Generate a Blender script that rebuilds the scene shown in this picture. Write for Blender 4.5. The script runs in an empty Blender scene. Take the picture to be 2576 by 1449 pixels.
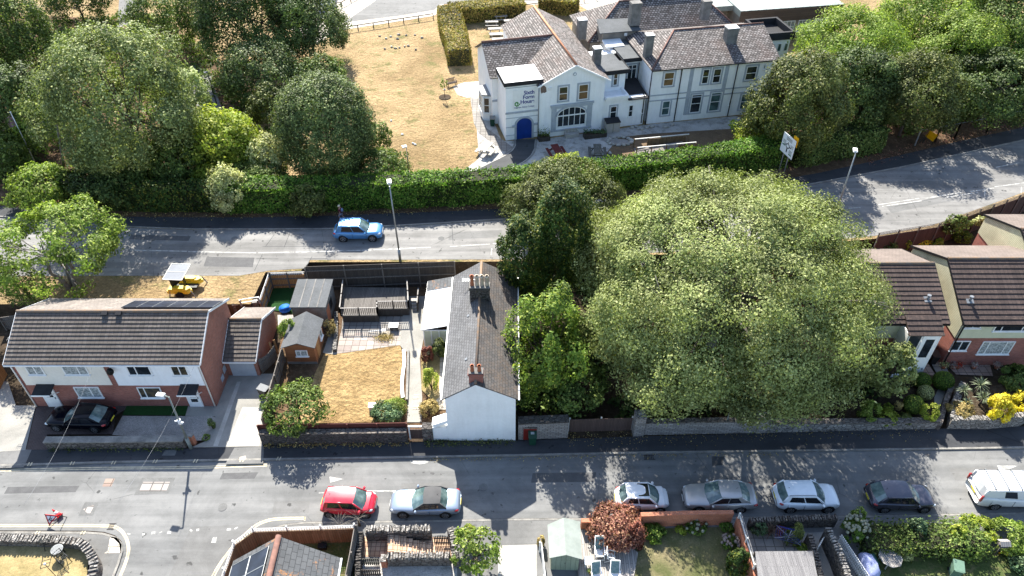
import bpy, bmesh, math, random
import numpy as np
from mathutils import Vector, Matrix, noise
R = math.radians
random.seed(7); rng = np.random.default_rng(7)
SC = bpy.context.scene; COL = SC.collection
# ---------------------------------------------------------------- camera, sky, sun, exposure
F = 1849.0; TH = R(41); H = 43.4            # focal length in photo units (2576 wide), pitch, height
cam = bpy.data.objects.new('camera', bpy.data.cameras.new('camera')); COL.objects.link(cam)
cam.location = (0, 0, H); cam.rotation_euler = (R(90) - TH, 0, 0)
cam.data.sensor_width = 36; cam.data.lens = 36 * F / 2576; cam.data.clip_end = 2000
SC.camera = cam
SUN_EL = R(41.5); SUN_AZ = R(12.5)          # sun beyond the scene, slightly to the left
W = bpy.data.worlds.new('World'); SC.world = W; W.use_nodes = True
nt = W.node_tree; bg = nt.nodes['Background']; sky = nt.nodes.new('ShaderNodeTexSky')
sky.sky_type = 'NISHITA'; sky.sun_disc = False; sky.sun_elevation = SUN_EL; sky.sun_rotation = -SUN_AZ
nt.links.new(sky.outputs[0], bg.inputs[0]); bg.inputs[1].default_value = 0.108
sl = bpy.data.lights.new('sun', 'SUN'); sl.energy = 5.0; sl.angle = R(0.5); sl.color = (1, 0.95, 0.86)
so = bpy.data.objects.new('sun', sl); COL.objects.link(so); so.rotation_euler = (R(90) - SUN_EL, 0, R(180) + SUN_AZ)
SC.view_settings.view_transform = 'Standard'; SC.view_settings.look = 'None'
SC.view_settings.exposure = 1.68; SC.view_settings.gamma = 1
# ---------------------------------------------------------------- survey helpers: photo point -> ground point
cT, sT = math.cos(TH), math.sin(TH)
UP = 1.8                                     # the upper road and college grounds stand 1.8 m above the lower street
def P(u, v, z=0.0):
    a = (u - 1288) / F; b = (v - 724.5) / F
    dy = cT - b * sT; dz = sT + b * cT; t = (H - z) / dz
    return (a * t, dy * t)
def P3(u, v, z=0.0): x, y = P(u, v, z); return (x, y, z)
def FY(u, v, y):                             # point of the vertical plane at depth y
    a = (u - 1288) / F; b = (v - 724.5) / F; t = y / (cT - b * sT)
    return (a * t, H - (sT + b * cT) * t)
class Fr:                                    # a building's own frame: x along its front, y into it
    def __init__(s, o, deg): s.o = o; s.a = R(deg); s.M = Matrix.Translation((o[0], o[1], 0)) @ Matrix.Rotation(s.a, 4, 'Z')
    def loc(s, x, y):
        dx, dy = x - s.o[0], y - s.o[1]; ca, sa = math.cos(s.a), math.sin(s.a)
        return (dx * ca + dy * sa, -dx * sa + dy * ca)
    def g(s, u, v, z): return s.loc(*P(u, v, z))
    def px(s, u, v, yl):
        a = (u - 1288) / F; b = (v - 724.5) / F; dx, dy, dz = a, cT - b * sT, -(sT + b * cT)
        ca, sa = math.cos(s.a), math.sin(s.a)
        t = (yl - s.o[0] * sa + s.o[1] * ca) / (-dx * sa + dy * ca)
        return (s.loc(t * dx, t * dy)[0], H + t * dz)
    def w(s, x, y, z=0): return tuple(s.M @ Vector((x, y, z)))
def K(c):                                    # survey colours were noted under bright light: bring the darker ones to real reflectance
    if c is None: return None
    l = max(c); k = .58 if l < .3 else (.58 + (l - .3) / .4 * .40 if l < .7 else .98)
    return tuple(x * k for x in c)
# ---------------------------------------------------------------- node helpers
MATS = {}
def _n(nt, t, **k):
    n = nt.nodes.new(t)
    for a, b in k.items():
        if hasattr(n, a): setattr(n, a, b)
        else: n.inputs[a.replace('_', ' ')].default_value = b
    return n
def _coord(nt, space):
    tc = nt.nodes.new('ShaderNodeTexCoord'); return tc.outputs[{'obj': 'Object', 'uv': 'UV'}[space]]
def _noise(nt, co, scale, detail=4, rough=.6, dist=0):
    n = nt.nodes.new('ShaderNodeTexNoise'); n.inputs['Scale'].default_value = scale; n.inputs['Detail'].default_value = detail
    n.inputs['Roughness'].default_value = rough; n.inputs['Distortion'].default_value = dist
    nt.links.new(co, n.inputs['Vector']); return n.outputs[0]
def _ramp(nt, v, a, b, c1=(0, 0, 0), c2=(1, 1, 1)):
    r = nt.nodes.new('ShaderNodeValToRGB'); e = r.color_ramp.elements
    e[0].position = a; e[1].position = b; e[0].color = (*c1, 1); e[1].color = (*c2, 1); nt.links.new(v, r.inputs[0]); return r.outputs[0]
def _mix(nt, f, a, b, mode='MIX'):
    m = nt.nodes.new('ShaderNodeMix'); m.data_type = 'RGBA'; m.blend_type = mode
    for s, v in ((m.inputs[0], f), (m.inputs[6], a), (m.inputs[7], b)):
        if isinstance(v, (int, float)): s.default_value = v
        elif isinstance(v, tuple): s.default_value = (*v, 1) if len(v) == 3 else v
        else: nt.links.new(v, s)
    return m.outputs[2]
def _bump(nt, bs, h, strength, dist=.05):
    b = nt.nodes.new('ShaderNodeBump'); b.inputs['Strength'].default_value = strength; b.inputs['Distance'].default_value = dist
    nt.links.new(h, b.inputs['Height']); nt.links.new(b.outputs[0], bs.inputs['Normal'])
def _new(name, rough=.8, metal=0, spec=.3):
    m = bpy.data.materials.new(name); m.use_nodes = True; MATS[name] = m
    bs = m.node_tree.nodes['Principled BSDF']; bs.inputs['Roughness'].default_value = rough
    bs.inputs['Metallic'].default_value = metal; bs.inputs['Specular IOR Level'].default_value = spec
    return m, m.node_tree, bs
def plain(name, c, c2=None, scale=3, rough=.7, metal=0, spec=.3, bump=0, fine=0, lo=.35, hi=.65, streak=0):
    """a painted, rendered or moulded surface: broad colour drift, fine speckle and a slight bump"""
    m, nt, bs = _new(name, rough, metal, spec); co = _coord(nt, 'obj')
    c, c2 = K(c), K(c2 or tuple(x * .82 for x in c))
    n = _noise(nt, co, scale, 6, .65); col = _mix(nt, _ramp(nt, n, lo, hi), c, c2)
    if fine:
        f = _noise(nt, co, scale * 12, 3, .7); col = _mix(nt, fine, col, _ramp(nt, f, .3, .7, (.25,) * 3, (1,) * 3), 'MULTIPLY')
    if streak:
        mp = nt.nodes.new('ShaderNodeMapping'); mp.inputs['Scale'].default_value = (2.2, 2.2, .22); nt.links.new(co, mp.inputs[0])
        col = _mix(nt, streak, col, _ramp(nt, _noise(nt, mp.outputs[0], 1.3, 6, .7), .42, .72, (1, 1, 1), (.45, .44, .40)), 'MULTIPLY')
    nt.links.new(col, bs.inputs['Base Color'])
    if bump: _bump(nt, bs, _noise(nt, co, scale * 6, 5, .7), bump)
    return m
def bricks(name, c1, c2, mort, w=.225, h=.075, off=.5, rough=.85, msize=.012, stain=None, stainamt=.5, stscale=.8, bump=.5, lo=.5, hi=.62):
    """courses of brick, slate, slab or tile laid in metric UV space"""
    c1, c2, mort, stain = K(c1), K(c2), K(mort), K(stain); m, nt, bs = _new(name, rough); co = _coord(nt, 'uv')
    b = nt.nodes.new('ShaderNodeTexBrick'); nt.links.new(co, b.inputs['Vector'])
    for k, v in (('Scale', 1), ('Mortar Size', msize), ('Mortar Smooth', .2), ('Brick Width', w), ('Row Height', h), ('Bias', 0)): b.inputs[k].default_value = v
    b.offset = off; b.inputs['Color1'].default_value = (*c1, 1); b.inputs['Color2'].default_value = (*c2, 1); b.inputs['Mortar'].default_value = (*mort, 1)
    col = _mix(nt, .75, b.outputs[0], _ramp(nt, _noise(nt, co, .45, 6, .7), .32, .68, (.62, .6, .58), (1.12, 1.1, 1.08)), 'MULTIPLY'); n2 = _noise(nt, co, 14, 4, .7)
    col = _mix(nt, .5, col, _ramp(nt, n2, .3, .75, (.55,) * 3, (1.0,) * 3), 'MULTIPLY')
    if stain:
        f = _ramp(nt, _noise(nt, co, stscale, 7, .72, .4), lo, hi); g = _ramp(nt, _noise(nt, co, 9, 4, .7), .42, .6)
        f2 = _mix(nt, 1., f, g, 'MULTIPLY'); f3 = _mix(nt, 1., f2, (stainamt,) * 3, 'MULTIPLY'); col = _mix(nt, f3, col, stain)
    nt.links.new(col, bs.inputs['Base Color']); inv = nt.nodes.new('ShaderNodeMath'); inv.operation = 'SUBTRACT'; inv.inputs[0].default_value = 1
    nt.links.new(b.outputs[1], inv.inputs[1]); _bump(nt, bs, inv.outputs[0], bump, .02)
    return m
def stone(name, c1, c2, joint, scale=3.2, rough=.9, flat=1.6):
    c1, c2, joint = K(c1), K(c2), K(joint)
    m, nt, bs = _new(name, rough); co = _coord(nt, 'uv'); mp = nt.nodes.new('ShaderNodeMapping'); mp.inputs['Scale'].default_value = (1, flat, 1)
    nt.links.new(co, mp.inputs[0]); w = _noise(nt, mp.outputs[0], 3, 3); wv = _mix(nt, .12, mp.outputs[0], w)
    v = nt.nodes.new('ShaderNodeTexVoronoi'); v.inputs['Scale'].default_value = scale; nt.links.new(wv, v.inputs[0])
    e = nt.nodes.new('ShaderNodeTexVoronoi'); e.feature = 'DISTANCE_TO_EDGE'; e.inputs['Scale'].default_value = scale; nt.links.new(wv, e.inputs[0])
    col = _mix(nt, _ramp(nt, v.outputs['Color'], .2, .8), c1, c2); col = _mix(nt, _ramp(nt, e.outputs[0], .02, .09), joint, col)
    col = _mix(nt, .7, col, _ramp(nt, _noise(nt, co, 5, 6, .75), .3, .7, (.4,) * 3, (1,) * 3), 'MULTIPLY')
    nt.links.new(col, bs.inputs['Base Color']); _bump(nt, bs, _ramp(nt, e.outputs[0], 0, .15), .8, .04)
    return m
def ground(name, c1, c2, c3=None, big=.25, fine=9, rough=.95, bump=.6, speck=.5, dist=.08, patch=.5):
    c1, c2, c3 = K(c1), K(c2), K(c3); m, nt, bs = _new(name, rough, 0, .1); co = _coord(nt, 'obj')
    a = _ramp(nt, _noise(nt, co, big, 7, .65, .3), .36, .64); col = _mix(nt, a, c1, c2)
    if c3: col = _mix(nt, _ramp(nt, _noise(nt, co, big * 3.1, 6, .7), patch, patch + .16), col, c3)
    f = _noise(nt, co, fine, 6, .75); col = _mix(nt, speck, col, _ramp(nt, f, .32, .68, (.35,) * 3, (1.15,) * 3), 'MULTIPLY')
    nt.links.new(col, bs.inputs['Base Color'])
    if bump: _bump(nt, bs, _noise(nt, co, fine * .45, 6, .7), bump, dist)
    return m
def asphalt(name, base, patch, seam=True, streak=(.03, 3.)):
    """worn road: mottled aggregate, long wheel-track streaks, repairs, oil spots and cracks"""
    base, patch = K(base), K(patch)
    m, nt, bs = _new(name, .85, 0, .25); co = _coord(nt, 'obj')
    mp = nt.nodes.new('ShaderNodeMapping'); mp.inputs['Scale'].default_value = (.06, 1.1, 1); nt.links.new(co, mp.inputs[0])
    s = _ramp(nt, _noise(nt, mp.outputs[0], 1.0, 5, .6), .38, .62); col = _mix(nt, s, base, patch)
    col = _mix(nt, .8, col, _ramp(nt, _noise(nt, co, .23, 7, .75, .5), .40, .60, (.78,) * 3, (1.08,) * 3), 'MULTIPLY'); col = _mix(nt, _ramp(nt, _noise(nt, co, 1.9, 3, .5), .66, .72), col, tuple(x * .45 for x in patch))
    col = _mix(nt, .35, col, _ramp(nt, _noise(nt, co, 1.1, 6, .7), .35, .7, (.7,) * 3, (1.1,) * 3), 'MULTIPLY')
    col = _mix(nt, .4, col, _ramp(nt, _noise(nt, co, 22, 3, .8), .3, .7, (.6,) * 3, (1.15,) * 3), 'MULTIPLY')
    if seam:
        v = nt.nodes.new('ShaderNodeTexVoronoi'); v.feature = 'DISTANCE_TO_EDGE'; v.inputs['Scale'].default_value = .16
        wv = _mix(nt, .09, co, _noise(nt, co, .8, 6)); nt.links.new(wv, v.inputs[0])
        k = _ramp(nt, v.outputs[0], .0012, .004, (.55,) * 3, (1,) * 3); col = _mix(nt, _ramp(nt, _noise(nt, co, .2, 2), .5, .6), col, _mix(nt, 1., col, k, 'MULTIPLY'))
    nt.links.new(col, bs.inputs['Base Color']); _bump(nt, bs, _noise(nt, co, 30, 3), .15, .01)
    return m
def planks(name, c1, c2, w=.12, rough=.8, gap=(.03, .025, .02), along='v', msize=.008):
    c1, c2 = K(c1), K(c2)
    m, nt, bs = _new(name, rough); co = _coord(nt, 'uv'); mp = nt.nodes.new('ShaderNodeMapping'); nt.links.new(co, mp.inputs[0])
    if along == 'v': mp.inputs['Rotation'].default_value = (0, 0, R(90))
    b = nt.nodes.new('ShaderNodeTexBrick'); nt.links.new(mp.outputs[0], b.inputs[0])
    for k, v in (('Scale', 1), ('Mortar Size', msize), ('Brick Width', 2.6), ('Row Height', w)): b.inputs[k].default_value = v
    b.inputs['Color1'].default_value = (*c1, 1); b.inputs['Color2'].default_value = (*c2, 1); b.inputs['Mortar'].default_value = (*gap, 1)
    mg = nt.nodes.new('ShaderNodeMapping'); mg.inputs['Scale'].default_value = (1.2, 20, 1); nt.links.new(mp.outputs[0], mg.inputs[0])
    col = _mix(nt, .6, b.outputs[0], _ramp(nt, _noise(nt, mg.outputs[0], 1.5, 5, .7), .3, .7, (.5,) * 3, (1.1,) * 3), 'MULTIPLY')
    nt.links.new(col, bs.inputs['Base Color']); return m
LK = .97
def leaf(name, dark, light, tip=None, trans=.35, tipamt=.25):
    """leaf colour varies leaf by leaf (attribute rnd) and spray by spray (attribute lob)"""
    m = bpy.data.materials.new(name); m.use_nodes = True; MATS[name] = m; nt = m.node_tree; nt.nodes.clear()
    out = nt.nodes.new('ShaderNodeOutputMaterial'); a = nt.nodes.new('ShaderNodeAttribute'); a.attribute_name = 'rnd'
    b = nt.nodes.new('ShaderNodeAttribute'); b.attribute_name = 'lob'
    co = _coord(nt, 'obj'); col = _mix(nt, a.outputs['Fac'], dark, light)
    k = _ramp(nt, b.outputs['Fac'], 0, 1, (.52,) * 3, (1.25,) * 3); col = _mix(nt, 1., col, k, 'MULTIPLY')
    if tip: col = _mix(nt, _ramp(nt, a.outputs['Fac'], 1 - tipamt, 1 - tipamt * .6), col, tip)
    n = _ramp(nt, _noise(nt, co, .35, 3), .35, .65, (.8, .85, .7), (1.1, 1.1, 1.0)); col = _mix(nt, 1., col, n, 'MULTIPLY')
    col = _mix(nt, 1., col, (LK,) * 3, 'MULTIPLY'); d = nt.nodes.new('ShaderNodeBsdfPrincipled'); d.inputs['Roughness'].default_value = .6; d.inputs['Specular IOR Level'].default_value = .2
    t = nt.nodes.new('ShaderNodeBsdfTranslucent'); mx = nt.nodes.new('ShaderNodeMixShader'); mx.inputs[0].default_value = trans
    nt.links.new(col, d.inputs['Base Color']); nt.links.new(_mix(nt, 1., col, (1.0, 1.1, .58), 'MULTIPLY'), t.inputs[0])
    nt.links.new(d.outputs[0], mx.inputs[1]); nt.links.new(t.outputs[0], mx.inputs[2]); nt.links.new(mx.outputs[0], out.inputs[0]); return m
def glassy(name, c=(.02, .025, .03), rough=.06, spec=.6, c2=None):
    m, nt, bs = _new(name, rough, 0, spec); co = _coord(nt, 'obj')
    nt.links.new(_mix(nt, _ramp(nt, _noise(nt, co, 1.1, 3), .4, .6), c, c2 or tuple(x * 1.8 for x in c)), bs.inputs['Base Color']); return m
def paint(name, c, rough=.25, metal=0.0, coat=.6, flake=.06):
    c = tuple(x * .82 for x in c); m, nt, bs = _new(name, rough, metal, .5); co = _coord(nt, 'obj')
    col = _mix(nt, _ramp(nt, _noise(nt, co, 1.5, 5), .35, .7), c, tuple(x * (1 - flake * 2) + flake * .35 for x in c))
    nt.links.new(col, bs.inputs['Base Color']); bs.inputs['Coat Weight'].default_value = coat; bs.inputs['Coat Roughness'].default_value = .05; return m
# ---------------------------------------------------------------- object helpers
def tag(o, label=None, cat=None, group=None, kind=None):
    for k, v in (('label', label), ('category', cat), ('group', group), ('kind', kind)):
        if v: o[k] = v
    return o
def thing(name, label, cat, loc, group=None, rz=0):
    o = bpy.data.objects.new(name, None); COL.objects.link(o); o.location = loc; o.rotation_euler = (0, 0, rz); o.empty_display_size = .3
    return tag(o, label, cat, group)
def rootloc(o):
    while o.parent: o = o.parent
    return o
class MB:
    def __init__(s, M=None): s.v = []; s.f = []; s.mi = []; s.sm = []; s.M = M or Matrix(); s.cur = 0; s.smooth = False
    def p(s, pts):
        n = len(s.v); s.v += [tuple(s.M @ Vector(q)) for q in pts]; return n
    def face(s, idx): s.f.append(tuple(idx)); s.mi.append(s.cur); s.sm.append(s.smooth)
    def poly(s, pts): n = s.p(pts); s.face(range(n, n + len(pts))); return s
    def prism(s, poly, z0, z1):
        a = sum(poly[i - 1][0] * poly[i][1] - poly[i][0] * poly[i - 1][1] for i in range(len(poly)))
        if a < 0: poly = poly[::-1]
        k = len(poly); zz0 = z0 if isinstance(z0, (list, tuple)) else [z0] * k; zz1 = z1 if isinstance(z1, (list, tuple)) else [z1] * k
        n = s.p([(q[0], q[1], zz0[i]) for i, q in enumerate(poly)] + [(q[0], q[1], zz1[i]) for i, q in enumerate(poly)])
        s.face(range(n + k - 1, n - 1, -1)); s.face(range(n + k, n + 2 * k))
        for i in range(k): j = (i + 1) % k; s.face((n + i, n + j, n + k + j, n + k + i))
        return s
    def box(s, x0, x1, y0, y1, z0, z1): return s.prism([(x0, y0), (x1, y0), (x1, y1), (x0, y1)], z0, z1)
    def cbox(s, c, size, rz=0, rx=0, ry=0):
        m = s.M; s.M = m @ Matrix.Translation(c) @ Matrix.Rotation(rz, 4, 'Z') @ Matrix.Rotation(ry, 4, 'Y') @ Matrix.Rotation(rx, 4, 'X')
        x, y, z = (q / 2 for q in size); s.box(-x, x, -y, y, -z, z); s.M = m; return s
    def bar(s, a, b, w, h=None, up=(0, 0, 1)):
        """square bar between two points"""
        h = h or w; a = Vector(a); b = Vector(b); d = (b - a).normalized(); u = Vector(up)
        if abs(d.dot(u)) > .98: u = Vector((0, 1, 0))
        r = d.cross(u).normalized(); u = r.cross(d); k = []
        for q in (a, b):
            for i, j in ((-1, -1), (1, -1), (1, 1), (-1, 1)): k.append(q + r * i * w / 2 + u * j * h / 2)
        n = s.p(k)
        for q in ((3, 2, 1, 0), (4, 5, 6, 7), (0, 1, 5, 4), (1, 2, 6, 5), (2, 3, 7, 6), (3, 0, 4, 7)): s.face([n + t for t in q])
        return s
    def tube(s, pts, rad, n=8, cap=True):
        pts = [Vector(q) for q in pts]; rad = rad if isinstance(rad, (list, tuple)) else [rad] * len(pts); sm = s.smooth
        rings = []; u = None
        for i, q in enumerate(pts):
            d = (pts[min(i + 1, len(pts) - 1)] - pts[max(i - 1, 0)]); d = d.normalized() if d.length > 1e-6 else Vector((0, 0, 1))
            if u is None: u = d.orthogonal().normalized()
            u = (u - d * u.dot(d)); u = u.normalized() if u.length > 1e-5 else d.orthogonal().normalized(); w = d.cross(u)
            rings.append(s.p([q + (u * math.cos(2 * math.pi * k / n) + w * math.sin(2 * math.pi * k / n)) * rad[i] for k in range(n)]))
        s.smooth = True
        for a, b in zip(rings, rings[1:]):
            for k in range(n): s.face((a + k, a + (k + 1) % n, b + (k + 1) % n, b + k))
        s.smooth = sm
        if cap: s.face([rings[0] + k for k in range(n - 1, -1, -1)]); s.face([rings[-1] + k for k in range(n)])
        return s
    def lathe(s, c, prof, n=14):
        return s.tube([(c[0], c[1], c[2] + z) for r, z in prof], [max(r, .001) for r, z in prof], n)
    def slab(s, q, th, up=None):
        """thin slab under a quad or polygon given in space, counter-clockwise seen from outside"""
        q = [Vector(t) for t in q]; nn = Vector((0, 0, 0))
        for i in range(len(q)): nn += (q[i] - q[0]).cross(q[(i + 1) % len(q)] - q[0])
        nn.normalize()
        if up is not None and nn.dot(Vector(up)) < 0: q = q[::-1]; nn = -nn
        elif up is None and nn.z < 0: q = q[::-1]; nn = -nn
        k = len(q); n = s.p(q + [t - nn * th for t in q]); s.face(range(n, n + k)); s.face(range(n + 2 * k - 1, n + k - 1, -1))
        for i in range(k): j = (i + 1) % k; s.face((n + i, n + k + i, n + k + j, n + j))
        return s
    def blob(s, c, r, seed=0, amp=.25, nu=10, nv=6, flatb=0):
        r = r if isinstance(r, tuple) else (r, r, r); rows = []; sm = s.smooth; s.smooth = True
        for j in range(nv + 1):
            th = math.pi * j / nv; row = []
            for i in range(nu):
                ph = 2 * math.pi * i / nu; d = Vector((math.sin(th) * math.cos(ph), math.sin(th) * math.sin(ph), math.cos(th)))
                k = 1 + amp * noise.noise(d * 1.7 + Vector((seed * 3.1, seed, 0))); z = d.z * r[2] * k
                if flatb and z < -flatb * r[2]: z = -flatb * r[2]
                row.append((c[0] + d.x * r[0] * k, c[1] + d.y * r[1] * k, c[2] + z))
            rows.append(s.p(row))
        for j in range(nv):
            for i in range(nu): s.face((rows[j] + i, rows[j + 1] + i, rows[j + 1] + (i + 1) % nu, rows[j] + (i + 1) % nu))
        s.smooth = sm; return s
    def build(s, name, mats, parent=None, loc=None, label=None, kind=None):
        mats = mats if isinstance(mats, (list, tuple)) else [mats]
        off = Vector(rootloc(parent).location) if parent else Vector(loc or (0, 0, 0))
        if parent and getattr(s, 'local', False): off = Vector((0, 0, 0))
        me = bpy.data.meshes.new(name); V = np.array(s.v, dtype=np.float64).reshape(-1, 3)
        me.from_pydata((V - np.array(off)).tolist(), [], s.f)
        for m in mats: me.materials.append(MATS[m] if isinstance(m, str) else m)
        me.polygons.foreach_set('material_index', s.mi); me.polygons.foreach_set('use_smooth', s.sm)
        uv = me.uv_layers.new(name='UVMap'); out = []
        for p in s.f:                         # metric UVs: u level along the face, v up its slope
            a = Vector(s.v[p[0]]); nn = Vector((0, 0, 0))
            for i in range(1, len(p) - 1): nn += (Vector(s.v[p[i]]) - a).cross(Vector(s.v[p[i + 1]]) - a)
            nn = nn.normalized() if nn.length > 1e-12 else Vector((0, 0, 1))
            if abs(nn.z) > .985: U = getattr(s, 'ax', Vector((1, 0, 0))); Wv = Vector((-U.y, U.x, 0))
            else: U = Vector((0, 0, 1)).cross(nn).normalized(); Wv = nn.cross(U)
            for i in p: q = Vector(s.v[i]); out += [q.dot(U), q.dot(Wv)]
        uv.data.foreach_set('uv', out); me.update()
        o = bpy.data.objects.new(name, me); COL.objects.link(o)
        if parent: o.parent = parent
        else: o.location = off
        return tag(o, label, None, None, kind)
def solo(mb, name, mats, label, cat, loc, group=None): return tag(mb.build(name, mats, None, loc), label, cat, group)
def copy_thing(o, loc, rz=0, sc=1, label=None, group=None):
    r = o.copy(); COL.objects.link(r); r.location = loc; r.rotation_euler = (0, 0, rz); r.scale = (sc,) * 3 if not isinstance(sc, tuple) else sc
    def kids(a, b):
        for ch in list(a.children):
            c = ch.copy(); COL.objects.link(c); c.parent = b; kids(ch, c)
    kids(o, r)
    if label: r['label'] = label
    if group: r['group'] = group
    return r
def sheet(name, pts, z, m, world=False, kind='structure'):
    q = pts if world else [P(u, v, z) for u, v in pts]
    bm = bmesh.new(); vs = [bm.verts.new((x, y, z)) for x, y in q]; f = bm.faces.new(vs); f.normal_update()
    if f.normal.z < 0: f.normal_flip()
    bmesh.ops.triangulate(bm, faces=[f]); me = bpy.data.meshes.new(name); uvl = bm.loops.layers.uv.new('UVMap')
    for ff in bm.faces:
        for l in ff.loops: l[uvl].uv = (l.vert.co.x, l.vert.co.y)
    bm.to_mesh(me); bm.free(); me.materials.append(MATS[m]); o = bpy.data.objects.new(name, me); COL.objects.link(o); o['kind'] = kind; return o
def ribbon(mb, pts, w, z, h=0):
    """flat strip (h=0) or kerb along a line of ground points"""
    pts = [Vector((x, y)) for x, y in pts]; L = []; Rr = []
    for i, q in enumerate(pts):
        d = (pts[min(i + 1, len(pts) - 1)] - pts[max(i - 1, 0)]).normalized(); nn = Vector((-d.y, d.x)) * w / 2; L.append(q + nn); Rr.append(q - nn)
    for i in range(len(pts) - 1):
        q = [tuple(Rr[i]), tuple(Rr[i + 1]), tuple(L[i + 1]), tuple(L[i])]
        if h: mb.prism(q, z, z + h)
        else: mb.poly([(a, b, z) for a, b in q])
def smooth_line(pts, n=6):
    out = []
    for i in range(len(pts) - 1):
        p0 = pts[max(i - 1, 0)]; p1 = pts[i]; p2 = pts[i + 1]; p3 = pts[min(i + 2, len(pts) - 1)]
        for k in range(n):
            t = k / n; out.append(tuple(.5 * ((2 * b) + (-a + c) * t + (2 * a - 5 * b + 4 * c - d) * t * t + (-a + 3 * b - 3 * c + d) * t ** 3) for a, b, c, d in zip(p0, p1, p2, p3)))
    out.append(tuple(pts[-1])); return out
# ---------------------------------------------------------------- foliage
def leafobj(name, pts, nrm, size, mat, lob, parent=None, loc=(0, 0, 0), aspect=.62, core=None):
    """many small rhombic leaf sprays as one mesh"""
    N = len(pts); pts = pts.astype(np.float64)
    t = rng.normal(size=(N, 3)); nrm = nrm / (np.linalg.norm(nrm, axis=1, keepdims=True) + 1e-9)
    t -= nrm * (t * nrm).sum(1, keepdims=True); t /= (np.linalg.norm(t, axis=1, keepdims=True) + 1e-9); b = np.cross(nrm, t)
    sz = size * (.6 + .8 * rng.random((N, 1))); V = np.empty((N, 4, 3))
    V[:, 0] = pts - t * sz * .5; V[:, 1] = pts + b * sz * aspect * .5 + t * sz * .1; V[:, 2] = pts + t * sz * .5 - nrm * sz * .12; V[:, 3] = pts - b * sz * aspect * .5 + t * sz * .1
    V = V.reshape(-1, 3); nv = 4 * N; cv = []; cf = []
    if core: cv, cf = core
    me = bpy.data.meshes.new(name); me.vertices.add(nv + len(cv)); allv = V if not len(cv) else np.vstack([V, np.array(cv)])
    me.vertices.foreach_set('co', allv.astype(np.float32).ravel())
    nl = nv + sum(len(f) for f in cf); me.loops.add(nl); idx = list(range(nv)) if not cf else list(range(nv)) + [nv + i for f in cf for i in f]
    me.loops.foreach_set('vertex_index', np.array(idx, dtype=np.int32)); me.polygons.add(N + len(cf))
    ls = list(range(0, nv, 4)); k = nv
    for f in cf: ls.append(k); k += len(f)
    me.polygons.foreach_set('loop_start', np.array(ls, dtype=np.int32))
    for an, val in (('rnd', rng.random(N)), ('lob', lob)):
        at = me.attributes.new(an, 'FLOAT', 'POINT'); full = np.concatenate([np.repeat(val, 4), np.full(len(cv), .1)]); at.data.foreach_set('value', full.astype(np.float32))
    me.materials.append(MATS[mat]); me.update(calc_edges=True); me.validate()
    o = bpy.data.objects.new(name, me); COL.objects.link(o)
    if parent: o.parent = parent
    else: o.location = loc
    return o
def out_c(C): return C / (np.linalg.norm(C, axis=1, keepdims=True) + 1e-6)
def crown_pts(R3, cz, nlob, lr, n, seed, inner=.15, low=-.35, uneven=.12, power=1.0):
    """leaf positions: lobes packed over an ellipsoid crown; returns pts, normals, lobe tone, lobe centres"""
    g = np.random.default_rng(seed); C = []; k = 0
    while len(C) < nlob and k < nlob * 40:
        k += 1; d = g.normal(size=3); d /= np.linalg.norm(d)
        if d[2] < low: continue
        f = (1 - lr * .75) * (1 + uneven * 1.1 * noise.noise(Vector(d) * 2.1 + Vector((seed, 0, 0)))) + g.normal() * uneven * .35; c = d * f
        if power > 1 and d[2] < .15: c = c * (1 / (np.abs(d) ** power).sum() ** (1 / power))
        if all(np.linalg.norm(c - q) > lr * .62 for q in C) or k > nlob * 30: C.append(c)
    C = np.array(C); m = len(C); w = g.random(m); which = g.integers(0, m, n); d = g.normal(size=(n, 3)); d /= np.linalg.norm(d, axis=1, keepdims=True)
    rr = lr * (.75 + .5 * g.random(m)); out = C[which] / (np.linalg.norm(C[which], axis=1, keepdims=True) + 1e-6)
    flip = (d * out).sum(1) < -.25; d[flip] *= -1
    rad = 1 - np.abs(g.normal(size=n)) * .16; sel = g.random(n) < inner; rad[sel] = g.random(sel.sum()) * .8
    ns = 16; sub = g.normal(size=(m, ns, 3)); sub /= np.linalg.norm(sub, axis=2, keepdims=True); fl = (sub * out_c(C)[:, None, :]).sum(2) < -.3; sub[fl] *= -1
    ws = g.integers(0, ns, n); sd = sub[which, ws]; amp = (.75 + .4 * g.random((m, ns)))[which, ws]; q = g.normal(size=(n, 3)); q /= np.linalg.norm(q, axis=1, keepdims=True); q *= (.27 + .06 * g.normal(size=(n, 1)))
    mixk = (g.random(n) < .82)[:, None]; body = np.where(mixk, sd * (amp * .78)[:, None] + q, d * rad[:, None]); nd = np.where(mixk, sd * .5 + q * 1.6, d)
    p = C[which] + body * rr[which][:, None]; p += g.normal(size=(n, 3)) * .010
    nr = nd * .8 + out * .35 + g.normal(size=(n, 3)) * .38 + np.array([0, 0, .2]); R3 = np.array(R3); p = p * R3; p[:, 2] += cz
    return p, nr, w[which], C * R3 + np.array([0, 0, cz])
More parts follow.
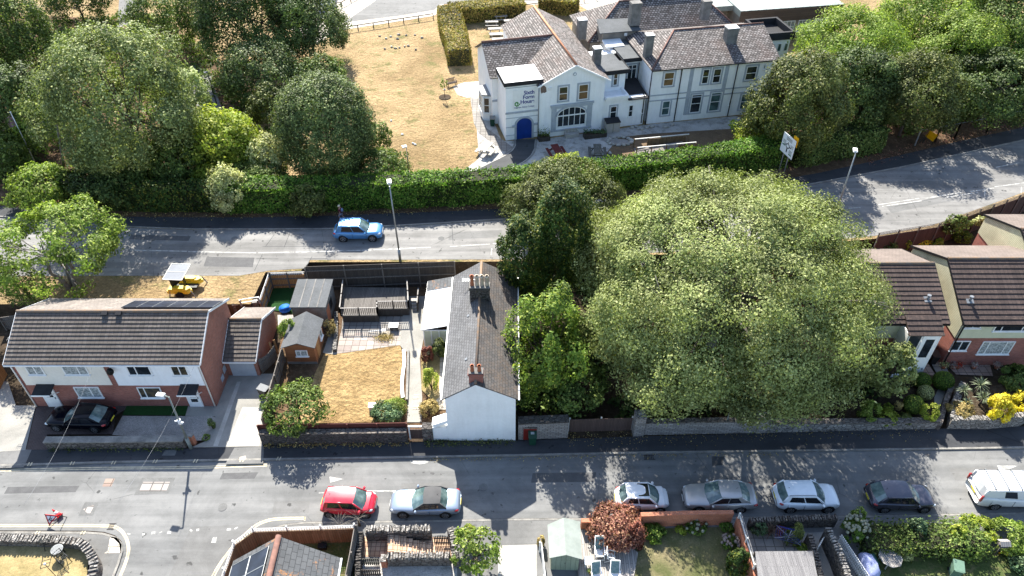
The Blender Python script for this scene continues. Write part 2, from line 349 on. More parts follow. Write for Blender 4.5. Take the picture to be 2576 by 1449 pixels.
def tree(name, label, cat, xy, z, h, R3, leafm, barkm='bark', n=9000, size=.3, nlob=34, lr=.3, seed=1, group=None, stems=1, lean=(0, 0), trunk_r=.25, base=.3, low=-.35, inner=.15, uneven=.12, branches=14, power=1.0):
    """trunk with tapering limbs and a crown of leaf sprays; h = top of the crown above the ground"""
    t = thing(name, label, cat, (xy[0], xy[1], z), group); cz = h - R3[2]; g = random.Random(seed)
    p, nr, lb, C = crown_pts(R3, cz, nlob, lr, n, seed, inner, low, uneven, power)
    mb = MB(); mb.local = True; fork = (lean[0] * .5, lean[1] * .5, max(cz - R3[2] * .75, base))
    for k in range(stems):
        a = 2 * math.pi * k / stems + seed; o = .25 * (stems > 1)
        mb.tube([(math.cos(a) * o, math.sin(a) * o, -.1), (math.cos(a) * o * 2 + fork[0] * .5, math.sin(a) * o * 2 + fork[1] * .5, fork[2] * .5), (fork[0] + math.cos(a) * o * 4, fork[1] + math.sin(a) * o * 4, fork[2]),
                 (lean[0] + math.cos(a) * R3[0] * .1, lean[1] + math.sin(a) * R3[1] * .1, cz + R3[2] * .3)], [trunk_r * 1.25, trunk_r, trunk_r * .8, trunk_r * .25], 8)
    idx = list(range(len(C))); g.shuffle(idx)
    for i in idx[:branches]:
        c = C[i]; s = Vector((fork[0], fork[1], fork[2] + g.random() * max(.3, (cz - fork[2])))); e = Vector(c) * 1.0; mid = s.lerp(e, .5) + Vector((0, 0, -.06 * (e - s).length))
        mb.tube([s, mid, e], [trunk_r * .42, trunk_r * .26, trunk_r * .07], 5)
        for q in range(3):
            e2 = e + Vector((g.uniform(-1, 1) * R3[0], g.uniform(-1, 1) * R3[1], g.uniform(-.2, 1) * R3[2])) * lr * .7; mb.tube([mid.lerp(e, .5), e.lerp(e2, .4), e2], [trunk_r * .14, trunk_r * .1, .015], 4)
    mb.build('trunk', barkm, t); leafobj('crown', p, nr, size, leafm, lb, t); return t
def shrub(name, label, cat, xy, z, r, h, leafm, n=900, size=.14, seed=1, group=None, nlob=14, lr=.42, inner=.1):
    t = thing(name, label, cat, (xy[0], xy[1], z), group); r = r if isinstance(r, tuple) else (r, r)
    p, nr, lb, C = crown_pts((r[0], r[1], h * .6), h * .42, nlob, lr, n, seed, inner, -.6); k = p[:, 2] > .02
    mb = MB(); g = random.Random(seed)
    for i in range(min(6, len(C))): c = C[i * len(C) // 6 if len(C) >= 6 else i]; mb.tube([(xy[0] + g.uniform(-.06, .06), xy[1] + g.uniform(-.06, .06), z - .02), (xy[0] + c[0] * .5, xy[1] + c[1] * .5, z + c[2] * .6), (xy[0] + c[0] * .9, xy[1] + c[1] * .9, z + c[2])], [.03, .02, .008], 4)
    mb.build('stems', 'bark', t); leafobj('foliage', p[k], nr[k], size, leafm, lb[k], t); return t
def hedge(name, label, pts, z, w, h, leafm, dens=60, size=.16, seed=1, group=None, rnd=.12, cat='hedge', topm=None, core='hedge_core'):
    """clipped hedge along a line: woody core and a skin of leaf sprays on top and sides"""
    pts = [Vector((x, y)) for x, y in pts]; loc = (pts[0].x, pts[0].y, z); t = thing(name, label, cat, loc, group); g = np.random.default_rng(seed)
    ww = w if isinstance(w, (list, tuple)) else [w] * len(pts); hh = h if isinstance(h, (list, tuple)) else [h] * len(pts); mb = MB(); A = []; Nn = []
    ends = [];
    for i, q in enumerate(pts):
        d = (pts[min(i + 1, len(pts) - 1)] - pts[max(i - 1, 0)]).normalized(); s = Vector((-d.y, d.x)); ends.append((q + s * ww[i] / 2, q - s * ww[i] / 2, s))
    for i in range(len(pts) - 1):
        (l0, r0, s0), (l1, r1, s1) = ends[i], ends[i + 1]; c0, c1 = pts[i], pts[i + 1]; k = .82
        mb.prism([tuple(c0.lerp(r0, k)), tuple(c1.lerp(r1, k)), tuple(c1.lerp(l1, k)), tuple(c0.lerp(l0, k))], z, [z + hh[i] - .14, z + hh[i + 1] - .14, z + hh[i + 1] - .14, z + hh[i] - .14])
        L = (c1 - c0).length; d = (c1 - c0) / L; H2 = (hh[i] + hh[i + 1]) / 2; W2 = (ww[i] + ww[i + 1]) / 2
        def put(n, fn, nv):
            a = g.random(n); b = g.random(n); A.append(fn(a, b)); Nn.append(np.tile(nv, (n, 1)) + g.normal(size=(n, 3)) * .6)
        def lin(a, b, l0, l1, r0, r1): 
            x = (l0.x * (1 - a) + l1.x * a) * (1 - b) + (r0.x * (1 - a) + r1.x * a) * b; y = (l0.y * (1 - a) + l1.y * a) * (1 - b) + (r0.y * (1 - a) + r1.y * a) * b; return x, y
        def top(a, b): x, y = lin(a, b, l0, l1, r0, r1); hz = hh[i] * (1 - a) + hh[i + 1] * a; e = np.abs(b * 2 - 1) ** 6 * .22 + np.array([.35 * noise.noise(Vector((q * .5, r * .5, 3))) + .2 * noise.noise(Vector((q * 1.7, r * 1.7, 3))) for q, r in zip(x, y)]) * min(1, rnd * 4); return np.stack([x, y, z + hz - e], 1)
        put(int(dens * L * W2), top, (0, 0, 1.0))
        for l, m, sg in ((l0, l1, 1), (r0, r1, -1)):
            put(int(dens * L * H2), lambda a, b: np.stack([l.x * (1 - a) + m.x * a, l.y * (1 - a) + m.y * a, z + b * (hh[i] * (1 - a) + hh[i + 1] * a)], 1), (s0.x * sg, s0.y * sg, .25))
        for e, cond, sg in ((i, i == 0, -1), (i + 1, i + 1 == len(pts) - 1, 1)):
            if cond:
                l, r_, _ = ends[e]; put(int(dens * ww[e] * hh[e]), lambda a, b: np.stack([l.x * (1 - a) + r_.x * a, l.y * (1 - a) + r_.y * a, z + b * hh[e]], 1), (d.x * sg, d.y * sg, .2))
    A = np.vstack(A); Nn = np.vstack(Nn); nrm = np.linalg.norm(Nn, axis=1, keepdims=True)
    lob = np.array([.5 + .9 * noise.noise(Vector((q[0] * .3, q[1] * .3, q[2] * .5))) + .6 * noise.noise(Vector((q[0] * 1.3, q[1] * 1.3, q[2] * 1.3))) for q in A[:, :]]).clip(0, 1) if len(A) < 60000 else g.random(len(A))
    A = A + g.normal(size=A.shape) * rnd * .55 + Nn / nrm * (lob[:, None] - .5) * rnd * 2; A -= np.array(loc)
    mb.build('stems', core, t); leafobj('foliage', A, Nn, size, leafm, lob, t); return t
# ---------------------------------------------------------------- materials
ground('dry_lawn', (.55, .40, .215), (.40, .28, .14), (.30, .29, .11), .14, 4.5, bump=1, speck=.8, dist=.4, patch=.52)
ground('gold_lawn', (.56, .39, .185), (.42, .28, .125), (.40, .33, .15), .5, 4.5, bump=1.0, speck=.75, dist=.45, patch=.6)
ground('worn_lawn', (.32, .27, .15), (.15, .165, .065), (.50, .41, .24), .55, 9, bump=.8, patch=.6)
ground('green_lawn', (.14, .18, .06), (.10, .145, .045), (.26, .23, .11), .5, 9, bump=.8)
ground('yellow_lawn', (.50, .38, .19), (.36, .29, .13), None, .5, 7, bump=.8)
ground('soil', (.11, .075, .05), (.07, .055, .035), (.16, .12, .08), .5, 7, bump=1, dist=.1)
ground('leaf_litter', (.22, .13, .075), (.13, .085, .05), (.30, .20, .12), .8, 10, bump=.9)
ground('gravel', (.62, .59, .55), (.50, .48, .44), (.38, .36, .33), .4, 16, bump=1, speck=.75, dist=.06)
ground('gravel_dark', (.52, .48, .44), (.40, .37, .34), None, .5, 14, bump=1, speck=.85, dist=.06)
ground('concrete', (.44, .42, .38), (.34, .33, .30), None, .35, 18, bump=.3, speck=.3)
ground('bed_grass_shaded', (.30, .21, .13), (.22, .155, .10), None, .6, 7, bump=1, dist=.1); ground('concrete_pale', (.54, .52, .47), (.44, .42, .38), None, .5, 14, bump=.3, speck=.35)
ground('turf_plastic', (.035, .11, .03), (.03, .09, .025), None, 2, 30, bump=.5, speck=.4)
asphalt('road_upper', (.36, .352, .335), (.27, .264, .252))
asphalt('road_lower', (.32, .32, .312), (.24, .242, .238))
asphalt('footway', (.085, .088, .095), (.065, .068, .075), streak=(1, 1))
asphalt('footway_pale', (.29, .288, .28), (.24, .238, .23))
asphalt('path_dark', (.11, .115, .12), (.085, .09, .095), False)
plain('patch_road', (.20, .20, .2), (.15, .15, .152), 2, .9, fine=.5); plain('patch_grey', (.30, .30, .29), (.22, .22, .215), 2, .9, fine=.5)
plain('kerb', (.42, .40, .36), (.27, .26, .24), 1.2, .85, fine=.4, bump=.2)
plain('road_white', (.54, .53, .50), (.34, .34, .32), 2.2, .8, lo=.42, hi=.6)
plain('road_yellow', (.62, .53, .36), (.42, .37, .27), 1.8, .8, lo=.45, hi=.65)
bricks('pavers_cream', (.55, .50, .42), (.62, .57, .50), (.3, .27, .22), .9, .6, msize=.025)
bricks('pavers_grey', (.36, .34, .32), (.42, .40, .37), (.18, .17, .15), .6, .6, off=0, msize=.03)
bricks('pavers_pink', (.42, .31, .26), (.47, .36, .30), (.2, .16, .13), .6, .6, off=0, msize=.03, rough=.8)
bricks('pavers_check', (.40, .33, .30), (.52, .48, .42), (.2, .17, .14), .6, .6, off=0, msize=.02)
bricks('block_paving', (.17, .125, .12), (.21, .16, .15), (.08, .06, .06), .2, .1, msize=.01)
bricks('terracotta_tiles', (.60, .40, .26), (.70, .50, .35), (.35, .2, .14), .3, .3, off=0, msize=.02)
bricks('cover_tiles', (.42, .38, .35), (.50, .46, .43), (.2, .19, .18), .75, .6, off=0, msize=.04)
# ---------------------------------------------------------------- the ground
STEP = [(-200, 45.7), (-22.0, 45.8), (-21.8, 50.0), (-18.7, 50.2), (-18.4, 51.4), (0, 51.5), (20, 53), (34, 54.9), (40, 56.4), (50, 61.1), (60, 66.5), (200, 130)]
sheet('lower_ground', [(-200, -60), (200, -60), (200, 129.9)] + STEP[::-1][1:] + [(-200, 45.7)], -.02, 'soil', True)
sheet('upper_ground', STEP + [(600, 900), (-600, 900), (-600, 45.7)][0:3], UP, 'dry_lawn', True)
mb = MB()
for a, b in zip(STEP, STEP[1:]): mb.poly([(a[0], a[1], -.02), (b[0], b[1], -.02), (b[0], b[1], UP), (a[0], a[1], UP)])
mb.build('retaining_bank', 'soil', kind='structure')
# upper road
nk = [(-500, 520), (0, 546), (120, 556), (302, 571), (487, 578), (644, 578), (827, 577), (957, 571), (1100, 563), (1288, 551), (1560, 533), (1800, 508), (2089, 455), (2265, 422), (2576, 353), (3000, 240)]
nkw = [P(u, v, UP) for u, v in nk]
sk = [(-90, 49.4), (-24, 49.5), (-21.5, 50.2), (-18.5, 50.5), (-18.2, 51.7), (0, 51.8), (20, 53.3), (34, 55.3), (40, 56.9), (50, 61.7), (62, 67.8), (115, 93)]
sheet('upper_road', nkw + sk[::-1], UP + .012, 'road_upper', True)
fw = [(-500, 492), (0, 520), (302, 547), (487, 549), (644, 549), (827, 545), (957, 540), (1100, 535), (1288, 526), (1560, 505), (1800, 482), (2060, 437), (2240, 398), (2400, 360), (2576, 322), (3000, 220)]
fww = [P(u, v, UP) for u, v in fw]

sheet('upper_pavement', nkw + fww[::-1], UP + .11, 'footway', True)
mb = MB(); ribbon(mb, nkw, .14, UP - .05, .165); mb.build('upper_kerb', 'kerb', kind='structure')
lit = [P(u, v, UP) for u, v in [(-500, 470), (0, 505), (302, 532), (644, 536), (957, 526), (1288, 508), (1800, 465), (2100, 420), (2240, 378), (2400, 330), (2576, 290), (3000, 190)]]
sheet('leaf_litter_strip', fww + lit[::-1], UP + .09, 'leaf_litter', True)
sheet('tree_floor', [(-200, 560), (302, 531), (560, 531), (700, 480), (640, 330), (560, 180), (430, 60), (-300, 10)], UP + .02, 'leaf_litter')
sheet('tree_floor', [(1850, 330), (1900, 300), (2050, 130), (2700, 60), (2900, 250), (2400, 330), (2240, 378), (2100, 418), (1990, 440), (1905, 400)], UP + .034, 'leaf_litter')
# markings of the upper road
mb = MB(); zz = UP + .018
def line(mb, a, b, w, z, wave=0): ribbon(mb, [P(*a, z), P(*b, z)], w, z)
for a, b in (((328, 629), (470, 632)), ((474, 633), (644, 636)), ((650, 636), (740, 634)), ((744, 634), (842, 632)), ((850, 631), (935, 629)), ((940, 628), (1000, 626)), ((1004, 625), (1084, 622)), ((1132, 620), (1232, 614)), ((1240, 613), (1300, 609)), ((1340, 606), (1500, 592)),
             ((2135, 524), (2165, 522)), ((2210, 515), (2312, 499)), ((2219, 519), (2318, 505)), ((2326, 499), (2420, 484)), ((2440, 482), (2500, 473)), ((2502, 470), (2590, 458)), ((2505, 421), (2565, 409)), ((2380, 496), (2460, 484)), ((-60, 610), (40, 612))): line(mb, a, b, .13, zz)
for u, v in ((2570, 478), (2478, 484), (1237, 633)): line(mb, (u, v - 8), (u - 1, v + 8), .1, zz + .002)
mb.build('road_lines', 'road_white', kind='structure')
mb = MB()
for a, b in (((668, 620), (690, 590)), ((715, 622), (728, 588)), ((765, 680), (785, 645)), ((1136, 555), (1140, 615)), ((2250, 520), (2420, 486)), ((660, 620), (830, 620)), ((645, 650), (700, 651)), ((765, 651), (822, 650)), ((640, 681), (660, 640))): line(mb, a, b, .04, zz + .001)
mb.build('road_joints', 'path_dark', kind='structure')
# college grounds
sheet('gravel_yard', [(1150, 442), (1205, 398), (1200, 330), (1188, 262), (1186, 245), (1225, 240), (1240, 300), (1262, 355), (1350, 352), (1516, 330), (1640, 312), (1850, 292), (1880, 300), (1870, 325), (1620, 338), (1560, 345), (1520, 390), (1505, 430)], UP + .012, 'gravel')
sheet('shaded_bed', [(1520, 392), (1556, 346), (1640, 336), (1870, 322), (1900, 380), (1505, 440)], UP + .02, 'bed_grass_shaded')  # same dry grass, the college's shade put into a browner colour
sheet('asphalt_path', smooth_line([P(u, v, UP + .02) for u, v in [(1298, 350), (1346, 350)]], 1) + smooth_line([P(u, v, UP + .02) for u, v in [(1344, 372), (1333, 392), (1305, 412), (1250, 428), (1165, 443)]], 4) + smooth_line([P(u, v, UP + .02) for u, v in [(1180, 437), (1225, 414), (1262, 396), (1288, 380), (1298, 365)]], 4), UP + .02, 'path_dark', True)
mb = MB(); ribbon(mb, smooth_line([P(u, v, UP) for u, v in [(1349, 350), (1347, 373), (1336, 394), (1308, 414), (1250, 431)]], 4), .22, UP + .026); ribbon(mb, smooth_line([P(u, v, UP) for u, v in [(1295, 350), (1294, 364), (1284, 379), (1258, 395)]], 4), .22, UP + .026)
mb.build('path_edging', 'kerb', kind='structure')
sheet('slab_patio', [(1139, 217), (1168, 207), (1226, 203), (1226, 240), (1175, 246), (1150, 238)], UP + .024, 'pavers_cream')
sheet('slab_path', [(1183, 247), (1205, 247), (1216, 300), (1224, 322), (1290, 370), (1272, 384), (1205, 336), (1192, 310)], UP + .028, 'pavers_grey')
sheet('college_walk', [(800, 110), (846, 78), (1090, 40), (1097, 36), (1120, 6), (1440, -6), (1640, -10), (1660, 40), (1500, 40), (1440, 2), (1340, 12), (1120, 8), (1095, -60), (700, -60), (700, 60)], UP + .02, 'pavers_cream')
sheet('college_walk', [(1470, 0), (1590, -4), (1700, 60), (1560, 70)], UP + .024, 'pavers_cream')
sheet('play_tarmac', [(860, 57), (880, 46), (944, 2), (960, -60), (1700, -60), (1640, -12), (1440, -2), (1107, 10), (1093, 25), (1000, 40)], UP + .03, 'footway_pale')
sheet('tree_lane', [(505, 300), (560, 280), (530, 190), (490, 160), (470, 190)], UP + .03, 'footway_pale')
sheet('tree_lane', [(295, 70), (330, 60), (345, -10), (300, -10)], UP + .03, 'footway_pale')
# ---------------------------------------------------------------- lower street
rn = [(-500, 1180), (0, 1172), (320, 1163), (660, 1157), (1000, 1152), (1288, 1147), (1610, 1140), (1930, 1136), (2250, 1132), (2576, 1127), (3100, 1118)]
rnw = [P(u, v, 0) for u, v in rn]
rsw = [P(u, v, 0) for u, v in [(3100, 1280), (2576, 1288), (2290, 1294), (2000, 1298), (1700, 1301), (1300, 1304), (1010, 1309), (768, 1312), (716, 1318), (680, 1328), (650, 1345), (622, 1372), (600, 1405), (580, 1449), (540, 1600)]] + \
      [P(u, v, 0) for u, v in [(240, 1600), (287, 1449), (300, 1415), (310, 1385), (306, 1362), (290, 1347), (262, 1338), (220, 1335), (0, 1334), (-500, 1334)]]
sheet('lower_road', rnw + rsw, 0.0, 'road_lower', True)
wl = [(-500, 1140), (0, 1132), (120, 1131), (480, 1128), (660, 1122), (1080, 1112), (1300, 1108), (1600, 1098), (1900, 1090), (2290, 1080), (2576, 1073), (3100, 1064)]
wlw = [P(u, v, .1) for u, v in wl]
rnk = [P(u, v - 4, .1) for u, v in rn]
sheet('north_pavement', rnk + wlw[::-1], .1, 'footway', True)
sheet('driveway_apron', [(566, 1168), (662, 1166), (664, 1123), (590, 1126)], .108, 'footway_pale')
sheet('driveway_apron', [(-30, 1178), (60, 1176), (80, 1130), (-30, 1132)], .108, 'footway_pale')
mb = MB(); ribbon(mb, [P(u, v - 2, .1) for u, v in rn], .15, -.02, .13)
ribbon(mb, [P(u, v + 3, .1) for u, v in [(3100, 1280), (2576, 1288), (2290, 1294), (2000, 1298), (1700, 1301), (1300, 1304), (1010, 1309), (768, 1312), (716, 1318), (680, 1328), (650, 1345), (622, 1372), (600, 1405), (580, 1449), (540, 1600)]], .14, -.02, .13)
ribbon(mb, [P(u, v + 2, .1) for u, v in [(240, 1600), (284, 1449), (297, 1415), (306, 1385), (303, 1364), (288, 1350), (260, 1341), (220, 1338), (0, 1337), (-500, 1337)]], .15, -.02, .13)
mb.build('kerb', 'kerb', kind='structure')
# southern footways (the corner on the left, the strip on the right) and the lots behind them
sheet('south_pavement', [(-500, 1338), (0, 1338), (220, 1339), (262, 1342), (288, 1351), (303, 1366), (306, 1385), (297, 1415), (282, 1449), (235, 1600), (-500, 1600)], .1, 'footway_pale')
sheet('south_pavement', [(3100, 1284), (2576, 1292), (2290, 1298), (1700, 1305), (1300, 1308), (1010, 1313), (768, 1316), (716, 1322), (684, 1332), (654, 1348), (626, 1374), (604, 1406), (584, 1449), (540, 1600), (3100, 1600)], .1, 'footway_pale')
sheet('tactile_slabs', [(271, 1386), (277, 1350), (295, 1352), (306, 1370), (304, 1391), (262, 1392)], .11, 'pavers_cream')
# street markings
mb = MB(); ya = MB()
for off in (0, 4.5): ribbon(ya, smooth_line([P(u, v + off, 0) for u, v in [(-300, 1186), (0, 1181), (240, 1176), (480, 1174), (600, 1170), (672, 1168)]], 3), .085, .006)
for off in (0, 1):
    d = off * 4.6
    ribbon(ya, smooth_line([P(u, v, 0) for u, v in [(-300, 1320 + d), (0, 1320 + d), (180, 1320 + d), (272, 1321 + d), (300 - d * .6, 1328 + d), (316 - d, 1346 + d * .5), (325 - d, 1372), (323 - d, 1400), (305 - d, 1449), (260 - d, 1560)]], 6), .085, .006)
    ribbon(ya, smooth_line([P(u, v, 0) for u, v in [(520 + d * 1.3, 1480), (541 + d * 1.3, 1435), (572 + d, 1390), (606 + d, 1352 + d), (640 + d * .5, 1322 + d), (668, 1309 + d), (700, 1303 + d), (768, 1301.5 + d)]], 6), .085, .006)
for u, v in ((71, 1167), (178, 1165), (282, 1163), (386, 1160), (488, 1159), (697, 1153), (605, 1157)):
    for k in (0, 7): line(ya, (u + k - 2, v + 5), (u + k + 3, v - 4), .075, .235 - .12)
for u, v in ((91, 1338), (205, 1338)):
    for k in (0, 7): line(ya, (u + k - 3, v + 6), (u + k + 3, v - 2), .075, .12)
line(ya, (768, 1300), (766, 1310), .09, .006); ya.build('yellow_lines', 'road_yellow', kind='structure')
mb.poly([(*P(u, v), .006) for u, v in [(829, 1199), (866, 1205), (831, 1214)]]); mb.poly([(*P(u, v), .006) for u, v in [(2508, 1171), (2560, 1172), (2540, 1180), (2514, 1184)]])
mb.poly([(*P(u, v), .006) for u, v in [(1034, 1160), (1078, 1160), (1076, 1165), (1055, 1168), (1034, 1165)]])
mb.poly([(*P(u, v), .006) for u, v in [(536, 1352), (546, 1351), (543, 1365), (531, 1365)]])
line(mb, (802, 1240), (824, 1239), .09, .006); line(mb, (905, 1235), (996, 1235), .1, .006)
g = random.Random(3)
for i in range(16):
    u = 322 + i * 19 + g.uniform(-5, 5); v = 1343 - i * 1.1
    if g.random() < .75: line(mb, (u, v + g.uniform(-3, 4)), (u + g.uniform(4, 11), v + g.uniform(-3, 3)), g.uniform(.08, .22), .006)
mb.build('white_markings', 'road_white', kind='structure')
sheet('road_patch', [(357, 1202), (441, 1202), (424, 1241), (337, 1246)], .004, 'patch_grey')
sheet('service_cover', [(360, 1212), (428, 1212), (418, 1236), (350, 1236)], .009, 'cover_tiles')
sheet('service_cover', [(266, 1204), (289, 1204), (280, 1224), (257, 1224)], .006, 'pavers_pink')
sheet('road_patch', [(214, 1263), (248, 1264), (234, 1297), (197, 1297)], .004, 'patch_grey')
sheet('service_cover', [(233, 1270), (237, 1272), (227, 1291), (219, 1291), (209, 1281)], .009, 'cover_tiles')
sheet('service_cover', [(416, 1132), (445, 1132), (440, 1146), (407, 1146)], .105, 'patch_grey')
sheet('service_cover', [(601, 1150), (618, 1146), (620, 1155), (600, 1158)], .112, 'pavers_cream')
sheet('road_patch', [(2388, 1177), (2470, 1176), (2560, 1180), (2560, 1195), (2500, 1211), (2404, 1209)], .004, 'footway_pale')
sheet('side_road_patch', [(480, 1326), (640, 1318), (600, 1380), (560, 1460), (420, 1460)], .003, 'footway_pale')
sheet('service_cover', [(1790, 1148), (1822, 1149), (1818, 1170), (1792, 1172)], .005, 'path_dark')
for q in ([(277, 1319), (290, 1318), (285, 1331), (271, 1331)], [(1626, 1146), (1645, 1146), (1638, 1156), (1622, 1155)]):
    m2 = MB(); x0, y0 = P(*q[3]); x1, y1 = P(*q[1])
    for k in range(6): m2.box(x0 + (x1 - x0) * k / 6, x0 + (x1 - x0) * (k + .5) / 6, y0, y1, .004, .016)
    m2.box(x0 - .05, x1 + .05, y0 - .05, y0, .004, .018); m2.box(x0 - .05, x1 + .05, y1, y1 + .05, .004, .018)
    plain('iron', (.05, .045, .045), rough=.6) if 'iron' not in MATS else None
    solo(m2, 'drain_grating', 'iron', 'slatted iron drain grating in the ' + ('gutter at the street corner by the roadworks sign' if q[0][0] < 500 else 'gutter opposite the small white car'), 'drain grating', (x0, y0, 0))
# plots on the north side of the street
sheet('block_drive', [(66, 1131), (92, 1022), (330, 1020), (290, 1046), (284, 1092), (118, 1093), (120, 1131)], .115, 'block_paving')
sheet('side_drive', [(-60, 1140), (40, 1020), (90, 1020), (64, 1132)], .112, 'concrete')
sheet('side_drive', [(-300, 1140), (-60, 1140), (40, 1020), (20, 960), (-300, 940)], .11, 'concrete')
sheet('plastic_lawn', [(320, 1018), (474, 1018), (466, 1045), (308, 1044)], .135, 'turf_plastic')
sheet('gravel_bed', [(308, 1046), (530, 1047), (542, 1050), (520, 1108), (480, 1108), (282, 1094)], .125, 'gravel_dark')
sheet('driveway', [(474, 1018), (580, 940), (690, 940), (660, 1123), (480, 1126), (520, 1108), (542, 1048), (466, 1046)], .115, 'concrete')
sheet('driveway_strip', [(596, 960), (606, 960), (548, 1122), (536, 1122)], .121, 'concrete_pale')
sheet('driveway_bay', [(610, 1024), (664, 1024), (652, 1122), (570, 1122)], .119, 'concrete_pale')
sheet('garden_soil', [(662, 1080), (700, 900), (720, 750), (760, 700), (1140, 695), (1130, 1080)], .03, 'leaf_litter')
sheet('golden_lawn', [(822, 876), (1006, 864), (1014, 900), (1010, 960), (1004, 1010), (1010, 1062), (800, 1064), (690, 1060), (770, 1010), (792, 940)], .06, 'gold_lawn')
sheet('plastic_lawn', [(660, 775), (682, 712), (768, 712), (740, 790)], .05, 'turf_plastic')
sheet('patio', [(846, 890), (856, 838), (1010, 834), (1006, 868)], .075, 'pavers_check')
sheet('patio_step', [(858, 838), (862, 796), (1020, 796), (1016, 836)], .07, 'pavers_grey')
sheet('garden_path', [(1006, 868), (1012, 800), (1024, 745), (1072, 745), (1066, 850), (1056, 900), (1062, 1000), (1060, 1062), (1024, 1062), (1030, 900)], .08, 'concrete')
sheet('garden_path', [(812, 888), (828, 840), (848, 838), (846, 892)], .078, 'concrete')
sheet('cottage_path', [(1094, 1030), (1108, 880), (1128, 880), (1126, 1030)], .08, 'pavers_cream')
sheet('flower_bed', [(1060, 980), (1060, 880), (1108, 870), (1104, 1000), (1090, 1010)], .1, 'yellow_lawn')
# plots to the right of the cottage
sheet('tree_floor', [(1300, 1060), (1296, 700), (1320, 662), (1700, 640), (2200, 600), (2260, 880), (2330, 1070), (1600, 1098)], .02, 'soil')
sheet('slab_path', [(2338, 905), (2372, 905), (2398, 960), (2370, 965)], .12, 'pavers_grey')
sheet('slab_path', [(2236, 916), (2336, 916), (2354, 944), (2242, 943)], .115, 'pavers_pink')
sheet('slab_path', [(2380, 915), (2490, 915), (2498, 946), (2405, 942)], .115, 'pavers_pink')
sheet('front_lawn', [(2210, 1000), (2236, 944), (2375, 944), (2372, 1000), (2300, 1060), (2200, 1070)], .1, 'soil')
sheet('garden_steps_path', [(2366, 1074), (2382, 990), (2400, 950), (2376, 945), (2350, 1000), (2352, 1070)], .13, 'concrete')
# plots south of the street
sheet('corner_lawn', [(-300, 1358), (0, 1358), (120, 1360), (205, 1368), (222, 1410), (205, 1600), (-300, 1600)], .3, 'yellow_lawn')
sheet('south_yard', [(590, 1600), (600, 1380), (620, 1340), (890, 1330), (895, 1600)], .12, 'green_lawn')
sheet('tiled_patio', [(905, 1400), (910, 1350), (1000, 1350), (1140, 1352), (1135, 1403), (1000, 1400)], .12, 'terracotta_tiles')
sheet('gravel_terrace', [(900, 1600), (905, 1418), (1150, 1415), (1150, 1600)], .115, 'gravel')
sheet('concrete_yard', [(1250, 1600), (1254, 1372), (1350, 1370), (1352, 1600)], .12, 'concrete_pale')
sheet('sitting_deck_base', [(1450, 1600), (1456, 1318), (1620, 1320), (1600, 1600)], .11, 'soil')
sheet('worn_lawn', [(1530, 1600), (1560, 1420), (1620, 1330), (1850, 1325), (1900, 1600)], .125, 'worn_lawn')
sheet('dark_patio', [(1880, 1600), (1876, 1318), (2020, 1318), (2070, 1600)], .115, 'pavers_grey')
sheet('lane_floor', [(2030, 1600), (2020, 1340), (2090, 1338), (2200, 1600)], .118, 'concrete')
sheet('green_lawn', [(2140, 1600), (2160, 1400), (2640, 1380), (2700, 1600)], .125, 'green_lawn')



for i, (q, z) in enumerate((([(1340, 1190), (1500, 1188), (1496, 1212), (1336, 1214)], 0), ([(690, 1262), (780, 1260), (776, 1290), (684, 1292)], 0), ([(20, 1225), (200, 1222), (190, 1238), (10, 1242)], 0), ([(1010, 1215), (1140, 1213), (1142, 1226), (1008, 1228)], 0), ([(560, 1190), (650, 1188), (640, 1204), (552, 1206)], 0), ([(1650, 1196), (1780, 1195), (1776, 1212), (1646, 1213)], 0),
    ([(520, 646), (640, 648), (636, 672), (512, 670)], UP), ([(1130, 585), (1262, 578), (1262, 596), (1128, 604)], UP), ([(330, 590), (480, 594), (474, 606), (324, 602)], UP), ([(2230, 520), (2400, 488), (2410, 502), (2242, 536)], UP))): sheet('road_patch', q, z + (.0145 if z else .002), 'footway_pale' if i % 2 else 'patch_road')
for u, v, z in ((905, 1262, 0), (1216, 1226, 0), (560, 1276, 0), (1110, 600, UP), (590, 600, UP), (2320, 470, UP)): x, y = P(u, v, z); mb = MB(); mb.tube([(x, y, z + .004), (x, y, z + .022)], .3, 16); mb.build('manhole_cover', 'patch_grey', kind='structure')
# ---------------------------------------------------------------- materials for made things
plain('white_paint', (.74, .74, .71), (.62, .62, .60), 1.5, .5, fine=.15)
plain('white_plastic', (.82, .82, .80), (.74, .74, .73), 2, .35)
plain('steel_grey', (.40, .42, .42), (.33, .34, .34), 2, .45, .5)
plain('pole_green', (.34, .38, .35), (.28, .31, .29), 2, .5, .2)
plain('black_plastic', (.02, .02, .022), rough=.45)
plain('dark_metal', (.045, .05, .05), rough=.5, metal=.3)
plain('rubber', (.018, .018, .018), rough=.85)
plain('bark', (.17, .13, .10), (.09, .07, .055), 3, .9, bump=.6); plain('bark_pale', (.36, .33, .28), (.22, .2, .17), 3, .9, bump=.6)
plain('hedge_core', (.03, .045, .015), (.05, .045, .025), 2, .95)
glassy('glass', (.012, .016, .02)); glassy('glass_net', (.26, .29, .29), .15, .5, (.13, .15, .15)); glassy('car_glass', (.05, .085, .085), .04, .9, (.15, .21, .20)); glassy('dark_glass', (.01, .012, .016), .04, .9)  # car glass: teal reflections put into the lighter base colours
glassy('solar', (.012, .015, .024), .3, .35); plain('alloy', (.5, .5, .51), rough=.35, metal=.7)
paint('red_paint', (.58, .012, .035)); paint('blue_silver', (.30, .37, .47), .28, .4); paint('soft_top', (.05, .05, .052), .8, 0, 0)
paint('white_car', (.80, .81, .82)); paint('silver_car', (.50, .49, .48), .3, .45); paint('ice_white', (.86, .90, .93)); paint('plum_grey', (.06, .06, .085), .25, .4)
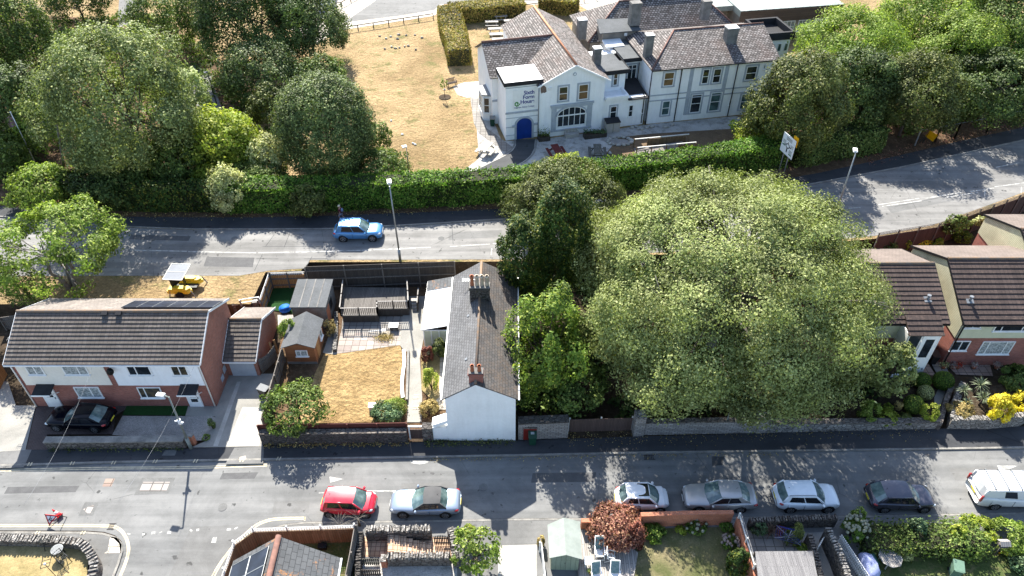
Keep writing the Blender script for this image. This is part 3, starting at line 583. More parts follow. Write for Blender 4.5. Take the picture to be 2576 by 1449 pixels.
paint('van_white', (.80, .80, .79), .35); paint('sky_blue', (.09, .30, .62), .25, .4); paint('black_car', (.002, .003, .008), .2, 0, .15, .0); paint('yellow_paint', (.85, .62, .02), .4)
plain('red_light', (.45, .01, .01), rough=.15, spec=.8); plain('lamp_clear', (.7, .73, .75), rough=.12, spec=.9); plain('plate_yellow', (.75, .62, .05)); plain('plate_white', (.8, .8, .78))
plain('orange_paint', (.8, .22, .02)); plain('skin', (.5, .3, .22)); plain('maroon', (.14, .015, .03)); plain('cloth_pale', (.5, .5, .55), (.2, .25, .4), 9, lo=.45, hi=.55); plain('hat', (.62, .55, .42)); plain('denim_blue', (.2, .28, .42))
plain('bin_green', (.02, .09, .055), rough=.45); plain('bin_sage', (.20, .33, .24), rough=.45); plain('sign_red', (.6, .02, .03)); plain('sign_yellow', (.85, .42, .0)); plain('sign_green', (.05, .25, .12)); plain('ink', (.015, .015, .02)); plain('ink_blue', (.02, .05, .35))

def lerp3(a, b, t): return tuple(x + (y - x) * t for x, y in zip(a, b))
def car(name, label, loc, rz, L, Wd, Hh, body, zb=.92, zf=.72, zt=.95, xw=.9, xr0=.25, xr1=-1.2, xb=-1.9, wx=(1.3, -1.25), wr=.32, roof=None, panes=((.06, .46), (.5, .86)), group=None, cat='car', front_w=.79, tail_w=.86, sunroof=False, rails=False, van=False, wb=.90, wtop=.74, rear_plate='plate_yellow', rackbars=0):
    t = thing(name, label, cat, loc, group); t.rotation_euler = (0, 0, rz); h = L / 2; w = Wd / 2; roof = roof or body; zb -= .05; xw += 0 if van else .16; zf += .02
    def mk(): m = MB(); m.local = True; m.smooth = True; return m
    zw = zb - .03; st = [(-h, tail_w * .93, zt - .30, .42), (-h + .05, tail_w * 1.0, zt - .14, .34), (-h + .16, tail_w * 1.08, zt - .04, .28), (-h + .45, .97, zt, .22), (xb + .3, 1, max(zt, zb) + .0, .2), (0, 1, zb, .2), (xw - .1, .995, zw, .2),
          ((xw + h) / 2, .965, (zw + zf) / 2 + .07, .2), (h - .42, .93, zf + .05, .2), (h - .16, front_w * 1.12, zf - .04, .22), (h - .04, front_w, zf - .16, .28), (h, front_w * .84, zf - .30, .34)]
    m = mk(); rings = []
    for x, k, zs, z0 in st:
        ww = w * k; half = [(.0, z0), (.78, z0), (.95, z0 + .10), (1.0, z0 + .24), (1.0, zs - .22), (.965, zs - .07), (.87, zs), (.45, zs + .035), (0, zs + .045)]
        ring = [(x, ww * a, z) for a, z in half] + [(x, -ww * a, z) for a, z in half[-2:0:-1]]; rings.append(m.p(ring)); nr = len(ring)
    for a, b in zip(rings, rings[1:]):
        for k in range(nr): m.face((a + k, a + (k + 1) % nr, b + (k + 1) % nr, b + k))
    m.face([rings[0] + k for k in range(nr)]); m.face([rings[-1] + k for k in range(nr - 1, -1, -1)])
    bo = m.build('body', body, t); sub = bo.modifiers.new('round', 'SUBSURF'); sub.levels = sub.render_levels = 1
    zr = Hh; wB = w * wb; wR = w * wtop; zg = zb - .03; A = lambda s: (xw - .16, s * wB, zw - .01); B = lambda s: (xr0, s * wR, zr - .06); C = lambda s: (xr1, s * wR * .97, zr - .07); D = lambda s: (xb + .14, s * wB * .93, max(zt, zb) - .02)
    A0 = (xw + .05, 0, zw + .035); B0 = (xr0 + .07, 0, zr - .01); C0 = (xr1 - .04, 0, zr - .02); D0 = (xb, 0, max(zt, zb) + .01)
    def patch(m, q, n=4):               # bent pane across the car from four corner points and two centre points
        (a1, a0, a2), (b1, b0, b2) = q
        def arc(p, c, r, s): u = 1 - (2 * s - 1) ** 2; e = lerp3(p, r, s); mid = lerp3(p, r, .5); return tuple(e[i] + (c[i] - mid[i]) * u for i in range(3))
        rows = [[arc(a1, a0, a2, i / n) for i in range(n + 1)], [arc(b1, b0, b2, i / n) for i in range(n + 1)]]
        for i in range(n): m.poly([rows[0][i], rows[0][i + 1], rows[1][i + 1], rows[1][i]])
    m = mk(); patch(m, ((A(-1), A0, A(1)), (B(-1), B0, B(1)))); m.build('windscreen', 'car_glass', t)
    m = mk(); patch(m, ((C(-1), C0, C(1)), (D(-1), D0, D(1)))); m.build('rear_window', body if van else 'car_glass', t)
    m = mk(); n = 6; rows = []
    for j in range(5):
        s = j / 4; x1 = B(1)[0] + (C(1)[0] - B(1)[0]) * s; hw = wR * (1 - .03 * s); zz = zr - .065 + .04 * math.sin(math.pi * s) ; cx = B0[0] + (C0[0] - B0[0]) * s
        rows.append(m.p([(x1 + (cx - x1) * (1 - (2 * i / n - 1) ** 2), (2 * i / n - 1) * hw, zz + .05 * (1 - (2 * i / n - 1) ** 4)) for i in range(n + 1)]))
    for a, b in zip(rows, rows[1:]):
        for k in range(n): m.face((a + k, a + k + 1, b + k + 1, b + k))
    m.build('roof', roof, t)
    for s in (-1, 1):
        m = mk(); m.smooth = False; m.poly([A(s), D(s), C(s), B(s)] if s > 0 else [A(s), B(s), C(s), D(s)])
        for p, q, r in ((A(s), B(s), .05), (B(s), C(s), .045), (C(s), D(s), .06)): m.tube([p, q], r, 5)
        m.build('pillars', body if roof != 'soft_top' else roof, t)
    for s in (-1, 1):
        for a, b in panes:
            def pt(u, v, o=.012): q = lerp3(lerp3(A(s), D(s), u), lerp3(B(s), C(s), u), v); return (q[0], q[1] + s * o, q[2])
            m = mk(); m.smooth = False; sl = .06; q = [pt(a, .1), pt(b, .1), pt(b - .0, .88), pt(a + (.0), .88)]; m.slab(q, .008, (0, s, .5)); m.build('side_window', 'dark_glass', t)
    for x in wx:
        for s in (-1, 1):
            m = mk(); m.smooth = False; y = s * (w - .02); m.tube([(x, y - s * .2, wr), (x, y + s * .012, wr)], wr + .075, 18); m.build('wheel_arch', 'rubber', t)
            m = mk(); m.smooth = False; m.tube([(x, y - s * .2, wr), (x, y + s * .02, wr), (x, y + s * .035, wr)], [wr, wr, wr * .93], 18); wo = m.build('wheel', 'rubber', t)
            m = mk(); m.smooth = False; yy = y + s * .042
            for k in range(5): a = k * 2 * math.pi / 5 + .3; m.bar((x, yy, wr), (x + math.cos(a) * wr * .66, yy, wr + math.sin(a) * wr * .66), .07, .02, (0, 1, 0))
            for k in range(12): a = k * math.pi / 6; b = a + math.pi / 6; m.bar((x + math.cos(a) * wr * .66, yy, wr + math.sin(a) * wr * .66), (x + math.cos(b) * wr * .66, yy, wr + math.sin(b) * wr * .66), .03, .03, (0, 1, 0))
            m.build('rim', 'alloy', wo)
    for s in (-1, 1):
        m = mk(); m.blob((h - .33, s * w * front_w * .97, zf - .125), (.24, .14, .09), amp=0); m.build('headlight', 'lamp_clear', t)
        if van: m = mk(); m.cbox((-h + .05, s * w * .90, zt - .1), (.12, .1, .55)); m.build('tail_light', 'red_light', t)
        else: m = mk(); m.blob((-h + .24, s * w * tail_w * .97, zt - .17), (.17, .15, .09), amp=0); m.build('tail_light', 'red_light', t)
        m = mk(); m.blob((xw - .32, s * (w + .09), zb + .06), (.09, .13, .08), amp=0); m.build('mirror', body, t)
    m = mk(); m.smooth = False; m.cbox((h - .04, 0, zf - .30), (.10, w * .95, .16)); m.build('grille', 'black_plastic', t)
    m = mk(); m.smooth = False; m.cbox((h + .02, 0, .40), (.03, .52, .11)); m.build('number_plate', 'plate_white', t)
    m = mk(); m.smooth = False; m.cbox((-h - .0, 0, zt - .34), (.06, .52, .12)); m.build('number_plate', rear_plate, t)
    for s in (-1, 1):
        for x in (xw - .15 - (xw - xb) * .42, xw - .15 - (xw - xb) * .78)[:len(panes)]: m = mk(); m.smooth = False; m.cbox((x, s * (w + .008), zb - .13), (.18, .03, .03)); m.build('door_handle', body, t)
    if sunroof: m = mk(); m.smooth = False; m.slab([(xr0 + .0, -wR * .8, zr + .002), (xr0 + .0, wR * .8, zr + .002), (xr0 - .72, wR * .8, zr + .012), (xr0 - .72, -wR * .8, zr + .012)], .012); m.build('sunroof', 'dark_glass', t)
    if rails:
        for s in (-1, 1): m = mk(); m.tube([(xr0 - .05, s * wR * .93, zr - .01), (xr0 - .15, s * wR * .93, zr + .04), (xr1 + .15, s * wR * .93, zr + .035), (xr1 + .05, s * wR * .93, zr - .01)], .018, 5); m.build('roof_rail', 'dark_metal' if rackbars else 'black_plastic', t)
    for k in range(rackbars):
        x = xr1 + .5 + k * .85; m = mk(); m.smooth = False; m.bar((x, -wR * .97, zr + .1), (x, wR * .97, zr + .1), .05, .03)
        for s in (-1, 1): m.bar((x, s * wR * .92, zr - .03), (x, s * wR * .92, zr + .1), .04)
        m.build('rack_bar', 'steel_grey', t)
    for s in (-1, 1):
        for x in (xw - .25, xw - .25 - (xw - xb) * .4, xw - .25 - (xw - xb) * .76)[:len(panes) + 1]: m = mk(); m.smooth = False; m.cbox((x, s * (w - .004), (zb + .3) / 2 + .02), (.018, .03, zb - .5)); m.build('door_seam', 'rubber', t)
    m = mk(); m.tube([(xr1 + .25, 0, zr - .02), (xr1 + .12, 0, zr + .12)], [.014, .006], 5); m.build('aerial', 'black_plastic', t)
    return t
MATS['black_car'].node_tree.nodes['Principled BSDF'].inputs['Specular IOR Level'].default_value = .12
G1 = 'cars parked along the south kerb'
def spot(u, v, w): x, y = P(u, v, 0); return (x, y + w / 2, 0)
car('parked_car', 'small bright red hatchback parked nose to tail with the silver-blue convertible', spot(876, 1303, 1.64), R(-2), 3.6, 1.66, 1.48, 'red_paint', .90, .80, .92, 1.05, .45, -1.35, -1.66, (1.18, -1.2), .29, group=G1, panes=((.06, .5), (.54, .9)), tail_w=.86, front_w=.75)
car('parked_car', 'silver-blue convertible with a black fabric roof parked behind the red hatchback', spot(1069, 1304, 1.8), R(180), 4.68, 1.79, 1.40, 'blue_silver', .88, .72, .92, .72, .02, -1.05, -1.55, (1.42, -1.36), .33, roof='soft_top', group=G1, panes=((.08, .48), (.52, .8)), front_w=.74)
car('parked_car', 'tiny rounded white car with a dark glass roof panel by the red-leaved maple', spot(1616, 1291, 1.64), 0, 3.57, 1.63, 1.48, 'white_car', .92, .78, .93, .95, .35, -1.1, -1.55, (1.15, -1.15), .28, group=G1, sunroof=True, panes=((.06, .5), (.54, .85)), tail_w=.74, front_w=.68)
car('parked_car', 'long silver saloon with dark rear glass behind the red brick wall', spot(1813, 1291, 1.85), R(180), 4.83, 1.85, 1.47, 'silver_car', .93, .74, .98, .85, .1, -1.2, -1.95, (1.5, -1.25), .33, group=G1, panes=((.05, .43), (.46, .8)), front_w=.74)
car('parked_car', 'white compact four-by-four with black windows beside the stone lane wall', spot(2031, 1291, 1.77), 0, 4.2, 1.78, 1.60, 'ice_white', 1.02, .88, 1.05, .95, .3, -1.55, -1.95, (1.3, -1.2), .34, group=G1, panes=((.05, .44), (.47, .86)), tail_w=.84, rails=True, front_w=.78)
car('parked_car', 'dark plum-grey hatchback parked behind the white hydrangea hedge', spot(2270, 1291, 1.82), 0, 4.36, 1.82, 1.48, 'plum_grey', .93, .78, .96, .92, .3, -1.35, -1.95, (1.35, -1.28), .32, group=G1, panes=((.05, .45), (.48, .86)), tail_w=.82)
x, y = P(2530, 1284, 0)
car('parked_van', 'white panel van with black roof bars parked at the right edge', (x + .45, y + 1.0, 0), R(-1), 5.0, 1.99, 1.99, 'van_white', 1.1, 1.0, 1.25, 1.75, .95, -2.32, -2.49, (1.65, -1.28), .34, panes=((.03, .25), (.42, .64)), cat='van', tail_w=.93, van=True, rails=True, rackbars=3, wb=.93, wtop=.84, front_w=.84)
x, y = P(900, 609, UP)
car('moving_car', 'bright blue family car driving along the upper road by the hedge', (x, y + .92, UP + .012), R(1), 4.55, 1.84, 1.67, 'sky_blue', 1.04, .90, 1.06, .95, .2, -1.6, -2.05, (1.38, -1.32), .36, panes=((.05, .42), (.45, .84)), tail_w=.84)
x, y = P(196, 1088, .12)
car('parked_car', 'glossy black coupe parked on the block-paved drive behind the low stone wall', (x, y + .95, .12), R(177), 4.82, 1.87, 1.42, 'black_car', .92, .72, .96, .75, .0, -1.2, -2.0, (1.45, -1.4), .33, panes=((.05, .43), (.46, .85)))
x, y = P(1536, 556, UP)
car('moving_car', 'white car half hidden behind the dark yew on the upper road', (x, y + .9, UP + .012), R(4), 4.2, 1.78, 1.5, 'white_car')
# ---------------------------------------------------------------- street lamps
def lamp(label, base, top, armdir, arm=.35, r=.085, name='street_lamp', head=(.62, .3, .12), m='steel_grey', hm='white_plastic', group='tall street lamps', bracket=False):
    t = thing(name, label, 'street lamp', base, group); x, y, z = base; mb = MB(); tx, ty, tz = top
    mb.tube([(x, y, z - .2), (x, y, z + 1.2)], r * 1.5, 10); mb.tube([(x, y, z + 1.2), (tx, ty, tz - .02)], [r, r * .6], 10); mb.build('post', m, t)
    mb = MB(); dx, dy = math.cos(armdir), math.sin(armdir); mb.tube([(tx, ty, tz - .05), (tx + dx * arm, ty + dy * arm, tz + .05)], r * .55, 6); mb.build('bracket', m, t)
    mb = MB(); c = (tx + dx * (arm + head[0] * .35), ty + dy * (arm + head[0] * .35), tz + .08); mb.cbox(c, head, armdir); mb.cbox((c[0] - dx * head[0] * .2, c[1] - dy * head[0] * .2, c[2] + head[2] * .6), (head[0] * .5, head[1] * .6, head[2] * .5), armdir); hd = mb.build('lantern', hm, t)
    mb = MB(); mb.cbox((c[0], c[1], c[2] - head[2] * .52), (head[0] * .6, head[1] * .7, .02), armdir); mb.build('lens', 'glass', hd)
    if bracket:
        mb = MB()
        for k, s in ((3.0, .2), (3.15, -.16), (2.9, .1)): f = k / (tz - z); q = (x + (tx - x) * f, y + (ty - y) * f, z + k); mb.cbox((q[0] + s, q[1] - .06, q[2]), (.22, .05, .1)); mb.tube([(q[0], q[1], q[2] - .1), (q[0], q[1], q[2] + .1)], .12, 8)
        mb.build('cable_clamp', 'white_plastic', t)
    return t
b1 = (-10.1, 51.75, UP); tx, tz = FY(980, 468, 51.75); lamp('tall grey street lamp rising behind the dark garden fence opposite the blue car', b1, (tx, 51.75, tz), R(100), head=(.6, .34, .13))
q = P(2152, 388, 10.6); lamp('tall grey street lamp on the right beyond the big oak, over the far road', (q[0] + .1, q[1], UP), (q[0], q[1], 10.6), R(75), head=(.62, .34, .13))
q = P(481, 1128, .1); tx, tz = FY(424, 998, q[1]); lamp('shorter street lamp on the near pavement with white clamps halfway up its post', (*q, .1), (tx, q[1], tz), R(170), bracket=True, head=(.55, .3, .13), m='pole_green')
def small_lamp(label, base, hgt, dark=False):
    lamp(label, base, (base[0], base[1], base[2] + hgt), R(200), .02, .045, head=(.45, .34, .12), m='dark_metal' if dark else 'steel_grey', hm='steel_grey' if dark else 'white_plastic', group='small path lamps')
q = P(1031, 455, UP); small_lamp('slim path lamp standing on the dry lawn behind the roadside hedge', (*q, UP), 4.0)
q = P(633, 445, UP); small_lamp('small lamp head poking out of the bushes left of the round dark tree', (*q, UP), 3.3, True)
q = P(545, 262, UP); small_lamp('dark path lamp beside the lane between the trees, near a black bin', (*q, UP), 4.0, True)
# wooden pole and flagpoles on the far left
q = P(160, 418, UP); t = thing('utility_pole', 'leaning grey wooden pole among the trees on the far left', 'utility pole', (*q, UP)); a = P(90, 312, 8.3)
mb = MB(); top = (a[0], q[1] + 1.0, 8.6); mb.tube([(*q, UP - .2), top], [.14, .1], 8); mb.build('pole', 'bark_pale', t); mb = MB(); mb.bar((top[0] - .35, top[1], 8.2), (top[0] + .35, top[1], 8.2), .08); mb.build('crossarm', 'bark_pale', t)
for k, (bu, bv, hh, lab) in enumerate(((38, 437, 6.3, 'white flagpole at the far left edge of the trees'), (90, 412, 6.0, 'white flagpole flying a drooping dusky pink flag'))):
    q = P(bu, bv, UP); t = thing('flagpole', lab, 'flagpole', (*q, UP), 'flagpoles'); mb = MB(); mb.tube([(*q, UP), (q[0], q[1], UP + hh)], [.07, .04], 8); mb.build('pole', 'white_plastic', t)
    mb = MB(); mb.blob((q[0], q[1], UP + hh + .05), .09, amp=0); mb.build('finial', 'white_plastic', t)
    if k:
        mb = MB(); n = 7; rows = []; mb.smooth = True
        for i in range(n + 1): s = i / n; rows.append(mb.p([(q[0] - .02 - s * .85, q[1] + .12 * math.sin(s * 9), UP + hh - .15 - s * .95 * .6 - j * .42 * (1 - .2 * s)) for j in range(4)]))
        for a, b in zip(rows, rows[1:]):
            for j in range(3): mb.face((a + j, a + j + 1, b + j + 1, b + j))
        plain('flag_cloth', (.45, .27, .30), (.32, .2, .25), 3, .8); mb.build('flag', 'flag_cloth', t)
# ---------------------------------------------------------------- roadside things
plain('trim_bin', (.30, .31, .32), (.25, .26, .27))
def wheelie(name, label, loc, rz, m, lidm=None, group=None):
    t = thing(name, label, 'wheelie bin', loc, group); t.rotation_euler = (0, 0, rz)
    def mk(): q = MB(); q.local = True; return q
    q = mk(); n = q.p([(-.22, -.26, .06), (.22, -.26, .06), (.22, .24, .06), (-.22, .24, .06), (-.29, -.33, .98), (.29, -.33, .98), (.29, .35, .98), (-.29, .35, .98)])
    for f in ((3, 2, 1, 0), (4, 5, 6, 7), (0, 1, 5, 4), (1, 2, 6, 5), (2, 3, 7, 6), (3, 0, 4, 7)): q.face([n + i for i in f])
    q.build('body', m, t); q = mk(); q.prism([(-.31, -.37), (.31, -.37), (.31, .37), (-.31, .37)], [.985, .985, 1.03, 1.03], [1.03, 1.03, 1.1, 1.1]); q.box(-.25, .25, -.42, -.37, .99, 1.02); q.build('lid', lidm or m, t)
    q = mk(); q.tube([(-.24, .43, 1.0), (.24, .43, 1.0)], .02, 6); q.bar((-.24, .34, 1), (-.24, .43, 1), .03); q.bar((.24, .34, 1), (.24, .43, 1), .03); q.build('handle', m, t)
    for s in (-1, 1): q = mk(); q.tube([(s * .22, .28, .1), (s * .28, .28, .1)], .1, 10); q.build('wheel', 'rubber', t)
    return t
gb = 'wheelie bins put out by the houses'
q = P(1339, 1114, .1); wheelie('wheelie_bin', 'dark green wheelie bin with white house number on its lid by the red gate', (*q, .1), 0, 'bin_green', group=gb)
q0 = q; mb = MB()
for dx in (-.09, .0, .09): mb.box(q[0] + dx - .018, q[0] + dx + .018, q[1] - .1, q[1] + .12, 1.205, 1.212)
mb.build('lid_number', 'white_plastic', [o for o in COL.objects if o.name.startswith('wheelie_bin')][0])
q = P(668, 998, .12); wheelie('wheelie_bin', 'black wheelie bin with a pale lid against the driveway fence', (*q, .12), R(70), 'black_plastic', 'trim_bin', gb)
q = P(2396, 1445, .12); wheelie('wheelie_bin', 'sage green wheelie bin standing on the shaded lawn', (*q, .12), R(-18), 'bin_sage', group=gb)
q = P(1239, 316, UP); wheelie('litter_bin', 'dark green litter bin beside the bay window end of the college building', (*q, UP), 0, 'bin_green', 'steel_grey')
q = P(537, 285, UP); wheelie('litter_bin', 'black litter bin beside the lane between the trees', (*q, UP), 0, 'black_plastic')
q = P(2342, 912, .12); wheelie('wheelie_bin', 'black bin in front of the white porch door', (*q, .12), 0, 'black_plastic', group=gb)
# red lidded utility: small light on the kerb of upper road
# solar powered sign trailer
q = P(462, 744, UP); x0, y0 = q; t = thing('solar_trailer', 'yellow solar-powered sign trailer parked on the dry verge', 'trailer', (x0, y0, UP))
mb = MB(); mb.smooth = True
for dy, dx in ((.05, -.15), (1.35, .35)):
    X, Y = x0 + dx, y0 + dy; q = [(-1.0, -.28), (.75, -.32), (1.05, 0), (.75, .32), (-1.0, .28)]; mb.smooth = False
    mb.prism([(X + a, Y + b) for a, b in q], UP + .42, UP + .72); mb.prism([(X + a * .9, Y + b * .85) for a, b in q], UP + .721, UP + .86); mb.prism([(X + a * .5, Y + b * .7) for a, b in q], UP + .861, UP + .95)
mb.build('body', 'yellow_paint', t)
mb = MB(); mb.cbox((x0 + .1, y0 + .7, UP + .45), (2.0, .5, .18)); mb.bar((x0 + .1, y0 + .7, UP + .4), (x0 + .2, y0 + .75, UP + 2.3), .16); mb.build('chassis', 'dark_metal', t)
for dx, dy in ((-.1, -.42), (.5, 1.8)): mb = MB(); mb.tube([(x0 + dx, y0 + dy, UP + .32), (x0 + dx, y0 + dy + .2, UP + .32)], .32, 14); mb.build('wheel', 'rubber', t)
for dx, dy in ((-1.1, -.2), (1.1, -.2), (1.5, 1.7), (-.6, 1.7)): mb = MB(); mb.bar((x0 + dx, y0 + dy, UP), (x0 + dx * .8, y0 + dy, UP + .7), .08); mb.build('outrigger', 'steel_grey', t)
mb = MB(); mb.cbox((x0 - .55, y0 + .55, UP + 1.35), (.12, 1.1, 1.1), R(-15)); mb.build('sign_panel', 'black_plastic', t)
zs = UP + 2.5; c = [P3(432, 664, zs), P3(479, 665, zs), P3(457, 705, zs), P3(409, 703, zs)]
plain('solar_glare', (.24, .27, .31), (.19, .21, .25), 1, .3); mb = MB(); mb.slab(c, .07); pn = mb.build('solar_panel', 'solar_glare', t)  # reflected sky is put into the panel's pale grey colour
mb = MB(); mid = [lerp3(c[0], c[3], .5), lerp3(c[1], c[2], .5)]
for a, b in ((c[0], c[1]), (c[1], c[2]), (c[2], c[3]), (c[3], c[0]), mid): mb.bar((a[0], a[1], a[2] + .01), (b[0], b[1], b[2] + .01), .05, .03)
mb.build('panel_frame', 'steel_grey', pn)
# direction sign, yellow notices
t = None; zt = UP + 5.0; a = P(1973.7, 330.7, zt); b = P(2003, 356.7, zt); c = (a[0], a[1]); hh = 2.05
t = thing('direction_sign', 'tall white direction sign with a roundabout symbol above the hedge', 'road sign', (*P(1979, 425, UP), UP)); d = Vector((b[0] - a[0], b[1] - a[1], 0)); L = d.length; d.normalize(); nn = Vector((d.y, -d.x, 0))
if nn.y > 0: nn = -nn
mb = MB(); A = Vector((a[0], a[1], zt)); Bq = Vector((b[0], b[1], zt)); mb.slab([A, Bq, Bq - Vector((0, 0, hh)), A - Vector((0, 0, hh))], .05, tuple(nn)); bd = mb.build('board', 'white_plastic', t)
mb = MB()
def mark(mb, s0, s1, z0, z1, off=.006): mb.slab([A + d * L * s0 - Vector((0, 0, hh * z0)) + nn * off, A + d * L * s1 - Vector((0, 0, hh * z0)) + nn * off, A + d * L * s1 - Vector((0, 0, hh * z1)) + nn * off, A + d * L * s0 - Vector((0, 0, hh * z1)) + nn * off], .003, tuple(nn))
for k in range(14): a0 = k * math.pi / 7; mark(mb, .5 + .14 * math.cos(a0) - .03, .5 + .14 * math.cos(a0) + .03, .52 + .10 * math.sin(a0) - .02, .52 + .10 * math.sin(a0) + .02)
mark(mb, .46, .54, .62, .86); mark(mb, .62, .78, .5, .54); mark(mb, .22, .38, .5, .54); mark(mb, .48, .52, .32, .42)
for z in (.10, .16, .22): mark(mb, .3, .75, z, z + .025)
for z in (.34, .40, .46): mark(mb, .08, .32, z, z + .02); mark(mb, .7, .94, z + .02, z + .04)
for z in (.64, .70, .76): mark(mb, .68, .92, z, z + .02)
mb.build('symbols', 'ink', bd); mb = MB(); mark(mb, .08, .3, .56, .62, .009); mark(mb, .7, .92, .82, .88, .009); mb.build('route_patches', 'sign_green', bd)
mb = MB()
for s in (.3, .7): q = A + d * L * s - nn * .1; mb.tube([(q.x, q.y, UP), (q.x, q.y, zt - .1)], .06, 8)
mb.build('posts', 'steel_grey', t)
A2 = A + d * (L * .62) - nn * .25; A, keepA = A2 + Vector((0, 0, .25)), A; L2, hh2 = L, hh; mb = MB(); L = .75; hh = 1.0; mb.slab([A, A + d * L, A + d * L - Vector((0, 0, hh)), A - Vector((0, 0, hh))], .04, tuple(nn)); mb.build('yellow_panel', 'sign_yellow', t)
t = thing('notice_sign', 'yellow roadside notice board on low legs under the trees at right', 'road sign', (*P(2343, 372, UP), UP)); q = [P3(2340, 328, UP + 1.9), P3(2359, 340, UP + 1.7), P3(2347, 356, UP + .8), P3(2328, 342, UP + 1.0)]
mb = MB(); mb.slab(q, .04); bd = mb.build('board', 'sign_yellow', t); mb = MB(); mb.bar(q[3], (q[3][0] - .3, q[3][1] + .2, UP), .07); mb.bar(q[2], (q[2][0] + .1, q[2][1] + .2, UP), .07); mb.bar(q[0], (q[0][0], q[0][1] + .5, UP), .05); mb.build('legs', 'dark_metal', t)
mb = MB(); q = [Vector(k) for k in q]; nq = (q[1] - q[0]).cross(q[3] - q[0]).normalized(); nq = nq if nq.z > 0 else -nq
for k, (s0, s1) in enumerate(((.15, .85), (.2, .8), (.12, .88), (.25, .75))):
    z = .18 + k * .18; g_ = lambda s, z: q[0].lerp(q[1], s).lerp(q[3].lerp(q[2], s), z) + nq * .008; mb.slab([g_(s0, z), g_(s1, z), g_(s1, z + .08), g_(s0, z + .08)], .003, tuple(nq))
mb.build('lettering', 'ink', bd)
# roadworks triangle and cone
a = P3(112, 1294, .78); b = P3(145, 1297, .74); c = P3(123, 1322, .12); t = thing('roadworks_sign', 'red-bordered triangular roadworks sign tipped point-down at the kerb corner', 'road sign', (c[0], c[1], 0))
q = [Vector(a), Vector(b), Vector(c)]; ce = (q[0] + q[1] + q[2]) / 3; nq = (q[1] - q[0]).cross(q[2] - q[0]).normalized(); nq = nq if nq.z > 0 else -nq
mb = MB(); mb.slab(q, .03); bd = mb.build('border', 'sign_red', t); mb = MB(); mb.slab([ce + (k - ce) * .68 + nq * .005 for k in q], .004); mb.build('face', 'white_plastic', bd)
mb = MB(); fu = (q[1] - q[0]).normalized(); fv = (q[2] - (q[0] + q[1]) / 2).normalized()
def fg(pts, w): [mb.bar(ce + fu * a0 + fv * b0 + nq * .012, ce + fu * a1 + fv * b1 + nq * .012, w, .006, tuple(nq)) for (a0, b0), (a1, b1) in zip(pts, pts[1:])]
fg([(-.02, -.16), (-.02, -.10)], .06); fg([(-.02, -.08), (-.04, .04), (-.12, .16)], .05); fg([(-.04, .04), (.04, .16)], .045); fg([(-.02, -.06), (.06, -.02), (.1, .06)], .03); fg([(.02, .06), (.14, -.08)], .02); fg([(.06, .17), (.12, .1), (.17, .17)], .05)
mb.build('digging_figure', 'ink', bd); mb = MB()
for k in (q[0], q[1]): mb.bar(k, (k.x + .15, k.y + .35, 0), .04)
mb.bar(q[2], (q[2].x + .4, q[2].y + .5, 0), .04); mb.build('stand', 'dark_metal', t)
q = P(152, 1300, 0); t = thing('traffic_cone', 'red and white traffic cone tipped against the roadworks sign', 'traffic cone', (*q, 0)); ax = Vector((-.42, .22, .35)); o0 = Vector((*q, .12))
for nm, s0, s1, r0, r1, m in (('cone_tip', .62, 1.0, .075, .03, 'sign_red'), ('sleeve', .32, .62, .13, .075, 'white_plastic'), ('cone_foot', 0, .32, .18, .13, 'sign_red')):
    mb = MB(); mb.tube([o0 + ax * s0 * 1.1, o0 + ax * s1 * 1.1], [r0, r1], 12); mb.build(nm, m, t)
mb = MB(); mb.M = Matrix.Translation(o0) @ ax.to_track_quat('Z', 'Y').to_matrix().to_4x4(); mb.box(-.2, .2, -.2, .2, -.04, 0); mb.build('base', 'sign_red', t)
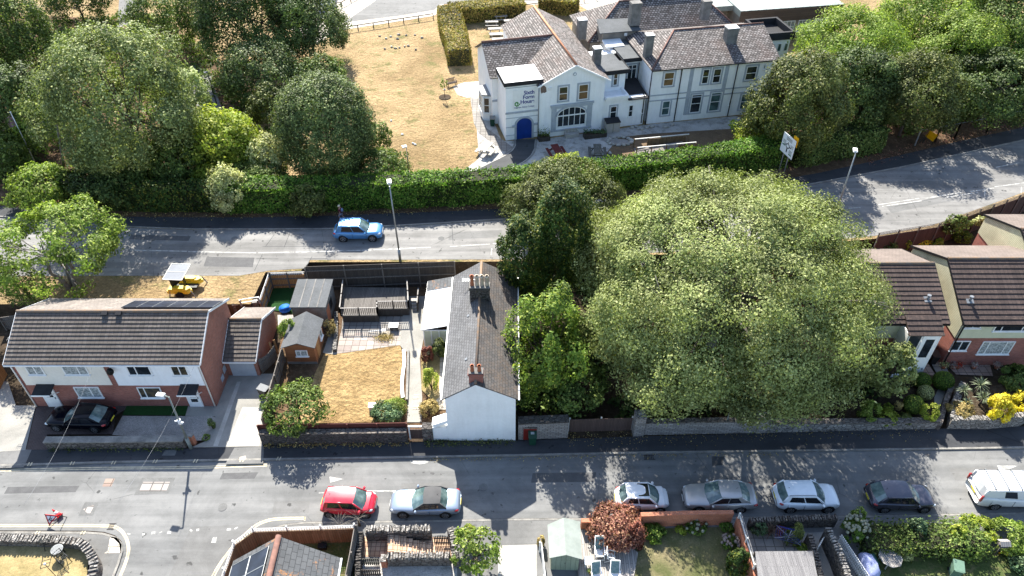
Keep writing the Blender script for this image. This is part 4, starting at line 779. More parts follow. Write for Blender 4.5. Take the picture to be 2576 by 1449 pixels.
# ---------------------------------------------------------------- the walker
def person(name, label, loc, rz, shirt, trous, skin='skin', hat='hat', bag='denim_blue', s=1.0):
    t = thing(name, label, 'person', loc); t.rotation_euler = (0, 0, rz); t.scale = (s,) * 3
    V = {'pel': (0, 0, .95, .15), 'waist': (0, 0, 1.08, .13), 'chest': (.03, 0, 1.32, .155), 'neck': (.05, 0, 1.48, .06), 'jaw': (.08, 0, 1.56, .07), 'head': (.08, 0, 1.66, .10), 'crown': (.07, 0, 1.73, .07),
         'hl': (0, .1, .9, .10), 'kl': (.20, .1, .5, .065), 'al': (.12, .1, .1, .042), 'tl': (.3, .1, .03, .035), 'hr': (0, -.1, .9, .10), 'kr': (-.04, -.1, .5, .065), 'ar': (-.33, -.1, .17, .042), 'tr': (-.17, -.1, .04, .035),
         'sl': (.03, .19, 1.40, .06), 'el': (-.08, .25, 1.14, .045), 'wl': (.04, .26, .92, .032), 'ml': (.08, .25, .84, .035), 'sr': (.03, -.19, 1.40, .06), 'er': (.06, -.25, 1.13, .045), 'wr': (.24, -.23, .98, .032), 'mr': (.3, -.22, .92, .035)}
    E = 'pel waist,waist chest,chest neck,neck jaw,jaw head,head crown,pel hl,hl kl,kl al,al tl,pel hr,hr kr,kr ar,ar tr,chest sl,sl el,el wl,wl ml,chest sr,sr er,er wr,wr mr'.split(',')
    for sd in ('l', 'r'):
        m = V['m' + sd]
        for i, (o, ln) in enumerate(((.025, .07), (.009, .085), (-.008, .08), (-.024, .062))): V[f'f{sd}{i}'] = (m[0] + .02, m[1] + o, m[2] - ln, .009); E.append(f'm{sd} f{sd}{i}')
        V[f't{sd}b'] = (m[0] + .05, m[1] + (.01), m[2] - .02, .011); E.append(f'm{sd} t{sd}b')
    names = list(V); me = bpy.data.meshes.new('body'); me.from_pydata([V[k][:3] for k in names], [tuple(names.index(q) for q in e.split()) for e in E], [])
    for m in (skin, shirt, trous): me.materials.append(MATS[m])
    o = bpy.data.objects.new('body', me); COL.objects.link(o); o.parent = t; md = o.modifiers.new('skin', 'SKIN')
    for i, k in enumerate(names): me.skin_vertices[0].data[i].radius = (V[k][3],) * 2
    me.skin_vertices[0].data[0].use_root = True; md.use_smooth_shade = True; sb = o.modifiers.new('sub', 'SUBSURF'); sb.levels = sb.render_levels = 1
    def mk(): q = MB(); q.local = True; q.smooth = True; return q
    q = mk(); q.tube([(0, 0, .92), (.01, 0, 1.05), (.035, 0, 1.3), (.04, 0, 1.46)], [.185, .17, .205, .09], 10)
    for sd, pp in ((1, ('sl', 'el')), (-1, ('sr', 'er'))): q.tube([V[pp[0]][:3], lerp3(V[pp[0]][:3], V[pp[1]][:3], .75)], [.085, .065], 8)
    q.build('shirt', shirt, t); q = mk()
    for a, b in (('hl', 'kl'), ('hr', 'kr')): q.tube([lerp3(V[a][:3], (0, 0, .95), .3), V[a][:3], lerp3(V[a][:3], V[b][:3], .95)], [.13, .13, .09], 8)
    q.build('shorts', trous, t); q = mk(); q.blob((.07, 0, 1.70), (.125, .11, .1), amp=.05); q.tube([(.07, 0, 1.695), (.08, 0, 1.71)], [.18, .16], 10); q.build('hat', hat, t)
    q = mk(); q.blob((-.2, 0, 1.25), (.12, .16, .22), amp=.1); q.build('backpack', bag, t)
    q = mk(); q.blob((.175, 0, 1.63), (.02, .015, .022), amp=0)
    for sd in (-1, 1): q.blob((.165, sd * .035, 1.66), (.012, .016, .009), amp=0); q.blob((.08, sd * .1, 1.635), (.02, .014, .03), amp=0)
    q.blob((.168, 0, 1.585), (.01, .025, .007), amp=0); q.build('face', skin, t); return t
q = P(861, 556, UP); person('person', 'person in a maroon top, patterned shorts and pale sun hat by the hedge', (*q, UP + .11), R(165), 'maroon', 'cloth_pale', s=.97)
# ---------------------------------------------------------------- building materials
bricks('brick_red', (.44, .115, .075), (.54, .17, .12), (.38, .3, .27), .225, .075, rough=.9)
bricks('brick_side', (.48, .15, .09), (.56, .21, .14), (.38, .3, .26), .225, .075, rough=.9)
bricks('brick_orange', (.66, .21, .10), (.76, .28, .15), (.32, .24, .2), .22, .075)
bricks('brick_white', (.42, .39, .36), (.52, .49, .46), (.22, .2, .18), .4, .16, stain=(.13, .11, .10), stscale=1.3, msize=.02, lo=.42, hi=.6)
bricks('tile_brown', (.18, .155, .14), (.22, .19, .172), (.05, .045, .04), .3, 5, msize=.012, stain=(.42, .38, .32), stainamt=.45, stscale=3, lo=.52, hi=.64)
bricks('tile_brown_sunlit', (.29, .26, .235), (.34, .30, .27), (.2, .17, .15), .3, .3, msize=.012, stain=(.5, .45, .38), stscale=1.5)  # same roof's back slope, with its sunlight put into a paler colour
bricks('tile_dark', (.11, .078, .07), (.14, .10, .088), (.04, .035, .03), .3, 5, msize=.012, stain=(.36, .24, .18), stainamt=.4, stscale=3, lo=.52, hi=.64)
bricks('tile_dark_sunlit', (.27, .22, .19), (.31, .25, .22), (.17, .14, .12), .3, .3, msize=.012)  # back slopes of the dark tiles, lightened in colour for the sun on them
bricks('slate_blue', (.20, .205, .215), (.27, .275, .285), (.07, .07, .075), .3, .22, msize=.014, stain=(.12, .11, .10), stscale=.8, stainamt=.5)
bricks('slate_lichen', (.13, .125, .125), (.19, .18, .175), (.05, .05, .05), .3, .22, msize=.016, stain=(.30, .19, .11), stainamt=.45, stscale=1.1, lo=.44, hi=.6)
bricks('slate_college', (.19, .17, .16), (.46, .42, .40), (.05, .045, .042), .38, .27, msize=.045, stain=(.24, .13, .10), stainamt=.45, stscale=.35, lo=.48, hi=.62)
bricks('slate_grey', (.15, .16, .17), (.19, .20, .21), (.07, .075, .08), .45, .32, msize=.016, stain=(.55, .23, .05), stainamt=.9, stscale=.7, lo=.56, hi=.64)
bricks('clad_cream', (.66, .64, .44), (.66, .64, .44), (.50, .48, .32), 20, .15, msize=.02)
plain('render_white', (.90, .90, .90), (.82, .83, .83), .8, .85, fine=.06, bump=.15, streak=.14); plain('render_bright', (.86, .87, .88), (.78, .79, .80), .5, .8, fine=.06, bump=.15, streak=.15); plain('render_cream', (.80, .75, .66), (.73, .68, .59), .5, .85, fine=.12, bump=.15)
plain('panel_cream', (.62, .63, .46), (.56, .57, .41), .6, .7, fine=.1); plain('cottage_white', (.86, .87, .85), (.72, .73, .71), .35, .85, fine=.08, bump=.25, lo=.4, hi=.8, streak=.12)
plain('trim_grey', (.48, .52, .58), (.42, .46, .51), 1.2, .8, fine=.15); plain('felt_grey', (.20, .21, .22), (.15, .16, .165), .7, .95, fine=.4, bump=.3); plain('felt_dark', (.055, .055, .06), (.035, .035, .04), .8, .9, fine=.4, bump=.3)
plain('roof_white', (.86, .86, .86), (.74, .74, .73), .6, .5, fine=.1); plain('ridge_red', (.33, .17, .13), (.22, .12, .10), 3, .85, fine=.3); plain('ridge_orange', (.62, .28, .15), (.5, .21, .11), 3, .85, fine=.2); plain('ridge_lichen', (.30, .255, .22), (.38, .24, .14), 2.5, .9, fine=.5)
plain('door_blue', (.012, .06, .36), (.01, .05, .28), .8, .4); plain('stucco_grey', (.36, .345, .32), (.22, .21, .195), 1.2, .9, fine=.4, bump=.3); plain('stucco_beige', (.40, .35, .29), (.30, .27, .23), 1, .9, fine=.2)
plain('lead', (.33, .35, .38), (.24, .26, .28), 1.5, .5, fine=.2); plain('metal_roof', (.36, .41, .38), (.31, .35, .33), .5, .5, fine=.1); plain('terracotta', (.55, .20, .10), (.42, .15, .08), 5, .8, fine=.3); plain('cream_pot', (.62, .54, .43), (.48, .40, .31), 5, .8, fine=.3)
planks('wood_grey', (.24, .21, .185), (.30, .27, .24), .14); planks('wood_dark', (.085, .07, .06), (.12, .10, .085), .14); planks('wood_orange', (.50, .25, .09), (.58, .31, .13), .15); planks('wood_cabin', (.40, .15, .06), (.46, .19, .08), .13, along='h')
planks('wood_brown', (.27, .175, .10), (.35, .24, .15), .15); planks('deck_grey', (.40, .37, .34), (.50, .47, .43), .14); planks('deck_shaded', (.15, .135, .12), (.22, .20, .18), .13); planks('clad_brown', (.17, .12, .095), (.22, .16, .13), .3, along='h'); planks('wood_maroon', (.15, .04, .03), (.19, .055, .04), .2, along='h'); planks('wood_sage', (.36, .42, .30), (.41, .47, .34), .3)
planks('gate_wood', (.13, .085, .07), (.18, .12, .10), .11); planks('reed', (.30, .29, .30), (.42, .41, .41), .035, msize=.006); plain('gate_red', (.33, .03, .02), (.25, .025, .02), 2, .5)
stone('stone_wall', (.33, .29, .25), (.22, .19, .17), (.09, .075, .065), 3.0); stone('stone_dark', (.20, .18, .165), (.13, .12, .11), (.05, .045, .04), 3.5); stone('stone_pale', (.48, .45, .41), (.34, .32, .29), (.12, .11, .10), 3.2)
glassy('glass_room', (.02, .025, .025), .08, .6, (.10, .075, .04)); glassy('glass_brown', (.16, .10, .05), .15, .5, (.10, .065, .035)); glassy('glass_teal', (.08, .14, .14), .1, .5, (.04, .07, .07))
plain('curtain', (.50, .52, .50), (.30, .33, .33), 7, .9, lo=.45, hi=.55)

def MBM(M): return MB(M)
def win(t, M, x0, x1, z0, z1, y, mull=(.5,), trans=(), glass='glass', surround=0, fw=.07, name='window', sill=True, sm='trim_grey', fm='white_plastic', d=0):
    """framed window on a wall facing local -y: frame with bars, sill, and the glass as a sub-part"""
    if surround:
        m = MB(M); w = surround; ys = (y - .045, y - .005)
        m.box(x0 - w, x0 - .002, *ys, z0, z1 + w); m.box(x1 + .002, x1 + w, *ys, z0, z1 + w); m.box(x0 - .001, x1 + .001, *ys, z1 + .002, z1 + w); m.box(x0 - w, x1 + w, y - .11, y - .005, z0 - w * .8, z0 - .002)
        m.build('window_surround', sm, t)
    m = MB(M); a, b = y - .075, y - .004
    m.box(x0, x1, a, b, z0, z0 + fw); m.box(x0, x1, a, b, z1 - fw, z1); m.box(x0, x0 + fw, a, b, z0 + fw + .001, z1 - fw - .001); m.box(x1 - fw, x1, a, b, z0 + fw + .001, z1 - fw - .001)
    for k in mull: xx = x0 + (x1 - x0) * k; m.box(xx - fw * .45, xx + fw * .45, a + .004, b, z0 + fw + .001, z1 - fw - .001)
    for k in trans: zz = z0 + (z1 - z0) * k; m.box(x0 + fw + .001, x1 - fw - .001, a + .008, b, zz - fw * .4, zz + fw * .4)
    f = m.build(name, fm, t)
    if sill and not surround: m = MB(M); m.box(x0 - .07, x1 + .07, y - .14, y - .005, z0 - .06, z0 - .002); m.build('sill', fm, f)
    m = MB(M); m.poly([(x0 + .02, y - .03, z0 + .02), (x1 - .02, y - .03, z0 + .02), (x1 - .02, y - .03, z1 - .02), (x0 + .02, y - .03, z1 - .02)]); m.build('pane', glass, f); return f
def door(t, M, x0, x1, z0, z1, y, m_='white_plastic', glass=True, name='door'):
    m = MB(M); m.box(x0, x1, y - .07, y - .005, z0, z1); m.box(x0 - .07, x0 - .002, y - .09, y - .004, z0, z1 + .07); m.box(x1 + .002, x1 + .07, y - .09, y - .004, z0, z1 + .07); m.box(x0, x1, y - .09, y - .004, z1 + .002, z1 + .07)
    d = m.build(name, m_, t)
    if glass:
        m = MB(M); w = x1 - x0
        for a, b in ((.55, .9), (.28, .45)) if glass is True else glass: m.box(x0 + w * .22, x1 - w * .22, y - .08, y - .07, z0 + (z1 - z0) * a, z0 + (z1 - z0) * b)
        m.build('glazing', 'glass', d)
    m = MB(M); m.box(x1 - .14, x1 - .08, y - .12, y - .075, z0 + .95, z0 + 1.12); m.build('handle', 'steel_grey', d); return d
def courses(m, E0, E1, R0, R1, n, step=.045, over=0):
    """a roof slope laid in n overlapping courses, eave line E0-E1 up to ridge line R0-R1"""
    E0, E1, R0, R1 = map(Vector, (E0, E1, R0, R1)); nn = (E1 - E0).cross(R0 - E0).normalized(); nn = nn if nn.z > 0 else -nn
    for i in range(n):
        a, b = i / n, min((i + 1.0) / n, 1); p0, p1, q0, q1 = E0.lerp(R0, a), E1.lerp(R1, a), E0.lerp(R0, b), E1.lerp(R1, b)
        m.poly([p0 + nn * step, p1 + nn * step, q1 + nn * .004, q0 + nn * .004]); m.poly([p0, p1, p1 + nn * step, p0 + nn * step])
    m.slab([E0, E1, R1, R0], .1)
def gable_roof(t, M, x0, x1, y0, y1, ze, zr, mat, n=12, over=.3, side=.12, backm=None, ridge='ridge_lichen', yr=None, fascia='white_plastic', step=.045, zb=None, drop=None, label=None):
    """ridge along local x"""
    yr = yr if yr is not None else (y0 + y1) / 2; s = (zr - ze) / (yr - y0); zl = ze - s * over * 0; zbk = zb if zb is not None else ze; X0, X1 = x0 - side, x1 + side
    m = MB(M); courses(m, (X0, y0 - over, ze), (X1, y0 - over, ze), (X0, yr, zr), (X1, yr, zr), n, step)
    ro = m.build('roof', mat, t); m = MB(M); m.slab([(X0, yr, zr), (X1, yr, zr), (X1, y1 + over, zbk), (X0, y1 + over, zbk)], .1); m.build('back_roof', backm or mat, t)
    m = MB(M); m.tube([(X0, yr, zr + .0), (X1, yr, zr + .0)], .13, 8); m.build('ridge_tiles', ridge, ro)
    m = MB(M); m.box(X0, X1, y0 - over - .09, y0 - over - .005, ze - .13, ze - .02); m.build('gutter', fascia, t)
    for X in (X0 - .02, X1 + .02):
        m = MB(M); m.bar((X, y0 - over, ze - .06), (X, yr, zr - .06), .035, .18); m.bar((X, yr, zr - .06), (X, y1 + over, zbk - .06), .035, .18); m.build('barge_board', fascia, t)
    return ro
def gable_walls(t, M, x0, x1, y0, y1, z0, ze, zr, mat, yr=None, name='wall', th=.06, zb=None):
    yr = yr if yr is not None else (y0 + y1) / 2; zb = zb or ze; m = MB(M); n = m.p([(x, y, z) for x in (x0, x1) for y, z in ((y0, z0), (y1, z0), (y1, zb - th), (yr, zr - th - .04), (y0, ze - th))])
    m.face((n + 4, n + 3, n + 2, n + 1, n)); m.face((n + 5, n + 6, n + 7, n + 8, n + 9)); m.face((n, n + 5, n + 9, n + 4)); m.face((n + 1, n + 2, n + 7, n + 6)); m.build(name, mat, t)
def pipe(t, pts, r=.05, m='white_plastic', name='downpipe'): q = MB(); q.tube(pts, r, 6); return q.build(name, m, t)
def chimney(t, c, size, z0, z1, mat, pots, potm, capm='stucco_grey', M=None, pot_h=.55, r=.13, rz=0):
    m = MB(M); m.cbox((c[0], c[1], (z0 + z1) / 2), (size[0], size[1], z1 - z0), rz); m.cbox((c[0], c[1], z1 - .12), (size[0] + .12, size[1] + .12, .14), rz); ch = m.build('chimney', mat, t)
    m = MB(M); m.cbox((c[0], c[1], z1 + .03), (size[0] + .06, size[1] + .06, .06), rz); m.build('chimney_cap', capm, ch)
    for i in range(pots):
        k = (i - (pots - 1) / 2) * (size[0] / max(pots, 1)); m = MB(M); pm = potm[i % len(potm)] if isinstance(potm, (list, tuple)) else potm
        m.lathe((c[0] + k, c[1], z1 + .06), [(r * 1.1, 0), (r, .06), (r * .85, pot_h * .8), (r * 1.1, pot_h * .85), (r * 1.1, pot_h), (r * .7, pot_h), (r * .7, pot_h - .1)], 12); m.build('chimney_pot', pm, ch)
    return ch
I4 = Matrix()
# ---------------------------------------------------------------- left pair of houses with garage
yF = 36.2; xL, xR = -36.1, -22.35
t = thing('brick_house', 'brick house pair with long brown tiled roof, one half cream and the other white', 'house', (xL, yF, .1))
gable_walls(t, I4, xL, xR, yF, yF + 6.5, .1, 4.95, 6.85, 'brick_side')
gable_roof(t, I4, xL, xR, yF, yF + 6.5, 4.95, 6.85, 'tile_brown', 13, backm='tile_brown_sunlit', step=.06)
m = MB(); m.box(xL + .01, xR - .01, yF - .03, yF - .003, .1, 4.86); m.build('front_wall', 'brick_red', t)
sx = lambda u, v: FY(u, v, yF)[0]; sz = lambda v: FY(1288, v, yF)[1]
m = MB(); m.box(sx(67, 966), sx(284, 967), yF - .07, yF - .032, sz(967), 4.86); m.build('render_panel', 'render_cream', t, label='cream rendered upper panel')
m = MB(); m.box(sx(299.5, 968), sx(517, 968), yF - .07, yF - .032, sz(968), 4.86); m.build('render_panel', 'render_bright', t, label='white rendered upper panel')
for u0, u1, v1, v0, mu, gl in ((76, 117, 940, None, (.5,), 'curtain'), (167, 228, 940, None, (.62,), 'curtain'), (328, 386, 941, None, (.36,), 'glass'), (438, 478, 942, None, (.5,), 'glass_room'), (200, 262, 998, 972, (.62,), 'curtain'), (357, 415, 999, 972.5, (.28,), 'glass_room')):
    z0 = sz(v1); z1 = sz(v0) if v0 else 4.72; win(t, I4, sx(u0, v1), sx(u1, v1), z0, z1, yF - (.07 if v0 is None else .03), mu, glass=gl)
m = MB(); m.M = Matrix.Translation((sx(350, 941), yF - .12, 4.0)) @ Matrix.Rotation(R(-38), 4, 'Z'); m.box(-.45, 0, -.03, 0, -.35, .4); m.build('open_casement', 'white_plastic', t)
for a, b, gl in ((126, 157, ((.55, .9),)), (481.5, 511, True)):
    door(t, I4, sx(a, 1018), sx(b, 1018), .1, 2.12, yF - .03, glass=gl)
for a, b in ((80, 126), (446, 493)):
    zc = 2.55; x0 = FY(a, 972, yF - .5)[0]; x1 = FY(b, 972, yF - .5)[0]; m = MB(); m.slab([(x0, yF - 1.0, zc - .12), (x1, yF - 1.0, zc - .12), (x1, yF - .03, zc + .1), (x0, yF - .03, zc + .1)], .08); cn = m.build('porch_canopy', 'felt_dark', t)
    m = MB(); m.box(x0 - .02, x1 + .02, yF - 1.04, yF - 1.0, zc - .22, zc - .1); m.bar((x1 - .05, yF - .9, zc - .2), (x1 - .05, yF - .03, zc - .85), .06); m.build('canopy_trim', 'white_plastic', cn)
    m = MB(); m.bar((x0 + .05, yF - .9, zc - .2), (x0 + .05, yF - .03, zc - .85), .06); m.build('bracket', 'white_plastic', cn)
pipe(t, [(xL + .12, yF - .3, 4.85), (xL + .12, yF - .09, 4.6), (xL + .12, yF - .09, .12)], .055); pipe(t, [(xR - .12, yF - .3, 4.85), (xR - .12, yF - .09, 4.6), (xR - .12, yF - .09, .12)], .055)
m = MB(); m.M = Matrix.Translation((sx(285, 930), yF - .35, 4.3)) @ Matrix.Rotation(R(60), 4, 'X'); m.lathe((0, 0, 0), [(.05, -.06), (.2, -.03), (.28, .03), (.26, .035), (.1, 0)], 12); m.build('satellite_dish', 'dark_metal', t)
for u in (262, 297): x = FY(u, 787, yF + 3.0)[0]; m = MB(); m.cbox((x, yF + 3.02, 6.86), (.42, .3, .16), 0, R(25)); m.build('roof_vent', 'felt_dark', t)
x0, x1 = FY(318, 765, yF + 4.6)[0], FY(545, 765, yF + 4.6)[0]; sl = (4.95 - 6.85) / 3.55
def bk(y): return 6.85 + sl * (y - yF - 3.25)
m = MB(); m.slab([(x0, yF + 3.9, bk(yF + 3.9) + .16), (x1, yF + 3.9, bk(yF + 3.9) + .16), (x1, yF + 5.7, bk(yF + 5.7) + .16), (x0, yF + 5.7, bk(yF + 5.7) + .16)], .06); sp = m.build('solar_panel', 'solar', t)
for k in range(7): x = x0 + (x1 - x0) * k / 6; m = MB(); m.bar((x, yF + 3.9, bk(yF + 3.9) + .165), (x, yF + 5.7, bk(yF + 5.7) + .165), .03, .02); m.build('panel_frame', 'steel_grey', sp)
m = MB(); m.bar((xL - .15, yF + 2, 4.6), (xL - .35, yF + 2, 5.4), .04)
for k in range(5): m.bar((xL - .75 + k * .12, yF + 1.75, 5.35), (xL - .75 + k * .12, yF + 2.25, 5.35), .02)
m.bar((xL - .8, yF + 2, 5.35), (xL - .2, yF + 2, 5.35), .025); m.build('tv_aerial', 'steel_grey', t)
m = MB(); m.box(xR + .005, xR + .03, yF + 1.8, yF + 2.3, .7, 1.2); m.box(xR + .005, xR + .03, yF + 2.5, yF + 3.0, .9, 1.5); m.build('meter_box', 'trim_grey', t)
yG = 39.3; xg = -19.85
gable_walls(t, I4, xR + .01, xg, yG, yG + 5.6, .1, 1.98, 3.55, 'brick_side', name='garage_wall')
gable_roof(t, I4, xR + .15, xg, yG, yG + 5.6, 1.98, 3.55, 'tile_brown', 10, backm='tile_brown_sunlit', side=.1, step=.06)
m = MB(); m.box(xR + .35, xg - .25, yG - .06, yG - .004, .1, 1.82); m.build('garage_door', 'trim_grey', t)
# gates beside the garage
q0 = (xg + .1, yG + .1); q1 = P(700, 905, .1); t = thing('garden_gate', 'pair of pale grey arched timber gates beside the small garage', 'gate', (*q0, .1)); m = MB(); L = (Vector(q1) - Vector(q0)).length; g = (Vector(q1) - Vector(q0)).normalized(); n = 9
for i in range(n):
    a = Vector(q0) + g * L * i / n; b = Vector(q0) + g * L * (i + .94) / n; m.prism([tuple(a), tuple(b), (b.x + .0, b.y + .05), (a.x, a.y + .05)], .15, 1.75 - .25 * math.sin(math.pi * (i + .5) / n))
m.build('boards', 'wood_grey', t); m = MB(); m.bar((*q0, .6), (*q1, .6), .06); m.bar((*q0, 1.2), (*q1, 1.2), .06); m.build('rails', 'wood_grey', t)
# ---------------------------------------------------------------- white cottage end-on to the street
cx0, cx1, cy0, cy1, ze, zr, xr = -4.6, .25, 33.0, 46.0, 4.7, 6.2, -2.45
t = thing('white_cottage', 'narrow slate-roofed cottage with a blank white gable facing the street', 'house', (cx0, cy0, .1))
Mc = Matrix.Translation((0, 0, 0)); m = MB(); n = m.p([(x, y, z) for y in (cy0, cy1) for x, z in ((cx0, .05), (cx1, .05), (cx1, ze - .08), (xr, zr - .12), (cx0, ze - .08))])
for f in ((0, 1, 2, 3, 4), (9, 8, 7, 6, 5), (1, 6, 7, 2), (0, 4, 9, 5)): m.face([n + i for i in f])
m.build('wall', 'cottage_white', t)
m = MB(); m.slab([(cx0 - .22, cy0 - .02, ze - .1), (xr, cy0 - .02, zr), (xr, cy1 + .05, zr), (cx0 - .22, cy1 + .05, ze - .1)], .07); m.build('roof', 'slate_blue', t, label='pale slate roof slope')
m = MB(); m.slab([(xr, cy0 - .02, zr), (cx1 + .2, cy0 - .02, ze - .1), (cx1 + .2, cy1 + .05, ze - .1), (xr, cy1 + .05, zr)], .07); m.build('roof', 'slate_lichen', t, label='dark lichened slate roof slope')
m = MB(); m.tube([(xr, cy0 - .02, zr), (xr, cy1 + .05, zr)], .1, 8); m.build('ridge_tiles', 'ridge_lichen', t)
m = MB(); m.box(cx0 - .3, cx0 - .2, cy0, cy1, ze - .22, ze - .12); m.build('gutter', 'steel_grey', t); m = MB(); m.box(cx1 + .18, cx1 + .28, cy0, cy1, ze - .22, ze - .12); m.build('gutter', 'white_plastic', t)
chimney(t, (xr + .02, cy0 + .55), (.95, .5), zr - .5, zr + .65, 'brick_red', 2, 'terracotta', pot_h=.5)
yb = P(1213, 742, 6.2)[1]; chimney(t, (xr + .0, yb), (1.5, .65), zr - .7, zr + .95, 'stone_dark', 4, ('terracotta', 'cream_pot', 'cream_pot', 'cream_pot'), pot_h=.9, r=.15)
m = MB(); m.slab([(cx0 - 1.1, cy0 + .02, 1.75), (cx0 - .01, cy0 + .02, 2.3), (cx0 - .01, cy0 + .75, 2.3), (cx0 - 1.1, cy0 + .75, 1.75)], .3); m.box(cx0 - 1.08, cx0 - .01, cy0 + .04, cy0 + .6, .05, 1.45); m.build('side_buttress', 'cottage_white', t)
for u, v in ((1245, 790), (1178, 798), (1173, 908), (1246, 917), (1241, 760)):
    x, y = P(u, v, 5.5); z = zr - abs(x - xr) * (zr - ze + .1) / (xr - cx0 + .2) + .04; m = MB(); m.cbox((x, y, z), (.2, .22, .03), 0, 0, R(-30 if x > xr else 30) * -1); m.build('lead_patch', 'lead', t)
x, y = P(1180, 712, 5.8); m = MB(); m.bar((x - .5, y, 6.1), (x + .5, y, 6.15), .03); m.bar((x + .5, y, 5.3), (x + .5, y, 6.15), .04)
for k in range(8): m.bar((x - .5 + k * .12, y - .2, 6.12), (x - .5 + k * .12, y + .2, 6.12), .02)
m.build('tv_aerial', 'steel_grey', t); pipe(t, [(cx0 - .25, cy0 + 5, 4.5), (cx0 - .08, cy0 + 5, 4.2), (cx0 - .08, cy0 + 5, .1)], .05, 'steel_grey')
for y0 in (cy0 + 3, cy0 + 8.5): win(t, Matrix.Translation((cx0, 0, 0)) @ Matrix.Translation((0, y0, 0)) @ Matrix.Rotation(R(-90), 4, 'Z'), -.5, .5, 2.9, 4.1, 0)
# lean-to on the cottage
a = P(1066, 830, 2.15); b = P(1072, 708, 2.15); lx0 = (a[0] + b[0]) / 2; ly0, ly1 = a[1], b[1]; t = thing('lean_to', 'white-roofed glazed lean-to on the garden side of the cottage', 'lean-to', (lx0, ly0, .05))
ym = P(1068, 732, 2.2)[1]; m = MB(); m.slab([(lx0, ly0, 2.15), (cx0 - .02, ly0, 2.75), (cx0 - .02, ym, 2.75), (lx0, ym, 2.15)], .06); m.build('roof', 'roof_white', t); m = MB(); m.slab([(lx0 - .02, ym + .01, 2.2), (cx0 - .02, ym + .01, 2.8), (cx0 - .02, ly1, 2.8), (lx0 - .02, ly1, 2.2)], .08); m.build('back_roof', 'slate_grey', t)
m = MB(); m.box(lx0 + .1, lx0 + .16, ly0 + .1, ly1, .05, 2.08); m.box(lx0 + .1, cx0 - .02, ly1 - .06, ly1, .05, 2.2); m.build('wall', 'stucco_beige', t)
win(t, Matrix.Translation((lx0 + .1, ly0 + .1, 0)), 0, cx0 - lx0 - .12, .1, 2.08, 0, (.25, .5, .75), glass='panel_cream'); m = MB()
for k in range(5): y = ly0 + (ym - ly0) * k / 4; m.bar((lx0 - .02, y, 2.16), (cx0 - .02, y, 2.76), .03, .04)
m.bar((lx0, ly0, 2.1), (lx0, ly1, 2.1), .08); m.build('glazing_bars', 'white_plastic', t)
# ---------------------------------------------------------------- garden sheds
t = thing('garden_shed', 'flat-roofed grey rendered outbuilding with three pale roof seams', 'shed', (*P(727, 815, .05), .05)); zt = 2.6; c = [P(749, 702, zt), P(838, 702, zt), P(819, 773, zt), P(727, 773, zt)]
k = lambda p, s=.93: [tuple(Vector(p[i]).lerp(sum((Vector(q) for q in p), Vector((0, 0))) / 4, 1 - s)) for i in range(4)]
m = MB(); m.prism(k(c), .05, zt - .09); m.build('wall', 'stucco_grey', t); m = MB(); m.prism(c, zt - .1, zt); ro = m.build('roof', 'felt_grey', t)
for s in (.27, .52, .76): m = MB(); q0 = Vector(c[0]).lerp(Vector(c[1]), s); q1 = Vector(c[3]).lerp(Vector(c[2]), s); m.bar((*q0, zt + .012), (*q1, zt + .012), .09, .02); m.build('roof_seam', 'stucco_grey', ro)
m = MB(); q = k(c); a, b = Vector(q[1]), Vector(q[2]); nx = Vector((1, 0)); p0, p1 = a.lerp(b, .35), a.lerp(b, .6); m.slab([(p0.x + .03, p0.y, .9), (p1.x + .03, p1.y, .9), (p1.x + .03, p1.y, 1.8), (p0.x + .03, p0.y, 1.8)], .03, (1, 0, 0)); m.build('window', 'glass', t)
m = MB(); p0, p1 = a.lerp(b, .68), a.lerp(b, .95); m.slab([(p0.x + .03, p0.y, .05), (p1.x + .03, p1.y, .05), (p1.x + .03, p1.y, 1.95), (p0.x + .03, p0.y, 1.95)], .03, (1, 0, 0)); m.build('door', 'terracotta', t)
zE, zA = 2.05, 2.75; fl, fr_, ap, bk_, br = P(705, 876, zE), P(792, 876, zE), P(746, 864, zA), P(770.5, 783, zA), P(814, 803, zE); bl = (fl[0] + br[0] - fr_[0], fl[1] + br[1] - fr_[1])
t = thing('garden_cabin', 'orange-brown timber cabin with grey felt gable roof and white window', 'shed', (*fl, .05)); m = MB(); m.slab([(*fl, zE), (*ap, zA), (*bk_, zA), (*bl, zE)], .06); m.slab([(*ap, zA), (*fr_, zE), (*br, zE), (*bk_, zA)], .06); m.build('roof', 'felt_grey', t)
q = k([fl, fr_, br, bl], .86); m = MB(); n = m.p([(*q[0], .05), (*q[1], .05), (*q[1], zE - .0), ((q[0][0] + q[1][0]) / 2, (q[0][1] + q[1][1]) / 2, zA - .13), (*q[0], zE - .0), (*q[3], .05), (*q[2], .05), (*q[2], zE - .0), ((q[2][0] + q[3][0]) / 2, (q[2][1] + q[3][1]) / 2, zA - .13), (*q[3], zE - .0)])
for f in ((0, 1, 2, 3, 4), (9, 8, 7, 6, 5), (1, 6, 7, 2), (0, 4, 9, 5)): m.face([n + i for i in f])
m.build('wall', 'wood_cabin', t); ang = math.degrees(math.atan2(q[1][1] - q[0][1], q[1][0] - q[0][0])); Mf = Matrix.Translation((q[0][0], q[0][1], 0)) @ Matrix.Rotation(R(ang), 4, 'Z'); Lf = (Vector(q[1]) - Vector(q[0])).length
win(t, Mf, Lf * .36, Lf * .76, .95, 1.6, 0, (.4,), glass='curtain'); sa = math.atan2(q[2][1] - q[1][1], q[2][0] - q[1][0]); Ms = Matrix.Translation((q[1][0], q[1][1], 0)) @ Matrix.Rotation(sa, 4, 'Z'); Ls = (Vector(q[2]) - Vector(q[1])).length
